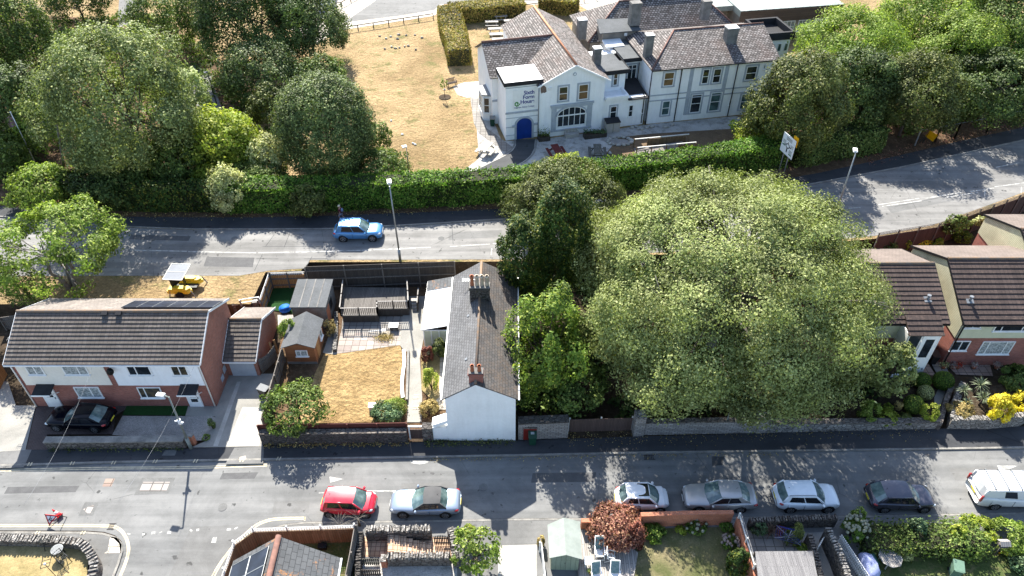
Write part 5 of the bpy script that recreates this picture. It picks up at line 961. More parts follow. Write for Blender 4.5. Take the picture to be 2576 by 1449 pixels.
win(t, Ms, Ls * .62, Ls * .85, .9, 1.8, 0, (), glass='glass_net'); m = MB(Ms); m.box(Ls * .2, Ls * .45, -.04, -.004, .1, 1.9); m.build('door', 'wood_orange', t); m = MB(Mf); m.box(-.02, Lf + .02, -.03, -.002, .05, .28); m.build('plinth', 'stucco_grey', t)
# ---------------------------------------------------------------- right-hand houses
def rhouse(lab, x0, x1, y0, D, ze, zr, panels=True, left_clad=True, fas='black_plastic'):
    t = thing('terraced_house', lab, 'house', (x0, y0, .1), 'brown-tiled houses on the right'); gable_walls(t, I4, x0, x1, y0, y0 + D, .1, ze, zr, 'brick_red')
    gable_roof(t, I4, x0, x1, y0, y0 + D, ze, zr, 'tile_dark', 13, backm='tile_dark_sunlit', fascia=fas, step=.06)
    if left_clad:
        m = MB(); yr = y0 + D / 2; m.slab([(x0 - .06, y0, 3.2), (x0 - .06, y0, ze - .1), (x0 - .06, yr, zr - .14), (x0 - .06, y0 + D, ze - .1), (x0 - .06, y0 + D, 3.2)], .04, (-1, 0, 0)); m.ax = Vector((1, 0, 0)); m.build('gable_cladding', 'clad_cream', t)
    m = MB(); m.box(x0 + .02, x1 - .02, y0 - .06, y0 - .003, 3.2, ze - .12); m.build('front_cladding', 'panel_cream', t); return t
yR = 40.4; t = rhouse('cream and brick house at the right edge with white picture window and potted flowers below', 34.3, 44.5, yR, 9.2, 4.85, 7.35)
rx = lambda u, v: FY(u, v, yR)[0]; rz_ = lambda v: FY(1288, v, yR)[1]
for u0, u1, v1, v0, mu, tr, gl in ((2424, 2464, 823, None, (.5,), (), 'glass'), (2495, 2590, 831, None, (.2, .75), (), 'glass'), (2387, 2429, 881, 857, (.5,), (), 'glass'), (2455, 2535, 890, 858, (.22, .76), (), 'curtain')):
    win(t, I4, rx(u0, v1), rx(u1, v1), rz_(v1), rz_(v0) if v0 else 4.62, yR - (.06 if v0 is None else 0), mu, tr, glass=gl)
pipe(t, [(34.4, yR - .3, 4.75), (34.4, yR - .12, 4.4), (34.4, yR - .12, .1)], .055, 'black_plastic')
def flue(t, u, v):
    x, y = P(u, v, 5.2); z = 4.85 + (y - yR + .3) * (7.3 - 4.85) / 4.9; m = MB(); m.cbox((x, y, z + .07), (.55, .5, .04), 0, R(22)); m.tube([(x, y, z), (x, y, z + .45)], .1, 8); m.tube([(x, y, z + .38), (x, y, z + .5)], .15, 8); m.build('roof_flue', 'lead', t)
flue(t, 2432, 770)
t = rhouse('brown-tiled house half hidden by the big oak, with a white glazed porch', 22.5, 32.95, yR, 8.6, 4.95, 7.1, left_clad=False); flue(t, 2326, 768)
win(t, I4, rx(2255, 812), rx(2300, 812), rz_(812), 4.7, yR - .06); win(t, I4, rx(2240, 880), rx(2274, 880), rz_(880), rz_(857), yR)
px0, px1 = FY(2283, 845, yR - 1.3)[0], FY(2368, 845, yR - 1.3)[0]; zp = FY(2330, 845, yR - 1.5)[1]
m = MB(); courses(m, (px0, yR - 1.5, zp), (px1 + .1, yR - 1.5, zp), (px0, yR - .02, zp + .75), (px1 + .1, yR - .02, zp + .75), 4, .06); m.build('porch_roof', 'tile_dark', t)
m = MB(); m.box(px0 + .05, px1, yR - 1.3, yR - 1.2, .1, .9); m.box(px0 + .05, px1, yR - 1.3, yR - 1.2, zp - .15, zp - .05); m.box(px1 - .06, px1, yR - 1.3, yR, .1, zp - .05); m.box(px0 + .05, px0 + .12, yR - 1.3, yR, .1, zp - .05); m.build('porch_wall', 'white_plastic', t)
win(t, Matrix.Translation((0, yR - 1.3, 0)), px0 + .1, px0 + (px1 - px0) * .45, .5, zp - .1, 0, (), (.5,)); door(t, Matrix.Translation((0, yR - 1.3, 0)), px0 + (px1 - px0) * .5, px1 - .1, .12, zp - .15, 0, glass=((.5, .92),))
t = rhouse('set-back brown-tiled house at the far right with a cream clad gable', 42.6, 54, 45.0, 9.0, 5.0, 6.9)
# ---------------------------------------------------------------- the college building
A_ = Fr(P(1353.9, 347.5, UP), 13.8); Hf = Fr(P(1625, 312, UP), 11.3)
t = thing('college_building', 'large white rendered college house with slate roofs, blue arched door and lettered panel', 'building', (*P(1353.9, 347.5, UP), UP)); col = t; MA, MH = A_.M, Hf.M
def slopes(M, quads, mat, name='roof', ridge=None, rm='ridge_red', rw=.12, th=.1):
    m = MB(M)
    for q in quads: m.slab(q, th)
    o = m.build(name, mat, col)
    if ridge:
        for rr in ridge: m = MB(M); m.tube(rr, rw, 6); m.build('ridge_tiles', rm, o)
    return o
# gable wing
xa, xb_ = 0, 7.45; ze, za, xm = 8.25, 10.15, 3.95; yb = 17.0
m = MB(MA); n = m.p([(x, z_[0], z_[1]) for x, z_ in []]); n = m.p([(xa, 0, UP), (xb_, 0, UP), (xb_, 0, ze), (xm, 0, za - .1), (xa, 0, ze), (xa, yb, UP), (xb_, yb, UP), (xb_, yb, ze), (xm, yb, za - .1), (xa, yb, ze)])
for f in ((0, 1, 2, 3, 4), (9, 8, 7, 6, 5), (1, 6, 7, 2), (0, 4, 9, 5)): m.face([n + i for i in f])
m.build('wall', 'render_white', col)
s = (za - ze) / (xm - xa); s2 = (za - ze) / (xb_ - xm)
slopes(MA, [[(xa - .3, -.25, ze - .3 * s), (xm, -.25, za), (xm, yb + .2, za), (xa - .3, yb + .2, ze - .3 * s)], [(xm, -.25, za), (xb_ + .5, -.25, ze - .5 * s2), (xb_ + .5, yb + .2, ze - .5 * s2), (xm, yb + .2, za)]], 'slate_college', ridge=[[(xm, -.25, za + .04), (xm, yb + .2, za + .04)]], rm='ridge_orange')
m = MB(MA); m.bar((xa - .32, -.29, ze - .3 * s - .08), (xm, -.29, za - .08), .06, .16); m.bar((xb_ + .52, -.29, ze - .5 * s2 - .08), (xm, -.29, za - .08), .06, .16); m.build('barge_board', 'render_white', col)
# left wing
x0w = -4.25; y0w, y1w = 4.35, 12.2; zw_e, zw_r = 7.75, 10.0; yw = 8.3
m = MB(MA); n = m.p([(x, y, z) for x in (x0w, .0) for y, z in ((y0w, UP), (y1w, UP), (y1w, zw_e), (yw, zw_r - .1), (y0w, zw_e))])
for f in ((4, 3, 2, 1, 0), (0, 5, 9, 4), (1, 2, 7, 6)): m.face([n + i for i in f])
m.build('wing_wall', 'render_white', col)
slopes(MA, [[(x0w - .3, y0w - .3, zw_e - .12), (2.2, y0w - .3, zw_e - .12), (xm, yw, zw_r), (x0w - .3, yw, zw_r)], [(x0w - .3, yw, zw_r), (xm, yw, zw_r), (2.2, y1w + .3, zw_e), (x0w - .3, y1w + .3, zw_e)]], 'slate_college', ridge=[[(x0w - .3, yw, zw_r + .04), (xm - .1, yw, zw_r + .04)]])
m = MB(MA); m.box(x0w - .25, 0, y0w - .38, y0w - .3, zw_e - .2, zw_e - .08); m.build('gutter', 'black_plastic', col); m = MB(MA); m.box(x0w - .03, -3.7, y0w - .06, y0w - .003, 4.6, 4.85); m.build('string_course', 'trim_grey', col)
m = MB(MA); m.prism([(x0w - .001, 5.2), (x0w - .9, 5.6), (x0w - .9, 7.6), (x0w - .001, 8.0)], UP, 4.9); m.build('bay_wall', 'render_white', col); m = MB(MA); m.prism([(x0w - .002, 5.1), (x0w - 1.0, 5.5), (x0w - 1.0, 7.7), (x0w - .002, 8.1)], 4.9, 5.05); m.build('bay_roof', 'lead', col)
win(col, MA @ Matrix.Translation((x0w - .9, 7.4, 0)) @ Matrix.Rotation(R(-90), 4, 'Z'), 0, 1.6, 2.8, 4.7, 0, (.5,), (.5,), glass='glass_net'); win(col, MA @ Matrix.Translation((x0w - .45, 5.4, 0)) @ Matrix.Rotation(R(-24), 4, 'Z'), -.35, .35, 2.8, 4.7, -.06, (), (.5,))
# porch block with the lettered panel
px0, px1, py = -3.65, -.02, .35; zt = 8.55
m = MB(MA); m.box(px0, px1, py, y0w - .0, UP, zt); m.build('porch_wall', 'render_white', col); m = MB(MA); m.box(px0 - .15, px1 + .5, py - .15, y0w - .2, zt + .002, zt + .16); m.build('porch_roof', 'roof_white', col); m = MB(MA); m.box(px0 - .22, px1 + .5, py - .22, py - .15, zt - .25, zt + .2); m.box(px0 - .22, px0 - .15, py - .14, y0w - .2, zt - .25, zt + .2); m.build('roof_edge', 'felt_dark', col)
m = MB(MA); m.box(px0 - .06, px1, py - .07, py - .003, 5.0, 5.22); m.build('string_course', 'trim_grey', col)
for zz in (2.35, 3.35, 4.45, 8.0): m = MB(MA); m.box(px0 - .03, px1 + .0, py - .035, py - .003, zz, zz + .07); m.build('string_course', 'trim_grey', col)
dx0, dx1 = A_.px(1299, 340, py)[0], A_.px(1337, 340, py)[0]; dm = (dx0 + dx1) / 2; dr = (dx1 - dx0) / 2; arc = [(dm + dr * math.cos(k * math.pi / 12), 3.6 + dr * .85 * math.sin(k * math.pi / 12)) for k in range(13)]
m = MB(MA); m.poly([(dx0, py - .045, UP)] + [(dx1, py - .045, UP)] + [(x, py - .045, z) for x, z in arc]); m.build('door', 'door_blue', col)
m = MB(MA); R1, R2 = dr, dr + .22
for k in range(12):
    a, b = k * math.pi / 12, (k + 1) * math.pi / 12; m.slab([(dm + R1 * math.cos(a), py - .09, 3.6 + .85 * R1 * math.sin(a)), (dm + R2 * math.cos(a), py - .09, 3.6 + .85 * R2 * math.sin(a)), (dm + R2 * math.cos(b), py - .09, 3.6 + .85 * R2 * math.sin(b)), (dm + R1 * math.cos(b), py - .09, 3.6 + .85 * R1 * math.sin(b))], .08, tuple(MA.to_3x3() @ Vector((0, -1, 0))))
for x in (dx0 - .22, dx1): m.box(x, x + .22, py - .1, py - .002, UP, 3.6)
m.box(dx0 - .5, dx0, py - .14, py - .003, 3.35, 3.58); m.box(dx1, px1, py - .14, py - .003, 3.35, 3.58); m.build('door_arch', 'trim_grey', col)
bx0, bz0 = A_.px(1290, 268, py); bx1, bz1 = A_.px(1347, 218, py); m = MB(MA); m.box(bx0, bx1, py - .06, py - .004, 5.45, 7.75); pn = m.build('name_panel', 'white_plastic', col)
def text(s, size, x, y, z, M, mat, parent, align='RIGHT', bold=.016, name='lettering'):
    cu = bpy.data.curves.new(name, 'FONT'); cu.body = s; cu.size = size; cu.align_x = align; cu.offset = bold; cu.extrude = .004; cu.materials.append(MATS[mat])
    tmp = bpy.data.objects.new('tmp', cu); COL.objects.link(tmp); bpy.context.view_layer.update(); me = bpy.data.meshes.new_from_object(tmp.evaluated_get(bpy.context.evaluated_depsgraph_get())); bpy.data.objects.remove(tmp)
    X = M @ Matrix.Translation((x, y, z)) @ Matrix.Rotation(R(90), 4, 'X'); me.transform(Matrix.Translation(-Vector(rootloc(parent).location)) @ X); o = bpy.data.objects.new(name, me); COL.objects.link(o); o.parent = parent; return o
for i, w in enumerate(('Sixth', 'Form', 'House')): text(w, .60, bx1 - .1, py - .07, 7.15 - i * .52, MA, 'ink_blue', pn)
text('Newton Abbot College', .235, bx1 - .1, py - .07, 5.62, MA, 'ink_blue', pn, bold=.004)
plain('leaf_green', (.10, .42, .10)); m = MB(MA)
for k in range(9): a = k * .75; rr = .28 * math.sqrt((k + 1) / 9); m.M = MA @ Matrix.Translation((bx0 + .45 + rr * math.cos(a), py - .066, 6.15 + rr * math.sin(a))) @ Matrix.Rotation(R(90), 4, 'X'); m.tube([(0, 0, 0), (0, 0, .006)], .09, 8)
m.M = MA; m.bar((bx0 + .45, py - .066, 5.55), (bx0 + .5, py - .066, 6.1), .05, .01, (0, 1, 0)); m.build('tree_emblem', 'leaf_green', pn)
# gable windows
def aw(u0, u1, v1, v0, yl=0, M=MA, fr=A_, mull=(), trans=(.5,), glass='glass', sur=.2, name='window'):
    x0, z0 = fr.px(u0, v1, yl); x1, _ = fr.px(u1, v1, yl); z1 = fr.px(u0, v0, yl)[1]; return win(col, M, x0, x1, z0, z1, yl, mull, trans, glass, sur, name=name)
aw(1405, 1427, 254, 219, glass='glass_room'); aw(1454, 1478, 251, 213, glass='glass_brown')
x0, z0 = A_.px(1401, 320, 0); x1, _ = A_.px(1471, 316, 0); z1, z2 = z0 + 1.35, z0 + 2.35; xmid = (x0 + x1) / 2; rw = (x1 - x0) / 2
f = win(col, MA, x0, x1, z0, z1, 0, (.2, .4, .6, .8), sill=False, name='arched_window'); m = MB(MA); ar = [(xmid + rw * math.cos(k * math.pi / 14), z1 + .95 * math.sin(k * math.pi / 14)) for k in range(15)]
m.poly([(x, -.028, z) for x, z in ar]); m.build('arch_pane', 'glass', f); m = MB(MA)
for a, b in zip(ar, ar[1:]): m.bar((a[0], -.04, a[1]), (b[0], -.04, b[1]), .08, .07, (0, 1, 0))
for k in (.2, .4, .6, .8): xx = x0 + (x1 - x0) * k; m.box(xx - .03, xx + .03, -.07, -.005, z1, z1 + .95 * math.sqrt(max(0, 1 - ((xx - xmid) / rw) ** 2)))
m.box(x0, x1, -.072, -.006, z1 - .02, z1 + .06); m.build('arch_bars', 'white_plastic', f)
m = MB(MA)
for a, b in zip(ar, ar[1:]):
    o = lambda p, k: (xmid + (p[0] - xmid) * k, -.1, z1 + (p[1] - z1) * k); m.slab([o(a, 1.04), o(a, 1.18), o(b, 1.18), o(b, 1.04)], .09, tuple(MA.to_3x3() @ Vector((0, -1, 0))))
m.box(x0 - .7, x0 - .15, -.1, -.004, z0 - .3, z1 + .95); m.box(x1 + .15, x1 + .7, -.1, -.004, z0 - .3, z1 + .95); m.box(x0 - .85, x1 + .85, -.16, -.004, z1 + 1.2, z1 + 1.42); m.box(x0 - .75, x1 + .75, -.12, -.004, z1 + .97, z1 + 1.19 - .0); m.box(x0 - .75, x1 + .75, -.14, -.004, z0 - .5, z0 - .31); m.build('arch_surround', 'trim_grey', col)
x, z = A_.px(1446, 186, 0); m = MB(MA); m.M = MA @ Matrix.Translation((x, -.03, z)) @ Matrix.Rotation(R(90), 4, 'X'); m.tube([(0, 0, 0), (0, 0, .05)], .2, 12); m.build('roundel', 'trim_grey', col); m = MB(MA); m.M = MA @ Matrix.Translation((x, -.085, z)) @ Matrix.Rotation(R(90), 4, 'X'); m.tube([(0, 0, 0), (0, 0, .02)], .11, 12); m.build('roundel_face', 'render_white', col)
plain('bare_plaster', (.30, .22, .18), (.24, .17, .14), 4, .9); x, z = A_.px(1367, 225, 0); m = MB(MA); g = random.Random(4); pts = [(x + (.38 + g.uniform(-.1, .1)) * math.cos(k * .52), -.012, z + (.45 + g.uniform(-.12, .12)) * math.sin(k * .52)) for k in range(12)]; m.poly(pts); m.build('bare_plaster_patch', 'bare_plaster', col)
x, z = A_.px(1383, 223, 0); m = MB(MA); m.cbox((x, -.09, z), (.35, .16, .32)); m.build('alarm_box', 'white_plastic', col)
for x in (-.06,): m = MB(MA); m.tube([(x, -.08, UP), (x, -.08, ze - .1)], .05, 6); m.build('downpipe', 'steel_grey', col)
# link: low front range, upper bays and flat roofs
zl = 5.35; m = MB(MA); m.box(xb_ + .001, 12.6, .28, 7, UP, zl); m.build('link_wall', 'render_white', col)
m = MB(MA); m.box(xb_ + .3, 10.35, .0, 3.0, zl + .002, zl + .22); m.box(xb_ + .3, 10.4, -.1, .15, zl + .23, zl + .5); m.box(10.2, 10.4, .16, 3.0, zl + .23, zl + .5); m.build('balcony', 'render_white', col)
m = MB(MA); m.slab([(10.45, -.05, 5.25), (12.85, -.05, 5.25), (12.85, 4.2, 5.75), (10.45, 4.2, 5.75)], .12); m.build('link_roof', 'felt_dark', col)
m = MB(MA); m.box(xb_ + .002, 10.6, 2.0, 8, zl + .004, 7.75); m.build('bay_wall', 'render_white', col); m = MB(MA); m.box(xb_ - .3, 10.9, 1.75, 6.3, 7.75, 8.0); m.build('flat_roof', 'felt_grey', col); m = MB(MA); m.box(xb_ + .2, 10.95, 1.68, 1.75, 7.6, 8.08); m.box(10.9, 10.97, 1.76, 6.3, 7.6, 8.08); m.build('roof_edge', 'felt_dark', col)
m = MB(MA); m.box(10.601, 13.5, 4.2, 12, zl, 8.0); m.build('rear_wall', 'render_white', col); m = MB(MA); m.box(10.99, 13.3, 3.9, 10.2, 8.02, 8.25); m.build('flat_roof', 'felt_grey', col); m = MB(MA); m.box(10.99, 13.3, 3.83, 3.9, 7.85, 8.3); m.build('roof_edge', 'felt_dark', col)
aw(1541, 1552, 215, 182, 2.0, sur=.18, glass='glass_room'); aw(1576, 1598, 199, 164, 4.2, mull=(.5,), trans=(.7,), sur=.18)
aw(1533, 1549, 297, 268, .28, sur=.16); aw(1579, 1590, 294, 265, .28, sur=0); aw(1612, 1618, 284, 272, .28, trans=(), sur=0)
m = MB(MA); m.tube([(12.4, .2, 2.0), (12.4, .2, zl), (12.9, 3.8, zl + .3), (12.9, 3.8, 7.7)], .06, 6); m.build('downpipe', 'black_plastic', col)
# long right range
yq = 0; hx0, hx1 = 0.05, 14.6; D = 10.2; ze, zr = 8.55, 10.55; yr = 5.1
m = MB(MH); m.box(hx0, hx1, 0, D, UP, ze - .05); m.build('range_wall', 'render_white', col)
e = .35; q = [(hx0 - e, -e, ze - .05), (hx1 + .4, -e, ze - .05), (hx1 + .4, yr, zr), (4.0, yr, zr)]; slopes(MH, [q, [(hx0 - e, D + e, ze - .05), (hx0 - e, -e, ze - .05), (4.0, yr, zr)], [(4.0, yr, zr), (hx1 + .4, yr, zr), (hx1 + .4, D + e, ze - .05), (hx0 - e, D + e, ze - .05)]], 'slate_college', ridge=[[(4.0, yr, zr + .03), (hx1 + .4, yr, zr + .03)], [(hx0 - e, -e, ze), (4.0, yr, zr + .03)]], rw=.09)
m = MB(MH); m.box(hx0 - e, hx1 + .4, -e - .1, -e - .005, ze - .16, ze - .03); m.build('gutter', 'black_plastic', col)
for zz, a in ((5.25, .1), (4.6, .1)): m = MB(MH); m.box(hx0, hx1, -.05, -.002, zz, zz + .14); m.build('string_course', 'trim_grey', col)
hw = lambda *a, **k: aw(*a, M=MH, fr=Hf, **k)
hw(1667, 1692, 217, 183, glass='glass_brown'); hw(1662, 1681, 290, 255, glass='glass_teal'); hw(1763, 1779, 211, 175, glass='glass'); hw(1790, 1809, 209, 174, glass='glass'); hw(1733, 1758, 284, 239, glass='glass'); hw(1781, 1808, 280, 234, glass='glass_teal')
hw(1872, 1898, 202, 168, glass='glass'); hw(1858, 1880, 275, 238, glass='glass_teal'); hw(1919, 1924, 174, 163, trans=(), sur=0); hw(1832, 1838, 264, 254, trans=(), sur=0)
for u, a in ((1741, 0), (1828, 0)): x = Hf.px(u, 180, 0)[0]; m = MB(MH); m.box(x - .22, x + .22, -.062, -.003, 2.5, 8.4); m.build('pilaster', 'trim_grey', col)
for u in (1637, 1711, 1848): x = Hf.px(u, 200, 0)[0]; m = MB(MH); m.tube([(x, -.12, UP), (x, -.12, ze - .1)], .06, 6); m.build('downpipe', 'black_plastic', col)
# rear range, square turret
m = MB(MH); m.box(-4.2, 14.5, 10.4, 18.5, UP, 7.9); m.build('rear_range_wall', 'stucco_beige', col)
slopes(MH, [[(-4.6, 9.9, 7.8), (14.9, 9.9, 7.8), (11.0, 14.2, 10.9), (.3, 14.2, 10.9)], [(-4.6, 18.9, 7.8), (-4.6, 9.9, 7.8), (.3, 14.2, 10.9)], [(14.9, 9.9, 7.8), (14.9, 18.9, 7.8), (11.0, 14.2, 10.9)], [(.3, 14.2, 10.9), (11, 14.2, 10.9), (14.9, 18.9, 7.8), (-4.6, 18.9, 7.8)]], 'slate_college', ridge=[[(.3, 14.2, 10.93), (11, 14.2, 10.93)], [(11, 14.2, 10.9), (14.9, 9.9, 7.85)], [(.3, 14.2, 10.9), (-4.6, 9.9, 7.85)]], rw=.09)
m = MB(MH); m.box(-3.2, 1.2, 9.0, 11.2, 8.0, 9.35); m.build('dormer_wall', 'stucco_beige', col); m = MB(MH); m.slab([(-3.6, 8.7, 9.36), (1.5, 8.7, 9.36), (1.5, 11.6, 9.7), (-3.0, 12.2, 9.7)], .1); m.build('dormer_roof', 'felt_grey', col); m = MB(MH); m.cbox((-.3, 8.95, 8.9), (.35, .05, .35)); m.build('wall_vent', 'white_plastic', col)
m = MB(MH); m.slab([(-3.2, 7.1, 8.35), (-1.0, 7.1, 8.35), (-1.0, 8.9, 8.5), (-3.2, 8.9, 8.5)], .2); m.build('skylight', 'roof_white', col)
jx, jy = Hf.g(1919, 87, 9.5); m = MB(MH); m.box(jx + .1, jx + 3.8, jy + .1, jy + 4.3, UP, 8.7); m.build('turret_wall', 'render_white', col); m = MB(MH); a, b, c, d = jx - .15, jx + 4.05, jy - .15, jy + 4.55
m.box(a, b, c, c + .3, 8.71, 9.6); m.box(a, b, d - .3, d, 8.71, 9.6); m.box(a, a + .3, c + .3, d - .3, 8.71, 9.6); m.box(b - .3, b, c + .3, d - .3, 8.71, 9.6); m.box(a + .3, b - .3, c + .3, d - .3, 8.71, 8.85); m.build('turret_parapet', 'felt_dark', col)
for k in range(4): win(col, MH @ Matrix.Translation((jx + .1, jy + .1, 0)), .5 + k * .85, 1.0 + k * .85, 7.2, 8.2, 0, (), (), 'glass_teal', sill=False)
for u, v, w, z0, z1, dep in ((1465, 48, 1.0, 8.6, 10.3, .9), (1503, 120, .85, 7.9, 9.9, .8), (1635, 87, .85, 8.9, 11.2, .75), (1842, 68, 1.3, 9.6, 11.3, 1.0), (1600, 6, 1.2, 10.2, 12.2, 1.0), (1779, 2, 1.0, 10.2, 11.8, .8)):
    x, y = P(u, v, z1); chimney(col, (x, y), (w, dep), z0 - .6, z1, 'stucco_grey', 0, 'terracotta', 'roof_white' if v > 20 else 'stucco_grey', rz=R(12))
# flat-roofed block behind
kx = Fr(P(1850, 104, UP), 10); t = thing('flat_roofed_block', 'low modern block with ribbed pale green roof and brown cladding behind the turret', 'building', (*P(1850, 104, UP), UP)); MK = kx.M
m = MB(MK); m.box(0, 15, 0, 12, UP, 5.2); m.box(-10, -.001, 4, 16, UP, 5.2); m.build('wall', 'stucco_beige', t); m = MB(MK); m.box(-.1, 15.2, -.1, -.003, 4.3, 6.0); m.build('cladding', 'clad_brown', t); m = MB(MK); m.box(-.1, 15.2, -.05, 12, 5.21, 6.05); m.build('roof', 'metal_roof', t)
m = MB(MK); m.box(-14, -.11, 2.5, 16, 5.21, 5.9); m.build('lower_roof', 'metal_roof', t); m = MB(MK)
for k in range(14): m.box(.3 + k * 1.08, .38 + k * 1.08, 0, 12, 6.051, 6.12)
m.build('roof_ribs', 'roof_white', t)
for k in range(3): m = MB(MK); m.box(-9 + k * 2.4, -7.9 + k * 2.4, 4.5 + k * .5, 5.5 + k * .5, 5.91, 6.2); m.build('rooflight', 'roof_white', t)
for k in range(5): win(t, MK, 2.0 + k * 2.3, 3.8 + k * 2.3, 2.6, 4.2, 0, (.33, .66), (.5,), 'glass_net')
t = thing('white_outbuilding', 'corner of a white building at the top edge beside the trees', 'building', (*P(838, 20, UP), UP)); fr = Fr(P(832, 22, UP), 4); m = MB(fr.M); m.box(-7, 0, 0, 8, UP, 5); m.build('wall', 'render_bright', t); m = MB(fr.M); m.box(-7.1, .15, -.15, 8, 5.01, 5.2); m.build('roof', 'felt_grey', t); m = MB(fr.M); m.box(-7, .02, -.03, -.002, UP, 2.4); m.build('plinth', 'trim_grey', t)
t = thing('blue_white_block', 'sliver of white and blue panelled wall behind the college chimneys', 'building', (*P(1600, 4, UP), UP)); fr = Fr(P(1590, 8, UP), 12); m = MB(fr.M); m.box(0, 6, 6, 12, UP, 7); m.build('wall', 'render_bright', t); m = MB(fr.M); m.box(.2, 5.8, 5.9, 5.99, 3, 6.5); m.build('panel', 'sky_blue', t)
# ---------------------------------------------------------------- foliage materials
leaf('leaf_oak', (.20, .23, .085), (.33, .365, .145), (.43, .45, .22), .28, .14)
leaf('leaf_maple', (.11, .18, .035), (.215, .30, .06), (.38, .43, .09), .4, .25)
leaf('leaf_grey', (.115, .15, .055), (.27, .31, .12), (.45, .48, .22), .3, .24)
leaf('leaf_dark', (.045, .075, .022), (.10, .145, .04), (.20, .25, .08), .22, .15)
leaf('leaf_mid', (.07, .112, .028), (.155, .215, .055), (.28, .33, .10), .32, .2)
leaf('leaf_bright', (.13, .195, .035), (.26, .35, .07), (.42, .48, .14), .4, .25)
leaf('leaf_lime', (0.195, 0.256, 0.033), (0.36, 0.426, 0.066), (0.54, 0.54, 0.11), .4, .25)
leaf('leaf_round', (.065, .095, .036), (.15, .20, .07), (.30, .35, .14), .24, .18)
leaf('leaf_yew', (0.03, 0.0639, 0.0132), (0.075, 0.121, 0.0242), (0.18, 0.185, 0.033), .2, .2)
leaf('leaf_yew_gold', (.06, .08, .022), (.14, .16, .045), (.24, .25, .08), .22, .2)
leaf('leaf_willow', (0.225, 0.27, 0.121), (0.405, 0.469, 0.22), (0.57, 0.596, 0.297), .3, .2)
leaf('leaf_hedge', (.06, .135, .016), (.13, .25, .035), (.24, .34, .07), .35, .3)
leaf('leaf_box', (0.06, 0.121, 0.0165), (0.135, 0.213, 0.033), (0.225, 0.284, 0.055), .25, .2)
leaf('leaf_brownhedge', (0.255, 0.185, 0.055), (0.21, 0.241, 0.044), (0.45, 0.312, 0.11), .3, .3)
leaf('leaf_red', (.20, .075, .065), (.40, .17, .14), (.52, .28, .20), .3, .3)
leaf('leaf_purple', (0.135, 0.0426, 0.0385), (0.255, 0.0852, 0.066), (0.39, 0.142, 0.099), .3, .2)
leaf('leaf_gold', (0.6, 0.469, 0.022), (0.87, 0.682, 0.044), (1.02, 0.852, 0.11), .3, .3)
leaf('leaf_dry', (0.33, 0.227, 0.099), (0.48, 0.355, 0.154), (0.6, 0.469, 0.22), .3, .3)
leaf('leaf_blue', (0.06, 0.121, 0.0605), (0.15, 0.227, 0.121), (0.285, 0.355, 0.198), .25, .2)
leaf('leaf_pale', (0.33, 0.341, 0.154), (0.54, 0.54, 0.264), (0.72, 0.682, 0.374), .3, .3)
leaf('petal_white', (.55, .54, .46), (.70, .69, .60), (.8, .8, .74), .2, .3); leaf('petal_pink', (.48, .38, .40), (.60, .52, .52), (.55, .35, .5), .2, .15)
leaf('petal_red', (.55, .04, .03), (.70, .10, .05), None, .2); leaf('petal_orange', (.75, .35, .02), (.8, .45, .04), None, .2)
def fit(u0, v0, u1, v1, zg, clear=.25, ry=1.0):
    """crown centre, radii and height of a plant whose crown fills this part of the photo"""
    uc, vc = (u0 + u1) / 2, (v0 + v1) / 2; ph = TH + math.atan((vc - 724.5) / F); hc = zg + 3
    for _ in range(12):
        x, y = P(uc, vc, hc); dist = y * cT + (H - hc) * sT; sc = F / dist; Rx = (u1 - u0) / 2 / sc; hv = (v1 - v0) / 2 / sc * math.cos(math.atan((vc - 724.5) / F)); k = hv ** 2 - (Rx * ry * math.sin(ph)) ** 2
        Rz = math.sqrt(max(k, (Rx * .45) ** 2)) / math.cos(ph) if k > 0 else Rx * .5
        Rz = max(Rx * .5, min(Rz, Rx * 2.2)); hc = zg + Rz * (1 + clear)
    return (x, y), (Rx, Rx * ry, Rz), hc + Rz - zg
def T(name, label, box, m, z=UP, clear=.03, size=.24, cov=1.6, cat='tree', nl=None, lr=.3, seed=None, group=None, ry=1., bark='bark', inner=.15, uneven=.2, br=14, stems=1, tr=None, low=-.5, power=1., sh=.95):
    u0, v0, u1, v1 = box; cu, cv = (u0 + u1) / 2, (v0 + v1) / 2; box2 = (cu + (u0 - cu) * sh, cv + (v0 - cv) * (sh - .03), cu + (u1 - cu) * sh, cv + (v1 - cv) * (sh - .03))
    xy, R3, h = fit(*box2, z, clear, ry); seed = seed or int(box[0] * 7 + box[1]) % 997 + 1; ar = 4 * math.pi * ((R3[0] * R3[1]) ** .8 + 2 * (R3[0] * R3[2]) ** .8) / 3 if False else 4 * math.pi * (R3[0] * R3[1] * R3[2]) ** (2 / 3)
    n = int(cov * ar / (size * size * .31)); nl = nl or int(5.6 / lr ** 2)
    return tree(name, label, cat, xy, z, h, R3, m, bark, n, size, nl, lr, seed, group, stems, (0, 0), tr or max(.12, R3[0] * .035), .3, low, inner, uneven, br, power)
def S(name, label, box, m, z=.1, size=.13, cov=1.6, seed=None, group=None, cat='shrub', nl=14, lr=.42, ry=1.):
    u0, v0, u1, v1 = box; box = (u0 + (u1 - u0) * .05, v0 + (v1 - v0) * .1, u1 - (u1 - u0) * .05, v1)
    xy, R3, h = fit(*box, z, -.1, ry); seed = seed or int(box[0] * 3 + box[1]) % 997 + 1; n = int(cov * 3.4 * math.pi * R3[0] * max(R3[0], h * .6) / (size * size * .31))
    return shrub(name, label, cat, xy, z, (R3[0], R3[0] * ry), h, m, n, size, seed, group, nl, lr)
GL = 'trees and tall bushes on the college bank at upper left'
T('broadleaf_tree', 'huge grey-green spreading tree dominating the upper left bank', (105, 45, 500, 500), 'leaf_grey', group=GL, nl=90, lr=.26, cov=1.8, uneven=.26, low=-.9, power=2.3, sh=.9)
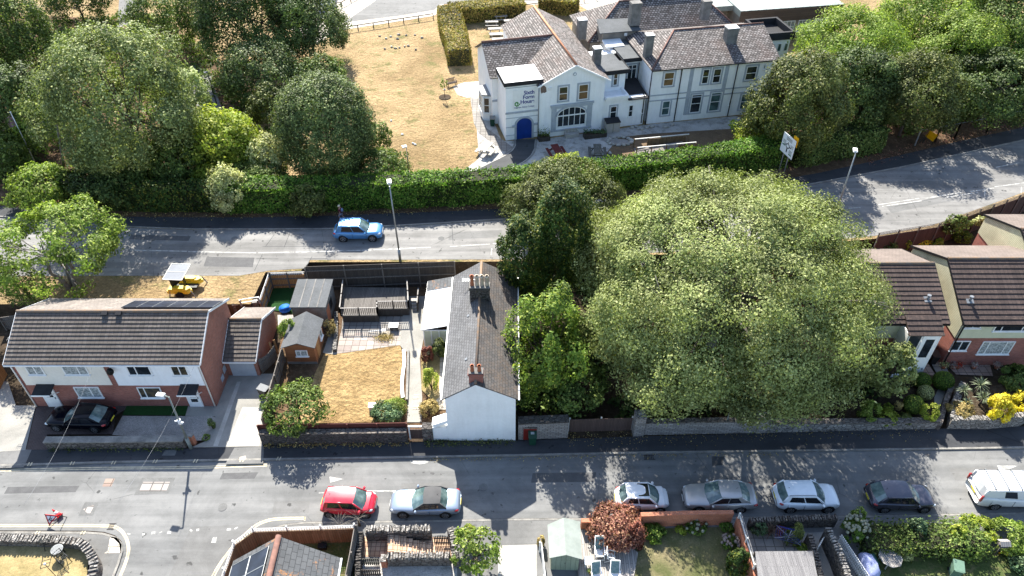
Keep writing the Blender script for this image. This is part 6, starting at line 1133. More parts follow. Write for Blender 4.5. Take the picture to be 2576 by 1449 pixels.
T('broadleaf_tree', 'deep green tree filling the far left edge behind the flagpoles', (-90, -60, 140, 270), 'leaf_mid', group=GL)
T('broadleaf_tree', 'dark low-branched tree under the far left edge above the flagpoles', (-60, 150, 130, 390), 'leaf_dark', group=GL)
T('broadleaf_tree', 'thin brownish-green tree at the top edge left of the pale lane', (110, -70, 275, 70), 'leaf_yew', group=GL, cov=.9)
T('broadleaf_tree', 'leggy mid-green tree at the top edge right of the pale lane', (318, -50, 505, 150), 'leaf_mid', group=GL, cov=1.1)
T('broadleaf_tree', 'very dark evergreen at the top edge left of the lawn', (490, -110, 790, 200), 'leaf_dark', group=GL)
T('broadleaf_tree', 'dark evergreen bordering the top of the dry lawn', (680, -40, 878, 175), 'leaf_round', group=GL)
T('broadleaf_tree', 'mid-green leafy tree between the very dark evergreen and the round tree', (552, 95, 765, 280), 'leaf_round', group=GL)
T('broadleaf_tree', 'paler green tree just behind the dome of the round dark tree', (735, 138, 875, 260), 'leaf_mid', group=GL)
T('round_tree', 'dense dome-shaped dark green tree overlooking the roadside hedge', (690, 172, 945, 470), 'leaf_round', group=GL, sh=.95, low=-.75, size=.2, nl=110, clear=-.05, cov=2.2, lr=.3, uneven=.06, inner=.05)
T('willow_tree', 'pale silvery lobe of foliage beside the lane, right of the huge tree', (400, 165, 528, 330), 'leaf_willow', group=GL, size=.3)
T('broadleaf_tree', 'yellow-green tree behind the leaning wooden pole', (28, 255, 150, 400), 'leaf_bright', group=GL, cov=1.0)
T('tall_bush', 'light green bush mound between the huge tree and the round tree', (470, 275, 650, 450), 'leaf_lime', group=GL, cat='bush', sh=1.03, clear=0, size=.28)
T('tall_bush', 'plain green domed bush below the huge tree beside the hedge', (370, 335, 510, 475), 'leaf_mid', group=GL, cat='bush', sh=1.03, clear=0, size=.26)
T('tall_bush', 'bright bush below the flagpoles at the end of the hedge', (22, 415, 180, 520), 'leaf_bright', group=GL, cat='bush', sh=1.03, clear=0, size=.24)
T('tall_bush', 'olive bush touching the hedge left of the small lamp head', (485, 408, 600, 500), 'leaf_lime', group=GL, cat='bush', sh=1.03, clear=0, size=.24)
T('tall_bush', 'brown-green bush tucked against the left side of the round tree', (632, 215, 725, 330), 'leaf_yew_gold', group=GL, cat='bush', sh=1.03, clear=0, size=.26)
T('tall_bush', 'pale bush at the left foot of the round tree', (620, 340, 720, 455), 'leaf_pale', group=GL, cat='bush', sh=1.03, clear=0, size=.24)
T('tall_bush', 'green bush at the right foot of the round tree by the path lamp', (880, 372, 1022, 470), 'leaf_mid', group=GL, cat='bush', sh=1.03, clear=0, size=.22)
T('small_tree', 'small dark leafy tree poking from the right side of the round tree', (915, 300, 990, 395), 'leaf_mid', group=GL, size=.22, cov=.9)
T('broadleaf_tree', 'shaded dark undergrowth tree at the foot of the huge tree', (180, 380, 380, 520), 'leaf_dark', group=GL, cat='tree', clear=0)
# roadside trees
T('verge_tree', 'bright open tree on the dry verge behind the long tiled house', (-40, 505, 300, 735), 'leaf_bright', size=.22, cov=.95, lr=.22, nl=75, clear=.45, stems=3, bark='bark_pale', tr=.17, uneven=.2, br=30, inner=.3)
T('verge_bush', 'dark leafy sapling at the left end of the verge beside the slatted fence', (10, 650, 110, 790), 'leaf_mid', z=.9, size=.2, cov=.7, cat='bush')
GC = 'dark yew clump beside the cottage'
T('yew_tree', 'tall bluish dark yew between the cottage and the big oak', (1255, 545, 1392, 755), 'leaf_yew', z=.8, group=GC, size=.2, cov=2.4, lr=.3, clear=.4, low=-.9, sh=1.)
T('yew_tree', 'dark upright yew column just left of the big oak', (1345, 440, 1492, 748), 'leaf_yew', z=.8, group=GC, size=.2, cov=2.4, lr=.3, clear=.3, low=-.9, sh=1.)
T('yew_tree', 'golden-tipped yew rising against the bright hedge', (1285, 412, 1562, 590), 'leaf_yew_gold', z=.8, group=GC, size=.2, cov=2.0, lr=.3, sh=1.04, uneven=.3)
T('small_tree', 'fresh green tree top in front of the hedge at the gravel yard', (1372, 382, 1480, 470), 'leaf_lime', z=UP, size=.2, cov=1.1)
T('maple_tree', 'yellow-green tree squeezed between the cottage roof and the big oak', (1270, 728, 1470, 1020), 'leaf_maple', z=.1, size=.22, cov=1.6, lr=.3, nl=50, uneven=.34, sh=.97, low=-.8, power=2.2)
T('small_tree', 'green bough filling the corner between the yellow-green tree and the timber gates', (1370, 900, 1530, 1045), 'leaf_mid', z=.1, size=.22, clear=.1, sh=1.)
T('oak_tree', 'enormous pale green domed oak covering the middle right of the street', (1467, 458, 2187, 972), 'leaf_oak', z=.1, clear=.10, size=.175, cov=2.3, lr=.22, nl=170, br=50, uneven=.2, power=2.6, sh=1., tr=.45, inner=.1, bark='bark_pale', low=-.5)
T('small_tree', 'bright green outer bough at the left foot of the big oak by the stone wall', (2180, 860, 2300, 1010), 'leaf_oak', z=.1, size=.24)
GR = 'trees on the bank at upper right'
T('broadleaf_tree', 'dark dense tree hiding the right end of the college building', (1885, 120, 2135, 410), 'leaf_yew_gold', group=GR, cov=1.8, sh=.95)
T('broadleaf_tree', 'bright-topped spreading tree just right of the square turret', (1990, 5, 2290, 230), 'leaf_bright', group=GR, cov=1.1, uneven=.2, clear=.6)
T('broadleaf_tree', 'large sunny green tree at the top edge on the right', (2200, -60, 2470, 190), 'leaf_bright', group=GR)
T('broadleaf_tree', 'darker green tree in the top right corner', (2400, -70, 2700, 220), 'leaf_mid', group=GR)
T('broadleaf_tree', 'shaded tree in the middle of the right bank above the yellow notice', (2190, 130, 2410, 350), 'leaf_yew_gold', group=GR, clear=.15, sh=1)
T('broadleaf_tree', 'tall sunlit tree between the shaded bank and the top right corner', (2290, 20, 2520, 260), 'leaf_bright', group=GR)
T('broadleaf_tree', 'dark tree filling the gap behind the hedge by the direction sign', (2050, 110, 2260, 350), 'leaf_dark', group=GR)
T('broadleaf_tree', 'shaded tree at the right edge above the dark pavement', (2370, 120, 2640, 322), 'leaf_dark', group=GR, clear=.2, sh=1)
T('tall_bush', 'low dark bush on the right bank over the leaf litter', (2080, 240, 2230, 350), 'leaf_dark', group=GR, clear=0, sh=1., cat='bush')
T('tall_bush', 'light green bush at the right end of the shaded bed by the college wall', (1845, 285, 1965, 375), 'leaf_lime', group=GR, clear=0, sh=1., cat='bush', size=.22)
T('shrub', 'golden bush growing out of the pavement side of the hedge', (728, 458, 820, 548), 'leaf_yew_gold', group=None, clear=0, sh=1., cat='bush', size=.2)
T('shrub', 'pale flowering bush at the left end of the clipped hedge', (520, 420, 620, 535), 'leaf_pale', clear=0, sh=1., cat='bush', size=.2)
# hedges
def W_(pts, z): return [P(u, v, z) for u, v in pts]
hedge('roadside_hedge', 'dark shaded hedge along the pavement below the huge tree', W_([(170, 500), (300, 517), (400, 521), (560, 522)], UP), UP, 2.0, 2.7, 'leaf_yew', 90, .24, 3, 'hedges along the upper road')
hedge('roadside_hedge', 'bright green clipped hedge running behind the walker and the tall lamp', W_([(580, 522), (700, 522), (850, 517), (1000, 511), (1150, 504), (1330, 494)], UP), UP, 2.2, 2.9, 'leaf_hedge', 110, .22, 4, 'hedges along the upper road', rnd=.2)
hedge('roadside_hedge', 'bright green clipped hedge in front of the college gravel yard and shaded bed', W_([(1330, 494), (1500, 476), (1650, 458), (1800, 438), (1965, 410)], UP), UP, 2.2, 3.0, 'leaf_hedge', 110, .22, 5, 'hedges along the upper road', rnd=.2)
hedge('roadside_hedge', 'shaded dark hedge beside the white direction sign', W_([(1985, 408), (2080, 392), (2195, 370)], UP), UP, 2.6, 2.9, 'leaf_mid', 100, .24, 6, 'hedges along the upper road', rnd=.2)
a = [P(1130, 168, UP), P(1128, 120, UP), P(1110, 74, UP), P(1118, 44, UP)]
hedge('lawn_hedge', 'L-shaped hedge arm with a brown sun-scorched top on the dry lawn', W_([(1157, 166), (1150, 130), (1138, 90), (1130, 52)], UP), UP, [3.1, 3.1, 3.4, 3.2], 2.3, 'leaf_brownhedge', 70, .24, 7, 'sun-scorched lawn hedges', rnd=.1)
hedge('lawn_hedge', 'scorched hedge running to the right behind the pale picnic tables', W_([(1130, 52), (1200, 48), (1316, 38)], UP), UP, 3.0, 2.3, 'leaf_brownhedge', 70, .24, 8, 'sun-scorched lawn hedges', rnd=.1)
hedge('lawn_hedge', 'short scorched hedge at the top edge behind the gable roof', W_([(1356, 26), (1400, 28), (1450, 34)], UP), UP, 3.0, 2.2, 'leaf_brownhedge', 70, .24, 9, 'sun-scorched lawn hedges', rnd=.1)
# ---------------------------------------------------------------- garden shrubs
T('berry_tree', 'round leafy small tree dotted with red berries behind the stone garden wall', (662, 972, 828, 1078), 'leaf_mid', z=.1, clear=.95, size=.2, cov=1.5, lr=.3, nl=50)
S('clipped_shrub', 'conical clipped green bush at the corner of the golden lawn', (958, 998, 1022, 1050), 'leaf_bright', size=.1, cov=2, lr=.6)
S('low_shrub', 'dark bluish shrub in front of the conical bush by the brown fence', (928, 1022, 1022, 1064), 'leaf_blue', size=.13)
S('lavender_shrub', 'pale dried lavender mound by the cottage gate', (1052, 998, 1110, 1054), 'leaf_dry', size=.09, cov=2)
S('low_shrub', 'rusty red-leaved shrub at the top of the cottage flower bed', (1058, 866, 1092, 915), 'leaf_purple', size=.12)
S('low_shrub', 'dark green bush against the glazed lean-to', (1082, 848, 1128, 905), 'leaf_yew_gold', size=.12)
S('low_shrub', 'yellowing ground plants in the middle of the cottage flower bed', (1062, 915, 1106, 985), 'leaf_lime', size=.1, cov=.9)
S('climbing_plant', 'bright climber spilling over the left edge of the timber cabin roof', (697, 790, 745, 850), 'leaf_bright', z=1.2, size=.13)
S('low_shrub', 'straggly plants between the cabin and the patio', (808, 800, 846, 845), 'leaf_dry', size=.1, cov=.6)
S('low_shrub', 'small weed patch at the lower end of the gravel bed', (506, 1090, 530, 1108), 'leaf_bright', z=.12, size=.08, cov=.7)
S('low_shrub', 'small weed patch at the upper right corner of the gravel bed', (522, 1046, 542, 1082), 'leaf_mid', z=.12, size=.08, cov=.7)
S('red_shrub', 'low rusty shrub at the side of the cottage by the red gate', (1304, 925, 1332, 1010), 'leaf_red', size=.12, cov=.6)
def ball(l, b, m):
    xy, R3, h = fit(*b, .1, -.05); r = R3[0]; t = thing('topiary_ball', l, 'topiary ball', (*xy, .1), GT); n = int(9000 * r * r); d = rng.normal(size=(n, 3)); d /= np.linalg.norm(d, axis=1, keepdims=True); q = MB(); q.local = True; q.blob((0, 0, r), r * .9, amp=.02, nu=16, nv=10); q.build('stems', 'hedge_core', t)
    leafobj('foliage', d * r * (1 + rng.normal(size=(n, 1)) * .025) + np.array([0, 0, r]), d + rng.normal(size=(n, 3)) * .4, .075, m, rng.random(n), t)
GT = 'clipped topiary balls in the right front garden'
for b, l in (((2297, 943, 2338, 980), 'dark topiary ball at the top left of the group by the slab path'), ((2308, 972, 2346, 1008), 'pale variegated topiary ball in the middle of the group'), ((2346, 943, 2394, 984), 'large dark topiary ball against the garden path'), ((2272, 1000, 2320, 1044), 'sunlit golden-topped topiary ball nearest the street')): ball(l, b, 'leaf_pale' if 'pale' in l else ('leaf_box' if 'dark' in l else 'leaf_maple'))
for b, l, mm in (((2205, 1030, 2262, 1064), 'golden heather patch on the low wall by the oak', 'leaf_lime'), ((2258, 1036, 2300, 1066), 'bronze heather patch under the sunlit topiary ball', 'leaf_yew_gold'), ((2318, 1008, 2366, 1062), 'bronze-yellow feathery shrub beside the garden steps', 'leaf_lime'), ((2222, 1010, 2248, 1034), 'small pale green shrub on the bare bed', 'leaf_lime'), ((2250, 1006, 2272, 1032), 'small pinkish shrub on the bare bed', 'leaf_dry'), ((2160, 1000, 2216, 1062), 'leafy green shrub under the right skirt of the big oak', 'leaf_bright')): S('low_shrub', l, b, mm, size=.1, z=.5)
S('golden_shrub', 'vivid yellow mound on the stone planter at the right edge', (2480, 985, 2552, 1062), 'leaf_gold', z=.7, size=.13, cov=2); S('golden_shrub', 'vivid yellow bush half cut by the right edge', (2545, 985, 2620, 1035), 'leaf_gold', z=.7, size=.13)
S('feathery_shrub', 'pale bronze feathery grass clump under the spiky palms', (2384, 1002, 2450, 1052), 'leaf_dry', z=.7, size=.12); S('feathery_shrub', 'green bush with pink tips in the front garden at the right edge', (2506, 915, 2610, 985), 'leaf_mid', z=.3, size=.16)
def rosette(name, label, xy, z, r, n, m, cat, group=None, seed=1, up=.35, w=.05, trunk=0):
    t = thing(name, label, cat, (*xy, z), group); g = random.Random(seed); mb = MB()
    if trunk: mb.tube([(*xy, z), (*xy, z + trunk)], [.09, .07], 7); mb.build('stem', 'bark', t); mb = MB()
    for i in range(n):
        a = i * 2.399; e = g.uniform(.0, 1.3); L = r * g.uniform(.75, 1.1); d = Vector((math.cos(a) * math.cos(e), math.sin(a) * math.cos(e), math.sin(e))); o = Vector((*xy, z + trunk)); s = d.cross(Vector((0, 0, 1))).normalized() * w / 2; mid = o + d * L * .55 + Vector((0, 0, .04)); tip = o + d * L - Vector((0, 0, L * .18))
        mb.poly([o - s * .6, o + s * .6, mid + s, mid - s]); mb.poly([mid - s, mid + s, tip])
    mb.build('leaves', m, t); return t
plain('spike_green', (.16, .22, .10), (.30, .33, .20), 6, .5); plain('spike_bronze', (.12, .07, .05), (.20, .12, .08), 6, .6)
GP = 'spiky palms on the stone planter'
for (u, v, tr, r), l in (((2412, 985, .9, .75), 'leftmost spiky green palm on the stone planter'), ((2450, 972, 1.1, .85), 'tallest spiky green palm beside the yellow mound'), ((2425, 1018, .5, .65), 'lowest spiky palm over the bronze grass'), ((2462, 1005, .8, .8), 'spiky palm nearest the yellow mound with a ragged shadow on the road')): rosette('spiky_palm', l, P(u, v + tr * 20, .7), .7, r, 46, 'spike_green', 'palm', GP, u, trunk=tr)
# south side plants
T('red_maple', 'coppery red-leaved maple leaning over the brick wall by the white car', (1482, 1265, 1618, 1385), 'leaf_red', z=.1, clear=.05, size=.15, cov=2.6, lr=.36, nl=110, inner=.3, cat='tree')
S('low_shrub', 'purple-leaved dark side shoots right of the red maple', (1575, 1285, 1625, 1400), 'leaf_purple', size=.14)
S('low_shrub', 'dark green domed conifer shrub by the brick wall', (1613, 1312, 1682, 1362), 'leaf_box', size=.12); S('low_shrub', 'small dark conifer shrub at the corner of the brick wall', (1808, 1308, 1846, 1340), 'leaf_box', size=.11); S('low_shrub', 'dark shrub in the bottom corner of the walled lawn', (1828, 1372, 1888, 1449), 'leaf_yew', size=.15); S('low_shrub', 'low yellow-green plant under the brick wall', (1695, 1325, 1728, 1345), 'leaf_lime', size=.1)
T('tall_bush', 'tall loose green shrub with yellow tips at the pavement edge below the gate', (1132, 1318, 1262, 1449), 'leaf_bright', z=.1, clear=0, size=.2, cov=.9, cat='bush', nl=30, lr=.28)
S('low_shrub', 'golden leaves on the stone pillar beside the black gate', (1155, 1318, 1200, 1350), 'leaf_lime', z=.8, size=.12); S('low_shrub', 'reddish weed on the corner of the pale green shed', (1350, 1340, 1372, 1378), 'leaf_dry', size=.1)
def blooms(name, label, box, z, n, r, m, seed, group=None, gm='leaf_box', cat='flowering shrub'):
    xy, R3, h = fit(*box, z, -.1); g = random.Random(seed); t = S(name, label, box, gm, z=z, size=.12, cov=1.0, group=group, cat=cat)
    for i in range(n):
        a = g.random() * 6.283; k = math.sqrt(g.random()); x = R3[0] * .95 * k * math.cos(a); y = R3[0] * .95 * k * math.sin(a) - R3[0] * .1; zz = h * (.55 + .45 * math.sqrt(max(0, 1 - k * k)))
        q = MB(); q.local = True; q.blob((x, y, zz), r * g.uniform(.8, 1.2), i, .35, 7, 5); q.build('flower_head', m, t)
blooms('hydrangea', 'bush of tall cream flower heads against the brick wall', (1722, 1298, 1780, 1345), .1, 14, .11, 'petal_white', 1); blooms('hydrangea', 'pink-white mophead hydrangea by the slatted screen', (1812, 1340, 1860, 1388), .1, 30, .10, 'petal_pink', 2); blooms('hydrangea', 'large white mophead hydrangea at the top of the white picket fence', (2112, 1290, 2182, 1365), .3, 46, .10, 'petal_white', 3)
GB = 'garden hedge plants at lower right'
hb = [P(u, v, .1) for u, v in [(2160, 1366), (2250, 1372), (2350, 1372), (2450, 1366)]]
hedge('garden_hedge', 'thick mixed green garden hedge behind the dark hatchback', hb, .1, 1.9, 1.15, 'leaf_mid', 150, .17, 21, GB, rnd=.3); S('hedge_shrub', 'bluish conifer standing up from the hedge by the dark hatchback', (2285, 1296, 2330, 1350), 'leaf_blue', z=.6, size=.13, group=GB); S('hedge_shrub', 'golden green clump at the left top of the mixed hedge', (2138, 1272, 2180, 1320), 'leaf_bright', z=.5, size=.13, group=GB)
S('hedge_shrub', 'yellow-olive clump in the middle of the mixed hedge', (2225, 1325, 2320, 1390), 'leaf_yew_gold', z=.3, size=.14, group=GB); S('hedge_shrub', 'sunlit vivid green shrub in front of the white van', (2416, 1288, 2505, 1360), 'leaf_lime', z=.4, size=.17, group=GB); S('hedge_shrub', 'vivid green shrub at the right edge below the white van', (2490, 1300, 2600, 1385), 'leaf_bright', z=.4, size=.16, group=GB); S('hedge_shrub', 'yellow-tinted clump left of the sunlit shrub', (2385, 1310, 2430, 1370), 'leaf_lime', z=.3, size=.13, group=GB)
S('hedge_shrub', 'grey-green shrub in the bottom right corner', (2538, 1378, 2620, 1449), 'leaf_blue', z=.1, size=.14, group=GB); S('hedge_shrub', 'variegated low clump below the mixed hedge', (2240, 1375, 2300, 1400), 'leaf_pale', z=.1, size=.11, group=GB)
def flowers(label, pts, m, r=.06, seed=1):
    g = random.Random(seed); q0 = P(*pts[0], .12); t = thing('flower_clump', label, 'flowers', (*q0, .12)); q = MB(); q.local = False
    for u, v in pts:
        x, y = P(u, v, .3)
        for i in range(7): q.bar((x + g.uniform(-.12, .12), y + g.uniform(-.12, .12), .12), (x + g.uniform(-.15, .15), y + g.uniform(-.15, .15), .3), .012)
    q.build('stalks', 'leaf_mid', t)
    for u, v in pts: x, y = P(u, v, .3); q = MB(); q.blob((x, y, .34), r * g.uniform(.8, 1.3), 1, .3, 6, 4); q.build('flower_head', m, t)
flowers('row of small red flowers at the foot of the mixed hedge', [(2324, 1381), (2333, 1386), (2342, 1390), (2358, 1393), (2368, 1392), (2387, 1391), (2336, 1375)], 'petal_red', .055, 1); flowers('cluster of red flowers right of the octagonal table', [(2448, 1383), (2458, 1380), (2467, 1386), (2474, 1389), (2441, 1386), (2462, 1390)], 'petal_red', .06, 2)
flowers('bright orange flowers by the bird table', [(2514, 1392), (2525, 1392), (2533, 1398), (2541, 1400), (2548, 1396), (2544, 1408), (2522, 1388)], 'petal_orange', .065, 3); flowers('two orange blooms in the shady terrace planting', [(1948, 1315), (1952, 1318), (1970, 1326)], 'petal_orange', .08, 4)
# terrace planting
rosette('bronze_cordyline', 'dark bronze spiky plant in the terrace behind the white four-by-four', P(1935, 1345, .1), .1, .8, 44, 'spike_bronze', 'spiky plant', seed=5, trunk=.4)
for b, l, mm in (((1885, 1305, 1932, 1352), 'grey-green shrub in the terrace corner by the slatted screen', 'leaf_blue'), ((1975, 1310, 2020, 1375), 'olive grassy shrub by the lane wall', 'leaf_yew_gold'), ((2005, 1362, 2040, 1392), 'fresh green fern by the reed roof corner', 'leaf_bright'), ((1950, 1318, 1985, 1350), 'rusty low shrub in the middle of the terrace', 'leaf_purple')): S('terrace_shrub', l, b, mm, size=.12, group='plants in the terrace bed')
rosette('dry_twigs', 'bare dry twigs sticking up over the trellis fence by the red car', P(860, 1340, .1), .1, 1.0, 44, 'bark_pale', 'twigs', seed=8, w=.012, trunk=.9); rosette('dry_twigs', 'second clump of dry twigs at the corner of the trellis fence', P(905, 1322, .1), .1, 1.0, 18, 'bark_pale', 'twigs', seed=9, w=.012, trunk=.8)
for i, (u, v, l) in enumerate(((1120, 205, ''),)):
    q = P(1119, 245, UP); t = thing('sapling', 'thin staked sapling in a ring of soil beside the lawn bench', 'tree', (*q, UP)); mb = MB(); mb.tube([(*q, UP), (*q, UP + 2.1)], [.04, .02], 6); mb.build('trunk', 'bark', t); p, nr, lb, C = crown_pts((.5, .5, .7), 1.7, 8, .4, 110, 5); leafobj('crown', p, nr, .2, 'leaf_bright', lb, t); mb = MB(); mb.tube([(*q, UP), (*q, UP + .06)], .75, 14); mb.build('soil_ring', 'soil', t)
# ivy and climbers on the far fence
for b, l in (((2365, 535, 2440, 590), 'leafy climber over the left half of the trellis fence'), ((2440, 540, 2510, 580), 'pale climber along the trellis top at right'), ((2500, 535, 2600, 590), 'dense green climber at the right end of the trellis fence')): S('climbing_plant', l, b, 'leaf_pale' if 'pale' in l else 'leaf_mid', z=1.6, size=.18, cov=.9, ry=.5)
for b, l, m in (((2205, 590, 2262, 640), 'dark bush beside the oak behind the tiled houses', 'leaf_mid'), ((2255, 590, 2295, 630), 'yellow-green bush behind the left tiled house', 'leaf_lime'), ((2300, 598, 2350, 625), 'golden bush just above the tiled roof', 'leaf_gold'), ((2340, 595, 2375, 625), 'yellow-leaved bush below the trellis fence', 'leaf_lime'), ((2395, 570, 2445, 612), 'dark glossy bush against the fence above the tiled roof', 'leaf_box')): S('back_garden_shrub', l, b, m, z=.1, size=.17, group='shrubs behind the tiled houses')

def weeds(label, line, m, n, w=.22, h=.12, size=.12, z=.1):
    L = [Vector(P(u, v, z)) for u, v in line]; g = np.random.default_rng(int(line[0][0])); k = g.random(n) * (len(L) - 1); i = k.astype(int); f = (k - i); dens = np.array([noise.noise(Vector((q * 3.0, 1, 0))) for q in k * 3]) + .45; keep = g.random(n) < dens; P_ = np.array([tuple(q) for q in L]); xy = P_[i] * (1 - f)[:, None] + P_[i + 1] * f[:, None]; p = np.zeros((n, 3)); p[:, :2] = xy + g.normal(size=(n, 2)) * np.array([.05, w * .5]); p[:, 2] = z + np.abs(g.normal(size=n)) * h; p = p[keep]; o = np.array([L[0].x, L[0].y, z])
    ob = leafobj('weeds', p - o, g.normal(size=p.shape) + np.array([0, 0, .8]), size, m, g.random(len(p)), None, tuple(o)); tag(ob, label, 'weeds', None, 'stuff')
weeds('dry weeds and litter along the foot of the stone garden wall', [(665, 1122), (840, 1121), (1025, 1118)], 'leaf_dry', 1500); weeds('ivy and weeds along the foot of the white cottage gable', [(1070, 1117), (1180, 1114), (1300, 1110)], 'leaf_yew_gold', 1300, .35)
weeds('weeds along the foot of the low stone wall by the black coupe', [(125, 1133), (300, 1132), (475, 1130)], 'leaf_yew_gold', 700); weeds('fallen leaves under the white wall and oak', [(1430, 1100), (1620, 1099), (1900, 1093), (2350, 1084)], 'leaf_dry', 1600, .8, .02, .1)
weeds('fallen leaves gathered in the gutter below the oak', [(1080, 1156), (1500, 1146), (2000, 1140)], 'leaf_dry', 1500, .3, .01, .1, .01); weeds('dry leaves along the foot of the roadside hedge', [(300, 538), (640, 540), (960, 531), (1280, 514)], 'leaf_dry', 2200, .9, .04, .16, UP + .09)
weeds('dead leaves under the trees by the yellow notice', [(2180, 405), (2300, 372), (2440, 340), (2576, 306)], 'leaf_red', 1500, 1.2, .03, .16, UP + .09)

T('tall_bush', 'yellow-green bush between the plain domed bush and the small lamp head', (520, 330, 640, 450), 'leaf_maple', group=GL, cat='bush', clear=0, size=.24, sh=1.)
T('tall_bush', 'low dark laurel filling the gap left of the round tree trunk', (560, 420, 720, 480), 'leaf_mid', group=GL, cat='bush', clear=0, size=.22, sh=1.)
T('tall_bush', 'dark undergrowth mound at the foot of the deep green far-left tree', (-40, 330, 60, 450), 'leaf_mid', group=GL, cat='bush', clear=0, size=.24, sh=1.)

def undergrowth(label, poly, z, n, m, seed):
    g = np.random.default_rng(seed); W = np.array([P(u, v, z) for u, v in poly]); lo, hi = W.min(0), W.max(0); q = lo + g.random((n * 2, 2)) * (hi - lo); ins = np.zeros(len(q), bool)
    for i in range(len(W)):
        (xa, ya), (xb, yb) = W[i], W[i - 1]; c = ((ya > q[:, 1]) != (yb > q[:, 1])); ins ^= c & (q[:, 0] < (xb - xa) * (q[:, 1] - ya) / (yb - ya + 1e-9) + xa)
    q = q[ins]; nz = np.array([noise.noise(Vector((a * .25, b * .25, seed))) + .6 * noise.noise(Vector((a, b, seed))) for a, b in q]); k = nz > -.12; q, nz = q[k], nz[k]
    p = np.zeros((len(q), 3)); p[:, :2] = q; p[:, 2] = z + .05 + g.random(len(q)) * (.35 + nz.clip(0, 1) * 2.2); o = np.array([W[0][0], W[0][1], z]); ob = leafobj('undergrowth', p - o, g.normal(size=p.shape) * .7 + np.array([0, 0, .8]), .34, m, (nz + .4).clip(0, 1), None, tuple(o)); tag(ob, label, 'undergrowth', None, 'stuff')
undergrowth('brambles and ivy covering the ground beneath the upper left trees', [(-60, 525), (302, 500), (560, 500), (740, 470), (680, 330), (600, 180), (430, 60), (300, 40), (100, 60), (-200, 200)], UP, 42000, 'leaf_mid', 3)
undergrowth('brambles and ivy covering the ground beneath the upper right trees', [(1900, 330), (1940, 250), (2080, 120), (2700, 60), (2800, 230), (2440, 310), (2240, 355), (2080, 390)], UP, 30000, 'leaf_mid', 5)
undergrowth('dark ivy under the yew and big oak behind the white wall', [(1310, 1040), (1300, 720), (1480, 660), (2200, 640), (2210, 1000), (1600, 1075)], .05, 22000, 'leaf_dark', 7)
# ---------------------------------------------------------------- fences, walls and gates
def fence(name, label, pts, z, h, m, th=.05, post=2.0, pm='wood_grey', rails=2, side=-1, trellis=0, group=None, cat='fence', capm=None, tm='white_paint'):
    t = thing(name, label, cat, (*pts[0], z), group); zs = z if isinstance(z, (list, tuple)) else [z] * len(pts); hs = h if isinstance(h, (list, tuple)) else [h] * len(pts); t.location.z = zs[0]; mb = MB(); rl = MB(); tr = MB(); posts = []
    for i in range(len(pts) - 1):
        a, b = Vector(pts[i]), Vector(pts[i + 1]); d = (b - a); L = d.length; d /= L; s = Vector((-d.y, d.x)); z0, z1, h0, h1 = zs[i], zs[i + 1], hs[i], hs[i + 1]
        mb.prism([tuple(a - s * th / 2), tuple(b - s * th / 2), tuple(b + s * th / 2), tuple(a + s * th / 2)], [z0, z1, z1, z0], [z0 + h0, z1 + h1, z1 + h1, z0 + h0])
        for k in range(rails): f = (k + .5) / rails; o = s * side * (th / 2 + .04); rl.bar((*(a + o), z0 + h0 * f), (*(b + o), z1 + h1 * f), .07, .09)
        n = max(1, round(L / post))
        for k in range(n + (i == len(pts) - 2)): q = a + d * L * k / n + s * side * (th / 2 + .06); zz = z0 + (z1 - z0) * k / n; hh = h0 + (h1 - h0) * k / n; posts.append((q, zz, hh + trellis + .06))
        if trellis:
            k = 0; m_ = int(L / .16)
            for k in range(m_ + 1): q = a + d * min(L, k * .16); tr.bar((*q, z0 + h0), (*q, z0 + h0 + trellis), .022, .03, (d.x, d.y, 0))
            for f in (.33, .66, 1): tr.bar((*a, z0 + h0 + trellis * f), (*b, z1 + h1 + trellis * f), .028, .03)
    mb.build('panel', m, t)
    if rails: rl.build('rail', pm, t)
    for q, zz, hh in posts: p = MB(); p.cbox((*q, zz + hh / 2), (.1, .1, hh)); p.build('post', pm, t)
    if trellis: tr.build('trellis', tm, t)
    return t
def wall(name, label, pts, z, h, w, m, cope=None, group=None, cat='wall', ch=.1, jag=0, seed=1):
    t = thing(name, label, cat, (*pts[0], z), group); hs = h if isinstance(h, (list, tuple)) else [h] * len(pts); mb = MB(); cp = MB(); P2 = [Vector(p) for p in pts]; g = random.Random(seed); off = []
    for i, q in enumerate(P2): d = (P2[min(i + 1, len(P2) - 1)] - P2[max(i - 1, 0)]).normalized(); off.append(Vector((-d.y, d.x)) * w / 2)
    for i in range(len(P2) - 1):
        a, b, oa, ob = P2[i], P2[i + 1], off[i], off[i + 1]; zz = [z + hs[i], z + hs[i + 1], z + hs[i + 1], z + hs[i]]
        mb.prism([tuple(a - oa), tuple(b - ob), tuple(b + ob), tuple(a + oa)], z - .1, zz)
        if cope and not jag: cp.prism([tuple(a - oa * 1.2), tuple(b - ob * 1.2), tuple(b + ob * 1.2), tuple(a + oa * 1.2)], [q + .003 for q in zz], [q + ch for q in zz])
        if jag:
            L = (b - a).length; n = max(1, int(L / .17)); rz = math.atan2((b - a).y, (b - a).x)
            for k in range(n): q = a.lerp(b, (k + .5) / n); hz = z + hs[i] + (hs[i + 1] - hs[i]) * (k + .5) / n; cp.cbox((q.x + g.uniform(-.02, .02), q.y + g.uniform(-.03, .03), hz + jag * .35), (.09 + g.uniform(0, .05), w * g.uniform(.85, 1.2), jag * g.uniform(.75, 1.3)), rz + g.uniform(-.15, .15), 0, g.uniform(-.3, .3))
    mb.build('masonry', m, t)
    if cope: cp.build('coping', cope, t)
    return t
Q = lambda pts, z=.1: [P(u, v, z) for u, v in pts]
fb = [(-14.2, 51.0), (0 - 4.75, 50.9), (.6, 51.0)]
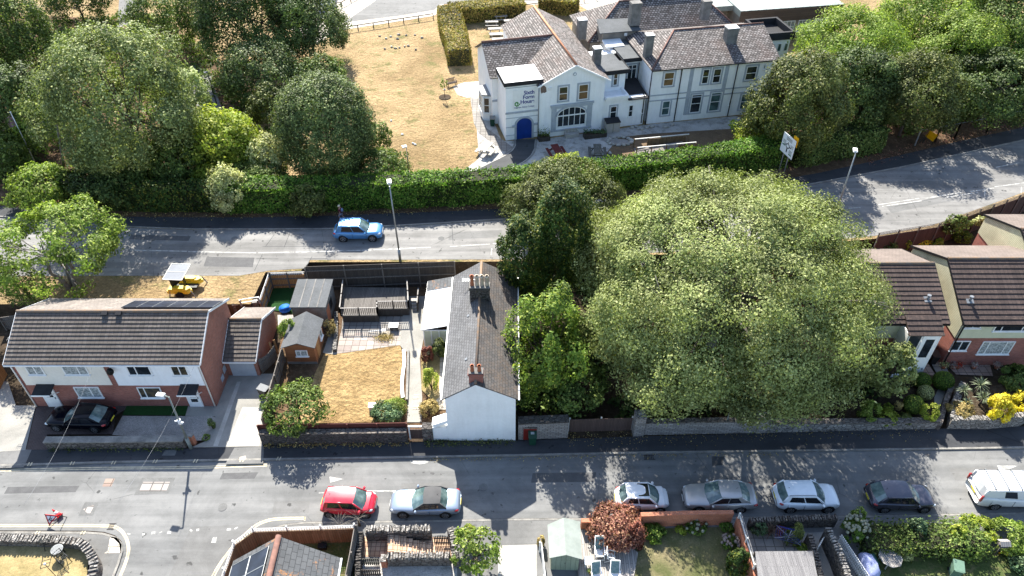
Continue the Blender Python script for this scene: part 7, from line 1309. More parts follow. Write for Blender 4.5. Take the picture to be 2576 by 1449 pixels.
fence('garden_fence', 'long weathered dark board fence between the cottage garden and the upper road', [P(768, 672, 2.75), P(960, 663, 2.85), P(1143, 655, 2.9)], .0, 2.8, 'wood_dark', rails=3, post=3.0, pm='wood_grey')
TG = 'orange trellis-topped fences'
a, b, c = P(652, 757, 1.75), P(676, 688, 1.75), P(766, 685, 1.75); fence('trellis_fence', 'orange board fence with a white trellis top along the verge side of the plastic lawn', [a, b], .05, 1.45, 'wood_orange', trellis=.32, group=TG, post=1.6); fence('trellis_fence', 'orange board fence with a white trellis top at the road side of the plastic lawn', [b, c], .05, 1.45, 'wood_orange', trellis=.32, group=TG, post=1.7)
a, b = P(706, 878, 1.6), P(656, 1052, 1.6); fence('panel_fence', 'pale concrete-post panel fence between the driveway and the golden lawn', [a, b], .1, 1.45, 'wood_grey', post=1.3, side=1, rails=1)
fence('slatted_fence', 'grey slatted fence at the left end of the tiled house roof', Q([(0, 800), (70, 790)], 1.4), .05, 1.4, 'wood_grey'); fence('slatted_fence', 'orange board fence at the left edge beside the side drive', Q([(-10, 900), (14, 935), (-6, 975)], .4), .1, 1.6, 'wood_orange')
gw = Q([(660, 1119), (840, 1118), (1026, 1115)]); wall('stone_wall', 'rough dark stone garden wall under the brown boards beside the street', [(x, y + .2) for x, y in gw], .1, 1.15, .38, 'stone_dark', 'stone_wall')
fence('board_fence', 'low dark red-brown board fence on top of the stone garden wall', [(gw[0][0] - .1, gw[0][1] + .5), (gw[2][0], gw[2][1] + .55)], .1, 1.65, 'wood_maroon', rails=0, pm='wood_maroon')
x0 = P(1030, 1112, .1); x1 = P(1064, 1110, .1); t = thing('garden_gate', 'dark close-boarded garden gate between the stone wall and the white cottage', 'gate', (*x0, .1)); m = MB(); m.box(x0[0] + .1, x1[0], x0[1] + .25, x0[1] + .32, .15, 1.2); m.build('boards', 'gate_wood', t); m = MB(); m.box(x0[0], x0[0] + .1, x0[1] + .22, x0[1] + .34, .1, 1.5); m.box(x0[0], x1[0], x0[1] + .22, x0[1] + .34, 1.5, 1.58); m.build('frame', 'white_paint', t)
wall('stone_pillar', 'stone gate pillar against the cottage corner', [(x1[0], x1[1] + .3), (x1[0] + .75, x1[1] + .3)], .1, 1.3, .5, 'stone_wall', 'stone_dark')
dw = Q([(120, 1129), (300, 1128), (468, 1126)]); wall('stone_wall', 'low stone wall with flat coping in front of the black coupe', [(x, y + .2) for x, y in dw], .1, .72, .45, 'stone_wall', 'kerb'); wall('brick_pillar', 'short red brick pillar behind the near street lamp', Q([(484, 1118), (490, 1110)]), .1, .85, .35, 'brick_orange', 'kerb')
hr = Q([(96, 1094), (120, 1129)]);
# right of the cottage
RW = P(1300, 1106, .1); RE = P(1428, 1101, .1); wall('white_wall', 'pale limewashed stone wall with a tiled cap and red door beside the cottage', [(RW[0] + .1, RW[1] + .3), (RE[0], RE[1] + .3)], .1, 1.75, .55, 'brick_white', 'stone_dark', ch=.12)
x, y = P(1333, 1105, .1); t = thing('red_gate', 'faded red wooden gate set in the pale wall', 'gate', (x, y, .1)); m = MB(); m.box(x - .48, x + .48, y - .05, y + .02, .12, 1.35); m.build('leaf', 'gate_red', t); m = MB(); m.box(x - .52, x + .52, y - .06, y + .02, 1.36, 1.46); m.build('lintel', 'stone_wall', t)
a, b = P(1432, 1093, .1), P(1588, 1089, .1); fence('timber_gates', 'brown vertical-boarded double gates between the pale wall and the white pillar', [(a[0], a[1] + .25), (b[0], b[1] + .25)], .1, 1.4, 'gate_wood', rails=1, pm='white_paint', side=1, cat='gate', post=2.6)
for (u0, v0, u1, v1, h, l) in ((1592, 1097, 1618, 1096, 2.0, 'tall white stone pillar beside the timber gates'), (1900, 1090, 1926, 1088, 1.5, 'white stone pillar under the right half of the big oak')): p0, p1 = P(u0, v0, .1), P(u1, v1, .1); wall('stone_pillar', l, [(p0[0], p0[1] + .3), (p1[0], p1[1] + .3)], .1, h, .65, 'brick_white', 'stone_pale', ch=.14)
a = Q([(1620, 1095), (1900, 1090)]); wall('white_wall', 'long peeling white brick wall under the big oak', [(x, y + .25) for x, y in a], .1, 1.25, .35, 'brick_white', 'stone_wall'); a = Q([(1928, 1090), (2130, 1085), (2355, 1080)]); wall('stone_wall', 'low rubble wall below the topiary garden', [(x, y + .25) for x, y in a], .1, [1.0, .8, .7], .4, 'stone_pale', 'stone_wall')
a = Q([(2355, 1080), (2376, 1010), (2386, 985)]); wall('stone_wall', 'rubble wall along the left side of the garden steps', a, .1, .7, .35, 'stone_wall')
a = Q([(2410, 985), (2392, 1030), (2384, 1075), (2480, 1074), (2560, 1066), (2592, 1044), (2640, 1020)]); wall('stone_wall', 'curved stone planter wall holding the spiky palms and yellow mound', a, .1, 1.0, .4, 'stone_pale', 'stone_pale', jag=.12, ch=.1)
sheet('planter_soil', [(2412, 985), (2396, 1030), (2390, 1066), (2480, 1064), (2560, 1054), (2640, 990), (2560, 960)], .75, 'soil')
x, y = P(1820, 1085, .1); t = thing('signpost', 'pale green sign pole in front of the white wall under the oak', 'sign pole', (x, y, .1)); m = MB(); m.tube([(x, y, .1), (x + .05, y, 3.2)], .05, 8); m.build('pole', 'pole_green', t); m = MB(); m.tube([(x + .05, y, 3.2), (x + .05, y, 3.24)], .065, 8); m.build('cap', 'pole_green', t)
# far fences
fence('trellis_fence', 'old brown fence with a trellis top behind the tiled houses, overgrown at its right end', [(33.8, 54.4), (40, 55.9), (50, 60.6), (58, 65)], .0, 2.4, 'gate_wood', rails=0, post=1.9, trellis=.45, pm='wood_grey', tm='wood_grey', side=-1)
def rails(label, pts, z, h, m='wood_dark', n=1, post=2.4, name='rail_fence', grp='low rail fences at the top of the lawn', r=.1):
    t = thing(name, label, 'fence', (*pts[0], z), grp); mb = MB()
    for a, b in zip(pts, pts[1:]):
        for k in range(n): mb.bar((*a, z + h - k * .35), (*b, z + h - k * .35), r)
    mb.build('rail', m, t)
    for a, b in zip(pts, pts[1:]):
        L = (Vector(b) - Vector(a)).length; c = max(1, round(L / post))
        for k in range(c + 1): q = Vector(a).lerp(Vector(b), k / c); p = MB(); p.cbox((*q, z + h / 2), (.12, .12, h)); p.build('post', m, t)
    return t
rails('long low timber rail between the dry lawn and the paved walk', Q([(862, 82), (1090, 47)], UP), UP, .75); rails('short timber rail around the green patch by the white outbuilding', Q([(834, 22), (860, 18), (905, -8)], UP), UP, .75); rails('short timber rail between the two scorched hedges', Q([(1316, 24), (1356, 20)], UP), UP, .75)
rails('timber rail beside the paved walk above the gable roof', Q([(1438, 10), (1500, 0)], UP), UP, .75)
t = rails('wire mesh fence with slim concrete posts at the foot of the right bank', Q([(2300, 368), (2350, 360), (2400, 350), (2480, 335), (2550, 318), (2640, 300)], UP), UP, 2.0, 'steel_grey', 1, 3.0, 'mesh_fence', None, .04)
rails('metal rails on the stone wall end beside the garage', Q([(602, 752), (648, 745)], 2.6), 1.8, .7, 'steel_grey', 2, 2, 'metal_railing', None, .05); wall('stone_wall', 'stone retaining wall stub behind the garage roof', Q([(588, 775), (650, 768)], 1.2), .05, 1.6, .4, 'stone_wall', 'kerb')
# ---------------------------------------------------------------- deck and garden things
zd = .85; dk = [P(u, v, zd) for u, v in [(866, 722), (1026, 724), (1029, 776), (951, 777), (951, 793), (858, 794)]]; t = thing('raised_deck', 'weathered timber garden deck with a spindle balustrade', 'deck', (*dk[0], .05)); m = MB(); m.prism(dk, zd - .12, zd); m.build('boards', 'deck_shaded', t)  # board colour darkened for the tall fence's shadow over the deck
m = MB(); m.prism([tuple(Vector(q).lerp(Vector((-10.5, 45)), .02)) for q in dk], .05, zd - .13); m.build('skirt', 'wood_dark', t)
def balus(t, a, b, z, h=.85, mm='wood_brown'):
    a, b = Vector(a), Vector(b); L = (b - a).length; m = MB(); m.bar((*a, z + h), (*b, z + h), .09, .05); m.bar((*a, z + .12), (*b, z + .12), .05); m.build('handrail', 'white_paint' if mm == 'w' else 'deck_grey', t); m = MB()
    for k in range(int(L / .16) + 1): q = a + (b - a) * min(1, k * .16 / L); m.bar((*q, z + .1), (*q, z + h), .045)
    m.build('spindles', 'wood_dark', t)
    for k in range(3): q = a.lerp(b, k / 2); m = MB(); m.cbox((*q, z + h / 2 + .02), (.1, .1, h + .1)); m.build('newel', 'wood_dark', t)
for i, j in ((5, 4), (3, 2), (0, 5), (4, 3), (1, 2)): balus(t, dk[i], dk[j], zd)
for k in range(4):
    q = [P(u, v, .8 - k * .2) for u, v in ((1034 + k, 750 + k * 8), (1050 + k, 750 + k * 8), (1050 + k, 757 + k * 8), (1034 + k, 757 + k * 8))]; m = MB(); m.prism(q, .05, .8 - k * .2); m.build('stair_tread', 'deck_grey', t)
balus(t, P(1053, 732, .85), P(1051, 782, .3), .3, .9)
x, y = P(926, 806, .1); t = thing('trough_planter', 'terracotta trough planter standing in front of the deck', 'planter', (x, y, .08)); m = MB(); m.box(x - .42, x + .42, y - .12, y + .12, .08, .3); m.build('trough', 'terracotta', t); m = MB(); m.box(x - .37, x + .37, y - .08, y + .08, .301, .32); m.build('compost', 'soil', t)
x, y = P(990, 832, .1); t = thing('white_board', 'square white board lying on stacked slabs by the patio', 'board', (x, y, .08)); m = MB(); m.box(x - .38, x + .4, y - .05, y + .5, .5, .56); m.build('board', 'roof_white', t); m = MB(); m.box(x - .3, x + .35, y + .02, y + .42, .08, .49); m.build('slab_stack', 'stone_wall', t)
x, y = P(950, 838, .1); t = thing('spade', 'white-handled spade lying beside the straw heap', 'spade', (x, y, .1)); m = MB(); m.bar((x - .75, y + .1, .2), (x + .3, y + .15, .3), .05); m.build('handle', 'white_paint', t); m = MB(); m.cbox((x + .5, y + .17, .3), (.35, .24, .03)); m.build('blade', 'white_paint', t)
x, y = P(968, 850, .1); g0 = np.random.default_rng(3); p = g0.normal(size=(700, 3)) * np.array([.42, .28, .08]); p[:, 2] = np.abs(p[:, 2]) + .04; o = leafobj('straw_heap', p, g0.normal(size=(700, 3)) + np.array([0, 0, 1]), .16, 'leaf_dry', g0.random(700), None, (x, y, .08), .2); tag(o, 'heap of pale straw and cuttings on the chequered patio', 'straw heap', None, 'stuff')
x, y = P(719, 782, .1); t = thing('paddling_pool', 'small round blue paddling pool beside the grey outbuilding', 'paddling pool', (x, y, .3)); plain('pool_blue', (.02, .16, .62), rough=.4); m = MB(); m.lathe((x, y, .25), [(.45, 0), (.52, .05), (.52, .22), (.45, .24), (.40, .2), (.38, .06)], 20); m.build('ring', 'pool_blue', t); m = MB(); m.tube([(x, y, .31), (x, y, .34)], .38, 18); m.build('liner', 'roof_white', t)
c = [P(u, v, .24) for u, v in [(698, 792), (742, 792), (742, 816), (700, 824)]]; t = thing('pale_decking', 'pale plank decking under the paddling pool', 'deck', (*c[0], .1)); m = MB(); m.prism(c, .1, .24); m.build('boards', 'deck_grey', t); m = MB(); m.bar((*c[3], .3), (*c[2], .3), .06); m.build('edge_rail', 'white_paint', t)
for k, (a, b) in enumerate((((681, 872), (690, 896)), ((692, 866), (700, 890)))): p0, p1 = P(*a, 1.0), P(*b, .2); m = MB(); m.bar((*p0, 1.5), (*p1, .15), .16, .04); solo(m, 'timber_plank', 'wood_orange', ('leftmost' if k == 0 else 'rightmost') + ' of two orange planks leaning on the garage side wall', 'plank', (*p1, .15), 'planks leaning on the garage')
wall('raised_bed_wall', 'wavy pale stone-edged planting strip along the golden lawn', smooth_line(Q([(1016, 885), (1018, 915), (1014, 945), (1012, 975), (1014, 1005)]), 3), .08, .25, .2, 'stone_pale', 'roof_white', ch=.04); wall('raised_bed_wall', 'straight stone edge between the concrete path and the planting strip', Q([(1028, 882), (1024, 1010)]), .08, .25, .15, 'stone_pale', 'kerb', ch=.04)
sheet('bed_soil', [(1017, 884), (1027, 884), (1023, 1008), (1014, 1006)], .2, 'leaf_litter'); wall('rubble_edge', 'rough rubble edging left of the chequered patio', Q([(846, 790), (846, 850), (842, 886)]), .05, .25, .3, 'stone_wall', 'stone_pale', jag=.1); x, y = P(938, 1028, .1); t = thing('white_crate', 'white plastic crate half hidden behind the clipped bush', 'crate', (x, y, .06)); m = MB(); m.box(x - .25, x + .25, y - .2, y + .2, .06, .5); m.build('box', 'white_plastic', t); m = MB(); m.box(x - .28, x + .28, y - .23, y + .23, .501, .55); m.build('lid', 'white_plastic', t)
for u, v, l in ((1047, 998, 'square inspection cover on the garden path'), (1046, 1025, 'pale square slab nearer the gate on the garden path')): x, y = P(u, v, .09); m = MB(); m.box(x - .22, x + .22, y - .2, y + .2, .082, .1); m.box(x - .1, x + .1, y - .02, y + .02, .101, .105); solo(m, 'inspection_cover', 'pavers_cream', l, 'cover', (x, y, .08))
# ---------------------------------------------------------------- college yard furniture
def picnic(label, loc, rz, m, group=None, s=1.):
    t = thing('picnic_table', label, 'picnic table', loc, group); t.rotation_euler = (0, 0, rz); t.scale = (s,) * 3
    def mk(): q = MB(); q.local = True; return q
    q = mk()
    for k in range(5): q.box(-.9, .9, -.36 + k * .148, -.36 + k * .148 + .13, .72, .76)
    q.build('table_top', m, t)
    for sd in (-1, 1):
        q = mk()
        for k in range(2): y = sd * .72 + (k - .5) * .14; q.box(-.9, .9, y - .06, y + .06, .42, .46)
        q.build('seat', m, t)
    for x in (-.62, .62):
        for sd in (-1, 1): q = mk(); q.bar((x, sd * .62, 0), (x, sd * .18, .71), .08, .05); q.build('leg', m, t)
        q = mk(); q.bar((x, -.75, .4), (x, .75, .4), .05, .08); q.build('crossbar', m, t)
    return t
plain('table_pale', (.55, .51, .45), (.42, .39, .34), 4, .8, fine=.3); plain('table_red', (.22, .035, .03), (.17, .03, .03), 4, .7); plain('table_grey', (.20, .19, .16), (.12, .12, .1), 4, .9, fine=.3)
pts = [(1260, 46), (1237, 60), (1284, 57), (1287, 68), (1245, 78), (1293, 82), (1249, 92), (1297, 92), (1255, 104)]; lb = ['topmost pale picnic table beside the scorched hedge', 'pale picnic table at the upper left of the cluster', 'pale picnic table against the hedge right of the topmost one', 'pale picnic table nearest the top of the gable roof', 'third picnic table down the left column of the cluster', 'middle pale picnic table of the column along the roof', 'pale picnic table second from the bottom on the left', 'pale picnic table at the foot of the column along the roof', 'pale picnic table just above the red ridge tiles']
p0 = None
for (u, v), l in zip(pts, lb):
    q = (*P(u, v, UP + .4), UP)
    if p0 is None: p0 = picnic(l, q, R(6), 'table_pale', 'pale picnic tables behind the college', 1.05)
    else: copy_thing(p0, q, R(6 + (u * 7 % 9) - 4), 1.05, l)
picnic('weathered wooden picnic table on the gravel left of the blue door', (*P(1224, 385, UP), UP), R(66), 'table_pale', s=1.15); picnic('dark red picnic table in the shaded gravel yard', (*P(1400, 392, UP), UP), R(105), 'table_red', s=1.15); picnic('mossy grey picnic table at the edge of the shaded bed', (*P(1502, 392, UP), UP), R(88), 'table_grey', s=1.15)
def bench(label, loc, rz, m, w=1.5, box=False):
    t = thing('bench', label, 'bench', loc); t.rotation_euler = (0, 0, rz)
    def mk(): q = MB(); q.local = True; return q
    q = mk(); [q.box(-w / 2, w / 2, -.25 + k * .13, -.25 + k * .13 + .11, .42, .46) for k in range(4)]; q.build('seat', m, t); q = mk(); [q.box(-w / 2 + k * .17, -.07 + k * .17 + .17 - w / 2, .27, .3, .47, .88) for k in range(int(w / .17))]; q.box(-w / 2, w / 2, .26, .31, .881, .95); q.build('backrest', m, t)
    for x in (-w / 2 + .05, w / 2 - .05): q = mk(); q.box(x - .04, x + .04, -.25, -.18, 0, .64); q.box(x - .04, x + .04, .24, .31, 0, .46); q.box(x - .04, x + .04, -.25, .24, .64, .69); q.build('arm', m, t)
    if box: q = mk(); q.box(-w / 2 + .1, w / 2 - .1, -.22, .24, .02, .41); q.build('storage_box', m, t)
    return t
plain('box_beige', (.50, .47, .43), (.44, .41, .38), 2, .6); bench('beige plastic storage bench under the arched window', (*P(1438, 345, UP), UP), R(13), 'box_beige', 1.6, True); bench('small brown bench with a slatted back on the dry lawn by the sapling', (*P(1137, 216, UP), UP), R(30), 'clad_brown', 1.3)
q = P(1538, 330, UP); t = thing('storage_unit', 'beige plastic garden store with a dark sloping lid against the college wall', 'storage box', (*q, UP)); Mx = Matrix.Translation((*q, 0)) @ Matrix.Rotation(R(13), 4, 'Z'); m = MB(Mx); m.box(-.8, .8, -.45, .45, UP, UP + 1.25); m.build('cabinet', 'box_beige', t); m = MB(Mx); m.prism([(-.85, -.52), (.85, -.52), (.85, .5), (-.85, .5)], [UP + 1.26, UP + 1.26, UP + 1.4, UP + 1.4], [UP + 1.32, UP + 1.32, UP + 1.48, UP + 1.48]); m.build('lid', 'felt_dark', t); m = MB(Mx); m.box(-.015, .015, -.47, -.452, UP + .05, UP + 1.2); m.build('door_gap', 'felt_dark', t)
for (u, v, w, l, mm) in ((1368, 352, 1.3, 'small dark planter with two saplings left of the arched window', 'leaf_mid'), (1496, 344, 2.6, 'long dark planter of flowers between the bench and the garden store', 'leaf_blue')):
    q = P(u, v, UP); t = thing('planter', l, 'planter', (*q, UP)); Mx = Matrix.Translation((*q, 0)) @ Matrix.Rotation(R(13), 4, 'Z'); m = MB(Mx); m.box(-w / 2, w / 2, -.4, .4, UP, UP + .5); m.build('box', 'wood_dark', t); m = MB(Mx); m.box(-w / 2 + .08, w / 2 - .08, -.33, .33, UP + .501, UP + .52); m.build('compost', 'soil', t); n = int(160 * w); p = np.stack([g0.uniform(-w / 2, w / 2, n), g0.uniform(-.3, .3, n), .55 + np.abs(g0.normal(size=n)) * (.45 if w < 2 else .2)], 1); leafobj('plants', p, g0.normal(size=(n, 3)) + np.array([0, 0, .6]), .15, mm, g0.random(n), t, )
Mx = Matrix.Translation((*P(1600, 392, UP), 0)) @ Matrix.Rotation(R(8), 4, 'Z'); t = thing('timber_ramp', 'low timber access ramp with handrails on the shaded bed', 'ramp', (*P(1600, 392, UP), UP)); L = 6.6
m = MB(Mx); m.prism([(.1, 0), (L - 1, 0), (L - 1, 1.5), (.1, 1.5)], UP, [UP + .08, UP + .5, UP + .5, UP + .08]); m.build('walkway', 'wood_grey', t)
for y, a, b, s0 in ((0, 0, L, 4.6), (1.8, .2, L - .2, 1.8)):
    m = MB(Mx); m.bar((a, y, UP + 1.0), (b, y, UP + 1.15), .09); m.build('handrail', 'white_paint', t)
    for k in range(5): x = a + (b - a) * k / 4; m = MB(Mx); m.box(x - .05, x + .05, y - .05, y + .05, UP, UP + 1.05); m.build('post', 'wood_brown', t)
    m = MB(Mx); m.box(s0, b - .3, y - .03, y + .03, UP + .1, UP + .95); m.build('side_panel', 'wood_brown', t)
def rocks(name, label, pts, m, r, z=UP, seed=1, kind='rock'):
    g = random.Random(seed); t = thing(name, label, kind, (*P(*pts[0], z), z)); 
    for u, v in pts: x, y = P(u, v, z); q = MB(); q.blob((x, y, z + r * .35), (r * g.uniform(.7, 1.3), r * g.uniform(.6, 1.), r * g.uniform(.5, .8)), g.random() * 9, .5, 8, 5, .5); q.build('stone', m, t)
rocks('stone_ring', 'ring of white stones round a grey pond bed near the ramp', [(1559 + 31 * math.cos(k * .42), 357 + 10 * math.sin(k * .42)) for k in range(15)], 'concrete_pale', .24, seed=2, kind='stone ring'); sheet('pond_bed', [(1559 + 27 * math.cos(k * .5), 357 + 7.5 * math.sin(k * .5)) for k in range(12)], UP + .04, 'gravel_dark')
rocks('lawn_stones', 'loose ring of grey boulders on the dry lawn', [(972, 98), (983, 93), (1003, 88), (1022, 90), (1044, 89), (1062, 96), (955, 92), (1046, 126), (968, 124), (985, 119), (995, 122), (1005, 121), (1018, 118), (1027, 116), (1000, 99)], 'concrete_pale', .2, seed=5, kind='stone ring')
rocks('wall_stones', 'scattered pale rocks along the foot of the long college wall', [(1590, 323), (1600, 320), (1605, 326), (1628, 322), (1640, 320), (1675, 322), (1615, 327), (1534, 388), (1520, 402), (1512, 406), (1690, 316)], 'concrete_pale', .3, seed=7)
rocks('lawn_slabs', 'few white stone fragments on the lower dry lawn', [(1118, 226), (984, 305), (1012, 339), (1040, 362), (1045, 365), (1218, 384)], 'roof_white', .16, seed=9)
# ---------------------------------------------------------------- south gardens
zs = 2.0; c = {k: P(*v, zz) for k, v, zz in (('bl', (1377, 1320), 1.75), ('rb', (1418, 1302), 2.15), ('br', (1459, 1312), 1.75), ('fl', (1382, 1404), 1.75), ('rf', (1424, 1396), 2.15), ('fr', (1464, 1407), 1.75))}; t = thing('green_shed', 'pale sage shed with a curled grey-green felt roof', 'shed', (*c['fl'], .1)); z1, z2 = 1.75, 2.15
plain('felt_sage', (.37, .41, .37), (.31, .35, .31), 1, .85, bump=.3); m = MB(); m.slab([(*c['fl'], z1), (*c['rf'], z2), (*c['rb'], z2), (*c['bl'], z1)], .05); m.slab([(*c['rf'], z2), (*c['fr'], z1), (*c['br'], z1), (*c['rb'], z2)], .05); m.build('roof', 'felt_sage', t)
a, b = Vector(c['fl']), Vector(c['fr']); d = (b - a); yb = c['bl'][1] - c['fl'][1]; m = MB(); A0, B0 = a + d * .07 + Vector((0, .15)), b - d * .07 + Vector((0, .15)); n = m.p([(*A0, .1), (*B0, .1), (*B0, z1 - .05), (*(A0 + B0) / 2, z2 - .1), (*A0, z1 - .05), (A0.x, A0.y + yb - .3, .1), (B0.x, B0.y + yb - .3, .1), (B0.x, B0.y + yb - .3, z1 - .05), ((A0.x + B0.x) / 2, A0.y + yb - .3, z2 - .1), (A0.x, A0.y + yb - .3, z1 - .05)])
for f in ((0, 1, 2, 3, 4), (9, 8, 7, 6, 5), (1, 6, 7, 2), (0, 4, 9, 5)): m.face([n + i for i in f])
m.build('wall', 'wood_sage', t); m = MB(); Mx = (A0 + B0) / 2; m.box(Mx.x - .55, Mx.x + .55, A0.y - .03, A0.y - .002, .15, 1.6); m.build('door', 'wood_sage', t); m = MB(); m.box(Mx.x - .02, Mx.x + .02, A0.y - .05, A0.y - .031, .9, 1.0); m.build('latch', 'ink', t)
a = Q([(1362, 1365), (1372, 1449), (1376, 1520)], 1.2); fence('white_fence', 'white-painted fence along the left side of the pale green shed', a, .1, 1.15, 'white_paint', rails=0, pm='white_paint')
c = [P(u, v, .22) for u, v in [(1458, 1320), (1520, 1320), (1605, 1390), (1570, 1600), (1450, 1600)]]; t = thing('sitting_deck', 'worn plank sitting deck between the green shed and the red maple', 'deck', (*c[0], .1)); m = MB(); m.prism(c, .1, .22); m.build('boards', 'deck_grey', t); m = MB(); m.bar((*c[0], .24), (*c[4], .24), .08); m.build('edge_board', 'wood_grey', t)
plain('chair_fabric', (.16, .30, .30), (.30, .38, .38), 9, .8)
def recliner(label, u, v, rz):
    x, y = P(u, v, .22); t = thing('garden_recliner', label, 'garden chair', (x, y, .22), 'white-framed garden recliners'); t.rotation_euler = (0, 0, rz)
    def mk(): q = MB(); q.local = True; return q
    q = mk(); q.slab([(-.24, -.3, .42), (.24, -.3, .42), (.24, .25, .38), (-.24, .25, .38)], .04); q.build('seat', 'white_plastic', t); q = mk(); q.slab([(-.24, .25, .4), (.24, .25, .4), (.24, .62, 1.12), (-.24, .62, 1.12)], .05, (0, -1, .5)); q.build('backrest', 'chair_fabric', t)
    for s in (-1, 1): q = mk(); q.tube([(s * .28, -.35, 0), (s * .28, -.3, .6), (s * .28, .3, .64), (s * .27, .68, 1.18)], .025, 6); q.tube([(s * .28, .35, 0), (s * .28, -.2, .6)], .025, 6); q.bar((s * .3, -.3, .64), (s * .3, .3, .67), .07, .03); q.build('arm', 'white_plastic', t)
    q = mk(); q.bar((-.27, .68, 1.18), (.27, .68, 1.18), .04); q.bar((-.28, -.35, .1), (.28, -.35, .1), .03); q.build('frame', 'white_plastic', t)
recliner('white recliner with teal cushion standing alone at the top of the plank deck', 1507, 1398, 0); recliner('white recliner cut by the bottom edge, left of the pair', 1500, 1462, R(5)); recliner('white recliner cut by the bottom edge, right of the pair', 1545, 1460, R(-4))
def metal_seat(label, u, v, rz, m='white_plastic', name='folding_chair', z=.22):
    x, y = P(u, v, z); t = thing(name, label, 'garden chair', (x, y, z)); t.rotation_euler = (0, 0, rz); q = MB(); q.local = True
    for s in (-1, 1): q.tube([(s * .25, -.3, 0), (s * .25, .15, .5), (s * .25, .3, 1.1)], .022, 6); q.tube([(s * .25, .35, 0), (s * .25, -.2, .5)], .022, 6); q.bar((s * .25, -.25, .68), (s * .25, .2, .7), .04)
    for k in range(3): q.bar((-.25, .3 - k * .05, 1.1 - k * .18), (.25, .3 - k * .05, 1.1 - k * .18), .025)
    q.build('frame', m, t); q = MB(); q.local = True; [q.bar((-.25, -.2 + k * .1, .46), (.25, -.2 + k * .1, .46), .035, .02) for k in range(5)]; q.build('seat', m, t); return t
metal_seat('empty white metal chair frame folded on its side by the red maple', 1535, 1408, R(80))
def table(name, label, xy, z, h, rx, ry, m, legm, n=8, rz=0, slats=0, cat='table', group=None):
    t = thing(name, label, cat, (*xy, z), group); t.rotation_euler = (0, 0, rz); q = MB(); q.local = True; pts = [(rx * math.cos(2 * math.pi * (k + .5) / n), ry * math.sin(2 * math.pi * (k + .5) / n)) for k in range(n)]; q.prism(pts, h - .04, h); q.build('table_top', m, t)
    for a in range(4): q = MB(); q.local = True; b = math.pi / 4 + a * math.pi / 2; q.bar((rx * .6 * math.cos(b), ry * .6 * math.sin(b), h - .05), (rx * .7 * math.cos(b), ry * .7 * math.sin(b), 0), .05); q.build('leg', legm, t)
    if slats:
        q = MB(); q.local = True
        for k in range(-slats, slats + 1): x = k * rx / (slats + 1); w = ry * min(1, 1.25 - abs(x) / rx) * .92; q.box(x - .008, x + .008, -w, w, h + .001, h + .006)
        q.build('slat_gaps', 'ink', t)
    return t
table('side_table', 'square white plastic side table against the pale green shed', P(1480, 1412, .6), .22, .5, .38, .38, 'white_plastic', 'white_plastic', 4); table('octagonal_table', 'weathered grey slatted octagonal table on the shaded lawn', P(2240, 1402, .8), .12, .72, .72, .72, 'deck_grey', 'deck_grey', 8, .2, 6)
table('bistro_table', 'round pale metal bistro table on the corner lawn', P(144, 1383, .9), .3, .68, .36, .36, 'steel_grey', 'dark_metal', 18, 0, 5); metal_seat('ornate dark iron chair below the bistro table', 165, 1416, R(60), 'dark_metal', 'iron_chair', .3); metal_seat('dark iron chair pushed against the stone wall behind the bistro table', 126, 1372, R(200), 'dark_metal', 'iron_chair', .3)
x, y = P(140, 1449, .3); t = thing('stake_light', 'leaning dark garden stake light on the corner lawn', 'garden light', (x, y, .3)); m = MB(); m.bar((x, y, .3), (x - .45, y + .3, 1.15), .035); m.build('stake', 'dark_metal', t); m = MB(); m.blob((x - .45, y + .3, 1.18), .08, amp=0); m.build('globe', 'lamp_clear', t)
x, y = P(552 / 1, 1440, .1)
a = smooth_line(Q([(-300, 1352), (0, 1352), (90, 1354), (170, 1358), (205, 1366), (226, 1390), (236, 1420), (225, 1470), (205, 1600)], .9), 4); wall('corner_stone_wall', 'rough dark stone wall curving round the corner lawn', a, .1, .75, .5, 'stone_wall', 'stone_pale', jag=.1, seed=4)
# bottom left roof, with its trellis fence
zr, ze = 5.0, 3.4; ap = Vector((*P(701, 1349, zr), zr)); rb = Vector((*P(677.5, 1449, zr), zr)); dr = (rb - ap).normalized() * 9; re_ = Vector((*P(858, 1404, ze), ze)); le = Vector((*P(587, 1411, ze), ze)); t = thing('slate_roof_house', 'house roof with solar panels and orange lichened slates at the bottom edge', 'house', (ap.x, ap.y, .1))
m = MB(); m.slab([ap, re_, re_ + dr, ap + dr], .12); m.build('roof', 'slate_grey', t, label='slate slope with orange lichen'); m = MB(); m.slab([ap, le, le + dr, ap + dr], .12); lr_ = m.build('roof', 'slate_grey', t, label='slope under the solar panels'); m = MB(); m.tube([ap + Vector((0, 0, .04)), ap + dr + Vector((0, 0, .04))], .17, 8); m.build('ridge_tiles', 'ridge_red', t)
nn = (le - ap).cross(dr).normalized(); nn = nn if nn.z > 0 else -nn; ds = (le - ap); du = dr.normalized(); m = MB(); m2 = MB()
for i in range(2):
    for j in range(4):
        o = ap + ds * (.14 + i * .41) + du * (.45 + j * 1.15) + nn * .12; c4 = [o, o + ds * .4, o + ds * .4 + du * 1.12, o + du * 1.12]; m = MB(); m.slab(c4, .05, tuple(nn)); sp = m.build('solar_panel', 'solar', t)
        m = MB(); [m.bar(c4[k] + nn * .01, c4[(k + 1) % 4] + nn * .01, .03, .02) for k in range(4)]; m.build('panel_frame', 'steel_grey', sp)
m = MB(); m.bar(re_ + du * .0 - Vector((0, 0, .05)), re_ + dr - Vector((0, 0, .05)), .14, .12); m.build('gutter', 'white_plastic', t)
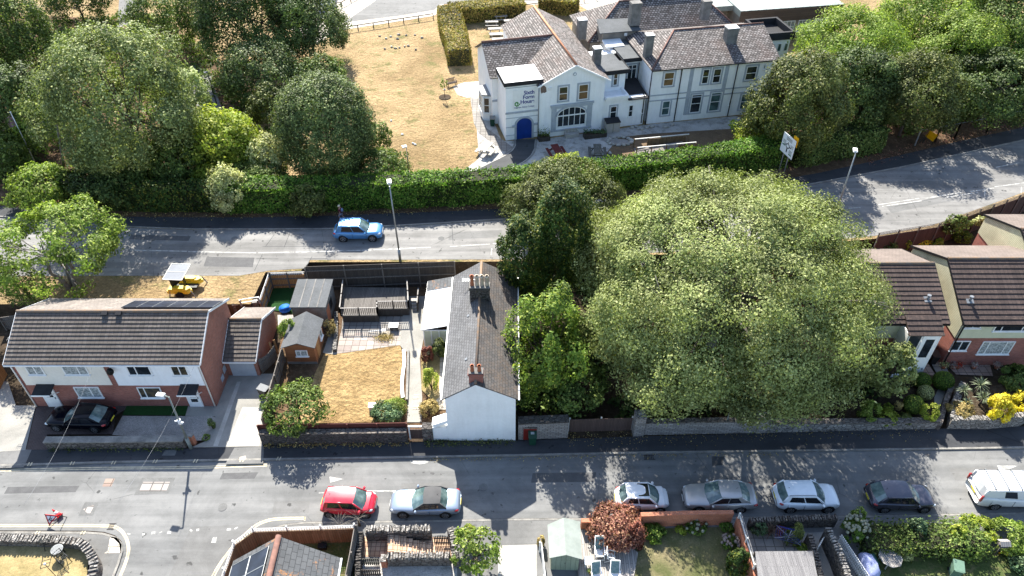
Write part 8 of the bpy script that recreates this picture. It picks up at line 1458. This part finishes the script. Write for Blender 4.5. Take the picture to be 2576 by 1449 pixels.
iw = .25; m = MB(); q = [le + du * iw, re_ + du * iw, re_ + dr, le + dr]; q = [Vector((v.x, v.y)) for v in q]; ce = sum(q, Vector((0, 0))) / 4; q = [v.lerp(ce, .06) for v in q]; m.prism([tuple(v) for v in q], .1, ze - .2); m.build('wall', 'brick_side', t); m = MB(); m.poly([(*q[0], ze - .21), (*q[1], ze - .21), (ap.x + du.x * .5, ap.y + du.y * .5, zr - .2)]); m.build('gable_wall', 'brick_side', t)
f = Q([(541, 1500), (587.5, 1364), (634, 1331), (890, 1322)], 2.0); fence('trellis_fence', 'brown board fence with white trellis top curving round the solar-roofed house', f, .1, 1.55, 'wood_brown', rails=0, trellis=.38, post=2.0, side=1, pm='white_paint'); f = Q([(892, 1322), (880, 1390), (868, 1449), (860, 1520)], 1.9); fence('board_fence', 'grey board fence running down beside the tiled patio', f, .1, 1.8, 'wood_grey', rails=1, side=1)
x, y = P(812, 1377, .2); t = thing('black_tub', 'small black tub on the shaded grass behind the trellis fence', 'tub', (x, y, .12)); m = MB(); m.prism([(x - .25, y - .15), (x + .25, y - .15), (x + .25, y + .15), (x - .25, y + .15)], .12, .4); m.build('tub', 'black_plastic', t); m = MB(); m.box(x - .28, x + .28, y - .18, y + .18, .401, .44); m.build('rim', 'black_plastic', t)
# steps and stone walls by the black gate
JW = 'jagged-topped stone walls around the tiled steps'
wall('jagged_stone_wall', 'stone wall with upright jagged coping between the tiled steps and the pavement', Q([(920, 1336), (1084, 1334)], 1.0), .1, 1.0, .4, 'stone_wall', 'stone_pale', jag=.26, group=JW, seed=2); wall('jagged_stone_wall', 'lower jagged-topped stone wall on the near side of the tiled steps', Q([(975, 1402), (1132, 1400)], .9), .1, .85, .38, 'stone_wall', 'stone_pale', jag=.26, group=JW, seed=3); wall('jagged_stone_wall', 'short stone wall running down from the right post of the black gate', Q([(1132, 1330), (1142, 1360), (1146, 1410)], .9), .1, .85, .4, 'stone_wall', 'stone_pale', jag=.2, group=JW, seed=6); wall('jagged_stone_wall', 'stone wall end beside the grey board fence', Q([(908, 1338), (902, 1400), (898, 1480)], .9), .1, .85, .3, 'stone_dark', 'stone_dark', jag=.1, group=JW, seed=7); wall('brick_pillar', 'low red brick pillar at the head of the lower picket gate', Q([(958, 1405), (972, 1405)], .9), .1, .8, .4, 'brick_orange', 'stone_pale')
t = thing('tiled_steps', 'flight of terracotta tiled garden steps between the stone walls', 'steps', (*P(980, 1390, .2), .1))
for k in range(9): u = 978 + k * 15.5; q = [P(u, 1352 + k * 3.6, .2), P(u + 15, 1352 + k * 3.6, .2), P(u + 15, 1400, .2), P(u, 1400, .2)]; m = MB(); m.prism(q, .1, .2 + .07 * (9 - k)); m.build('step', 'terracotta_tiles', t)
def picket(label, a, b, z, h, m, n, name='picket_gate', arch=0, cat='gate', round_=False):
    a, b = Vector(a), Vector(b); t = thing(name, label, cat, (*a, z)); d = (b - a); w = d.length / n; dd = d.normalized(); s = Vector((-dd.y, dd.x)) * .02; q = MB()
    for k in range(n): c = a + d * (k + .5) / n; p0, p1 = c - dd * w * .31, c + dd * w * .31; hh = h + arch * math.sin(math.pi * (k + .5) / n); q.prism([tuple(p0 - s), tuple(p1 - s), tuple(p1 + s), tuple(p0 + s)], z + .06, z + hh)
    q.build('pales', m, t); q = MB(); [q.bar((*(a + Vector((0, .04))), z + h * f), (*(b + Vector((0, .04))), z + h * f), .06, .07) for f in (.25, .75)]; q.build('rails', m, t); return t
picket('black arched picket gate opening onto the pavement by the tall shrub', P(1090, 1352, 1.1), P(1128, 1352, 1.1), .1, 1.1, 'ink', 9, arch=.15); picket('mossy picket gate below the tiled patio', P(906, 1406, .9), P(952, 1406, .9), .1, .85, 'table_grey', 9); picket('brown picket gate at the bottom edge below the mossy one', P(908, 1434, .9), P(956, 1434, .9), .1, .85, 'wood_dark', 9)
# walled lawn
wall('brick_wall', 'orange brick garden wall along the pavement behind the silver saloon', Q([(1462, 1313), (1610, 1311)], .9) + Q([(1612, 1297), (1720, 1293), (1844, 1291)], 1.3), .1, [.9, .9, 1.25, 1.25, 1.25], .24, 'brick_orange', 'brick_orange'); wall('brick_wall', 'orange brick wall running down between the walled lawn and the terrace', Q([(1858, 1302), (1876, 1370), (1908, 1470)], 1.3), .1, 1.2, .24, 'brick_orange', 'brick_orange')
a, b = P(1866, 1290, 2.0), P(1904, 1418, 2.0); fence('slatted_screen', 'tan bamboo and slat screen leaning on the brick side wall', [a, b], .4, 1.5, 'reed', rails=4, pm='white_paint', side=-1, th=.06)
c = [P(u, v, 2.3) for u, v in [(1900, 1387), (2044, 1386), (2066, 1500), (1912, 1500)]]; t = thing('reed_roof', 'grey reed-covered lean-to roof at the bottom right of the walled lawn', 'canopy', (*c[3], .1)); m = MB(); m.slab([(*q, 2.3) for q in c], .08); m.build('reed_cover', 'reed', t)
for q in c: m = MB(); m.cbox((q[0], q[1] - .05, 1.2), (.1, .1, 2.15)); m.build('post', 'wood_dark', t)
t = thing('rotary_airer', 'folding rotary clothes airer with blue lines in the dark terrace', 'clothes airer', (*P(1972, 1378, .1), .1)); q = P(1972, 1378, .1); tp = (q[0] + .15, q[1] + .25, 1.75); m = MB(); m.tube([(*q, .1), tp], .025, 6); m.build('mast', 'steel_grey', t); ar = [(q[0] - .85, q[1] + .05, 1.2), (q[0] + .65, q[1] - .5, 1.25), (q[0] + .75, q[1] + .55, 1.3), (q[0] - .5, q[1] + .9, 1.25)]
m = MB(); [m.bar(tp[:2] + (1.0,), a, .03) for a in ar]; m.build('arms', 'steel_grey', t); m = MB()
for k in range(5):
    f = .35 + k * .15; rr = [lerp3((tp[0], tp[1], 1.7), a, f) for a in ar]; [m.bar(rr[i], rr[(i + 1) % 4], .012) for i in range(4)]
m.build('lines', 'ink_blue', t)
LW = 'stone walls of the narrow lane'; wall('lane_wall', 'stone wall with square-stoned top along the left of the narrow lane', Q([(2036, 1345), (2052, 1400), (2075, 1500)], 1.0), .1, 1.0, .3, 'stone_dark', 'stone_wall', jag=.12, group=LW, seed=3); wall('lane_wall', 'tall stone wall with a row of upright caps on the right of the narrow lane', Q([(2082, 1330), (2110, 1390), (2150, 1500)], 1.5), .1, 1.5, .35, 'stone_dark', 'stone_pale', jag=.14, group=LW, seed=8); wall('lane_wall', 'stone wall across the top of the lane with white pebbled edge', Q([(1886, 1310), (2000, 1306), (2105, 1303)], .9), .1, .8, .35, 'stone_dark', 'stone_wall', jag=.2, group=LW, seed=9)
picket('white picket fence slanting down beside the stone lane wall', P(2116, 1345, 1.2), P(2200, 1470, 1.2), .1, 1.15, 'white_plastic', 26, 'picket_fence', cat='fence'); picket('white gate leaning at the top of the narrow lane', P(2062, 1372, 1.2), P(2074, 1350, 1.2), .1, 1.1, 'white_paint', 5)
x, y = P(2180, 1436, .1); t = thing('covered_barbecue', 'lilac-blue tarpaulin cover over garden furniture behind the picket fence', 'covered furniture', (x, y, .12)); plain('tarp_lilac', (.30, .34, .55), (.36, .40, .62), 2, .5, bump=.6); plain('tarp_teal', (.03, .13, .11)); m = MB(); m.blob((x, y, .55), (.5, 1.05, .62), 3, .25, 14, 8, .8); m.build('cover', 'tarp_lilac', t); m = MB(); m.slab([(x - .2, y + .7, .9), (x + .55, y + .8, .75), (x + .8, y + .2, .5), (x + .2, y + .2, .8)], .03); m.build('green_sheet', 'tarp_teal', t)
x, y = P(2500, 1398, .1); t = thing('bird_table', 'small roofed wooden bird table in front of the sunlit shrub', 'bird table', (x, y, .12)); zb = 1.35; m = MB(); m.tube([(x, y, .12), (x, y, zb)], .04, 6); m.build('post', 'wood_grey', t); m = MB(); m.box(x - .25, x + .25, y - .2, y + .2, zb, zb + .04); [m.box(x + i * .22 - .02, x + i * .22 + .02, y + j * .17 - .02, y + j * .17 + .02, zb + .041, zb + .3) for i in (-1, 1) for j in (-1, 1)]; m.build('tray', 'wood_grey', t); m = MB(); m.slab([(x - .32, y - .26, zb + .28), (x + .32, y - .26, zb + .28), (x + .32, y, zb + .46), (x - .32, y, zb + .46)], .03); m.slab([(x - .32, y, zb + .46), (x + .32, y, zb + .46), (x + .32, y + .26, zb + .28), (x - .32, y + .26, zb + .28)], .03); m.build('roof', 'deck_grey', t)
x, y = P(2552, 1425, .1); t = thing('garden_trug', 'pale green flexible tub of cuttings at the bottom right', 'tub', (x, y, .12)); m = MB(); m.lathe((x, y, .12), [(.2, 0), (.27, .34), (.25, .34), (.2, .08)], 14); m.build('tub', 'bin_sage', t); m = MB(); m.blob((x, y, .36), (.2, .2, .1), 2, .4); m.build('cuttings', 'leaf_litter', t)
x, y = P(2556, 1380, .1); m = MB(); m.tube([(x, y, .125), (x, y, .17)], .27, 16); m.tube([(x, y, .171), (x, y, .19)], .22, 16); solo(m, 'stepping_stone', 'stone_dark', 'round grey stone disc on the shaded lawn near the right edge', 'stepping stone', (x, y, .12))
for u, v, l, mm in ((2388, 903, 'hanging basket of white and purple flowers under the small window', 'petal_pink'), (2444, 912, 'pot of purple flowers on the slab path below the picture window', 'petal_pink'), (2500, 911, 'pot of mauve flowers near the right edge of the slab path', 'petal_pink'), (2372, 918, 'pink pot with a small palm beside the porch', 'leaf_pale'), (2406, 916, 'pot of dark red flowers between the porch and the picture window', 'petal_red'), (1489, 1440, 'round pot with a shrub on the plank deck beside the shed', 'leaf_mid')):
    x, y = P(u, v, .3); y = min(y, yR - .35) if v < 1000 else y; t = thing('flower_pot', l, 'flower pot', (x, y, .12)); m = MB(); m.lathe((x, y, .12), [(.14, 0), (.2, .28), (.17, .28)], 12); m.build('pot', 'terracotta', t); p = g0.normal(size=(160, 3)) * np.array([.16, .14, .1]) + np.array([0, 0, .4]); leafobj('foliage', p, g0.normal(size=(160, 3)) + np.array([0, 0, .7]), .1, mm, g0.random(160), t)
# overhead lines
def wire(label, a, b, sag=.5, r=.006): 
    a, b = Vector(a), Vector(b); m = MB(); m.tube([a.lerp(b, k / 16) - Vector((0, 0, sag * 4 * (k / 16) * (1 - k / 16))) for k in range(17)], r, 5); solo(m, 'overhead_cable', 'lead', label, 'cable', tuple(a))
e1 = Vector((sx(300, 930), yF - .3, 4.75)); e2 = Vector((sx(495, 925), yF - .3, 4.75))
pw = Vector((*P(-40, 1449, 7.0), 7.0)); wire('thin overhead cable crossing the black coupe from the cream half of the house', (sx(245, 930), yF - .35, 4.75), (*P(105, 1188, 6.2), 6.2) if False else (*P(60, 1270, 6.0), 6.0)); wire('thin overhead cable crossing the gravel bed from the white half of the house', e2, (*P(300, 1260, 6.0), 6.0))
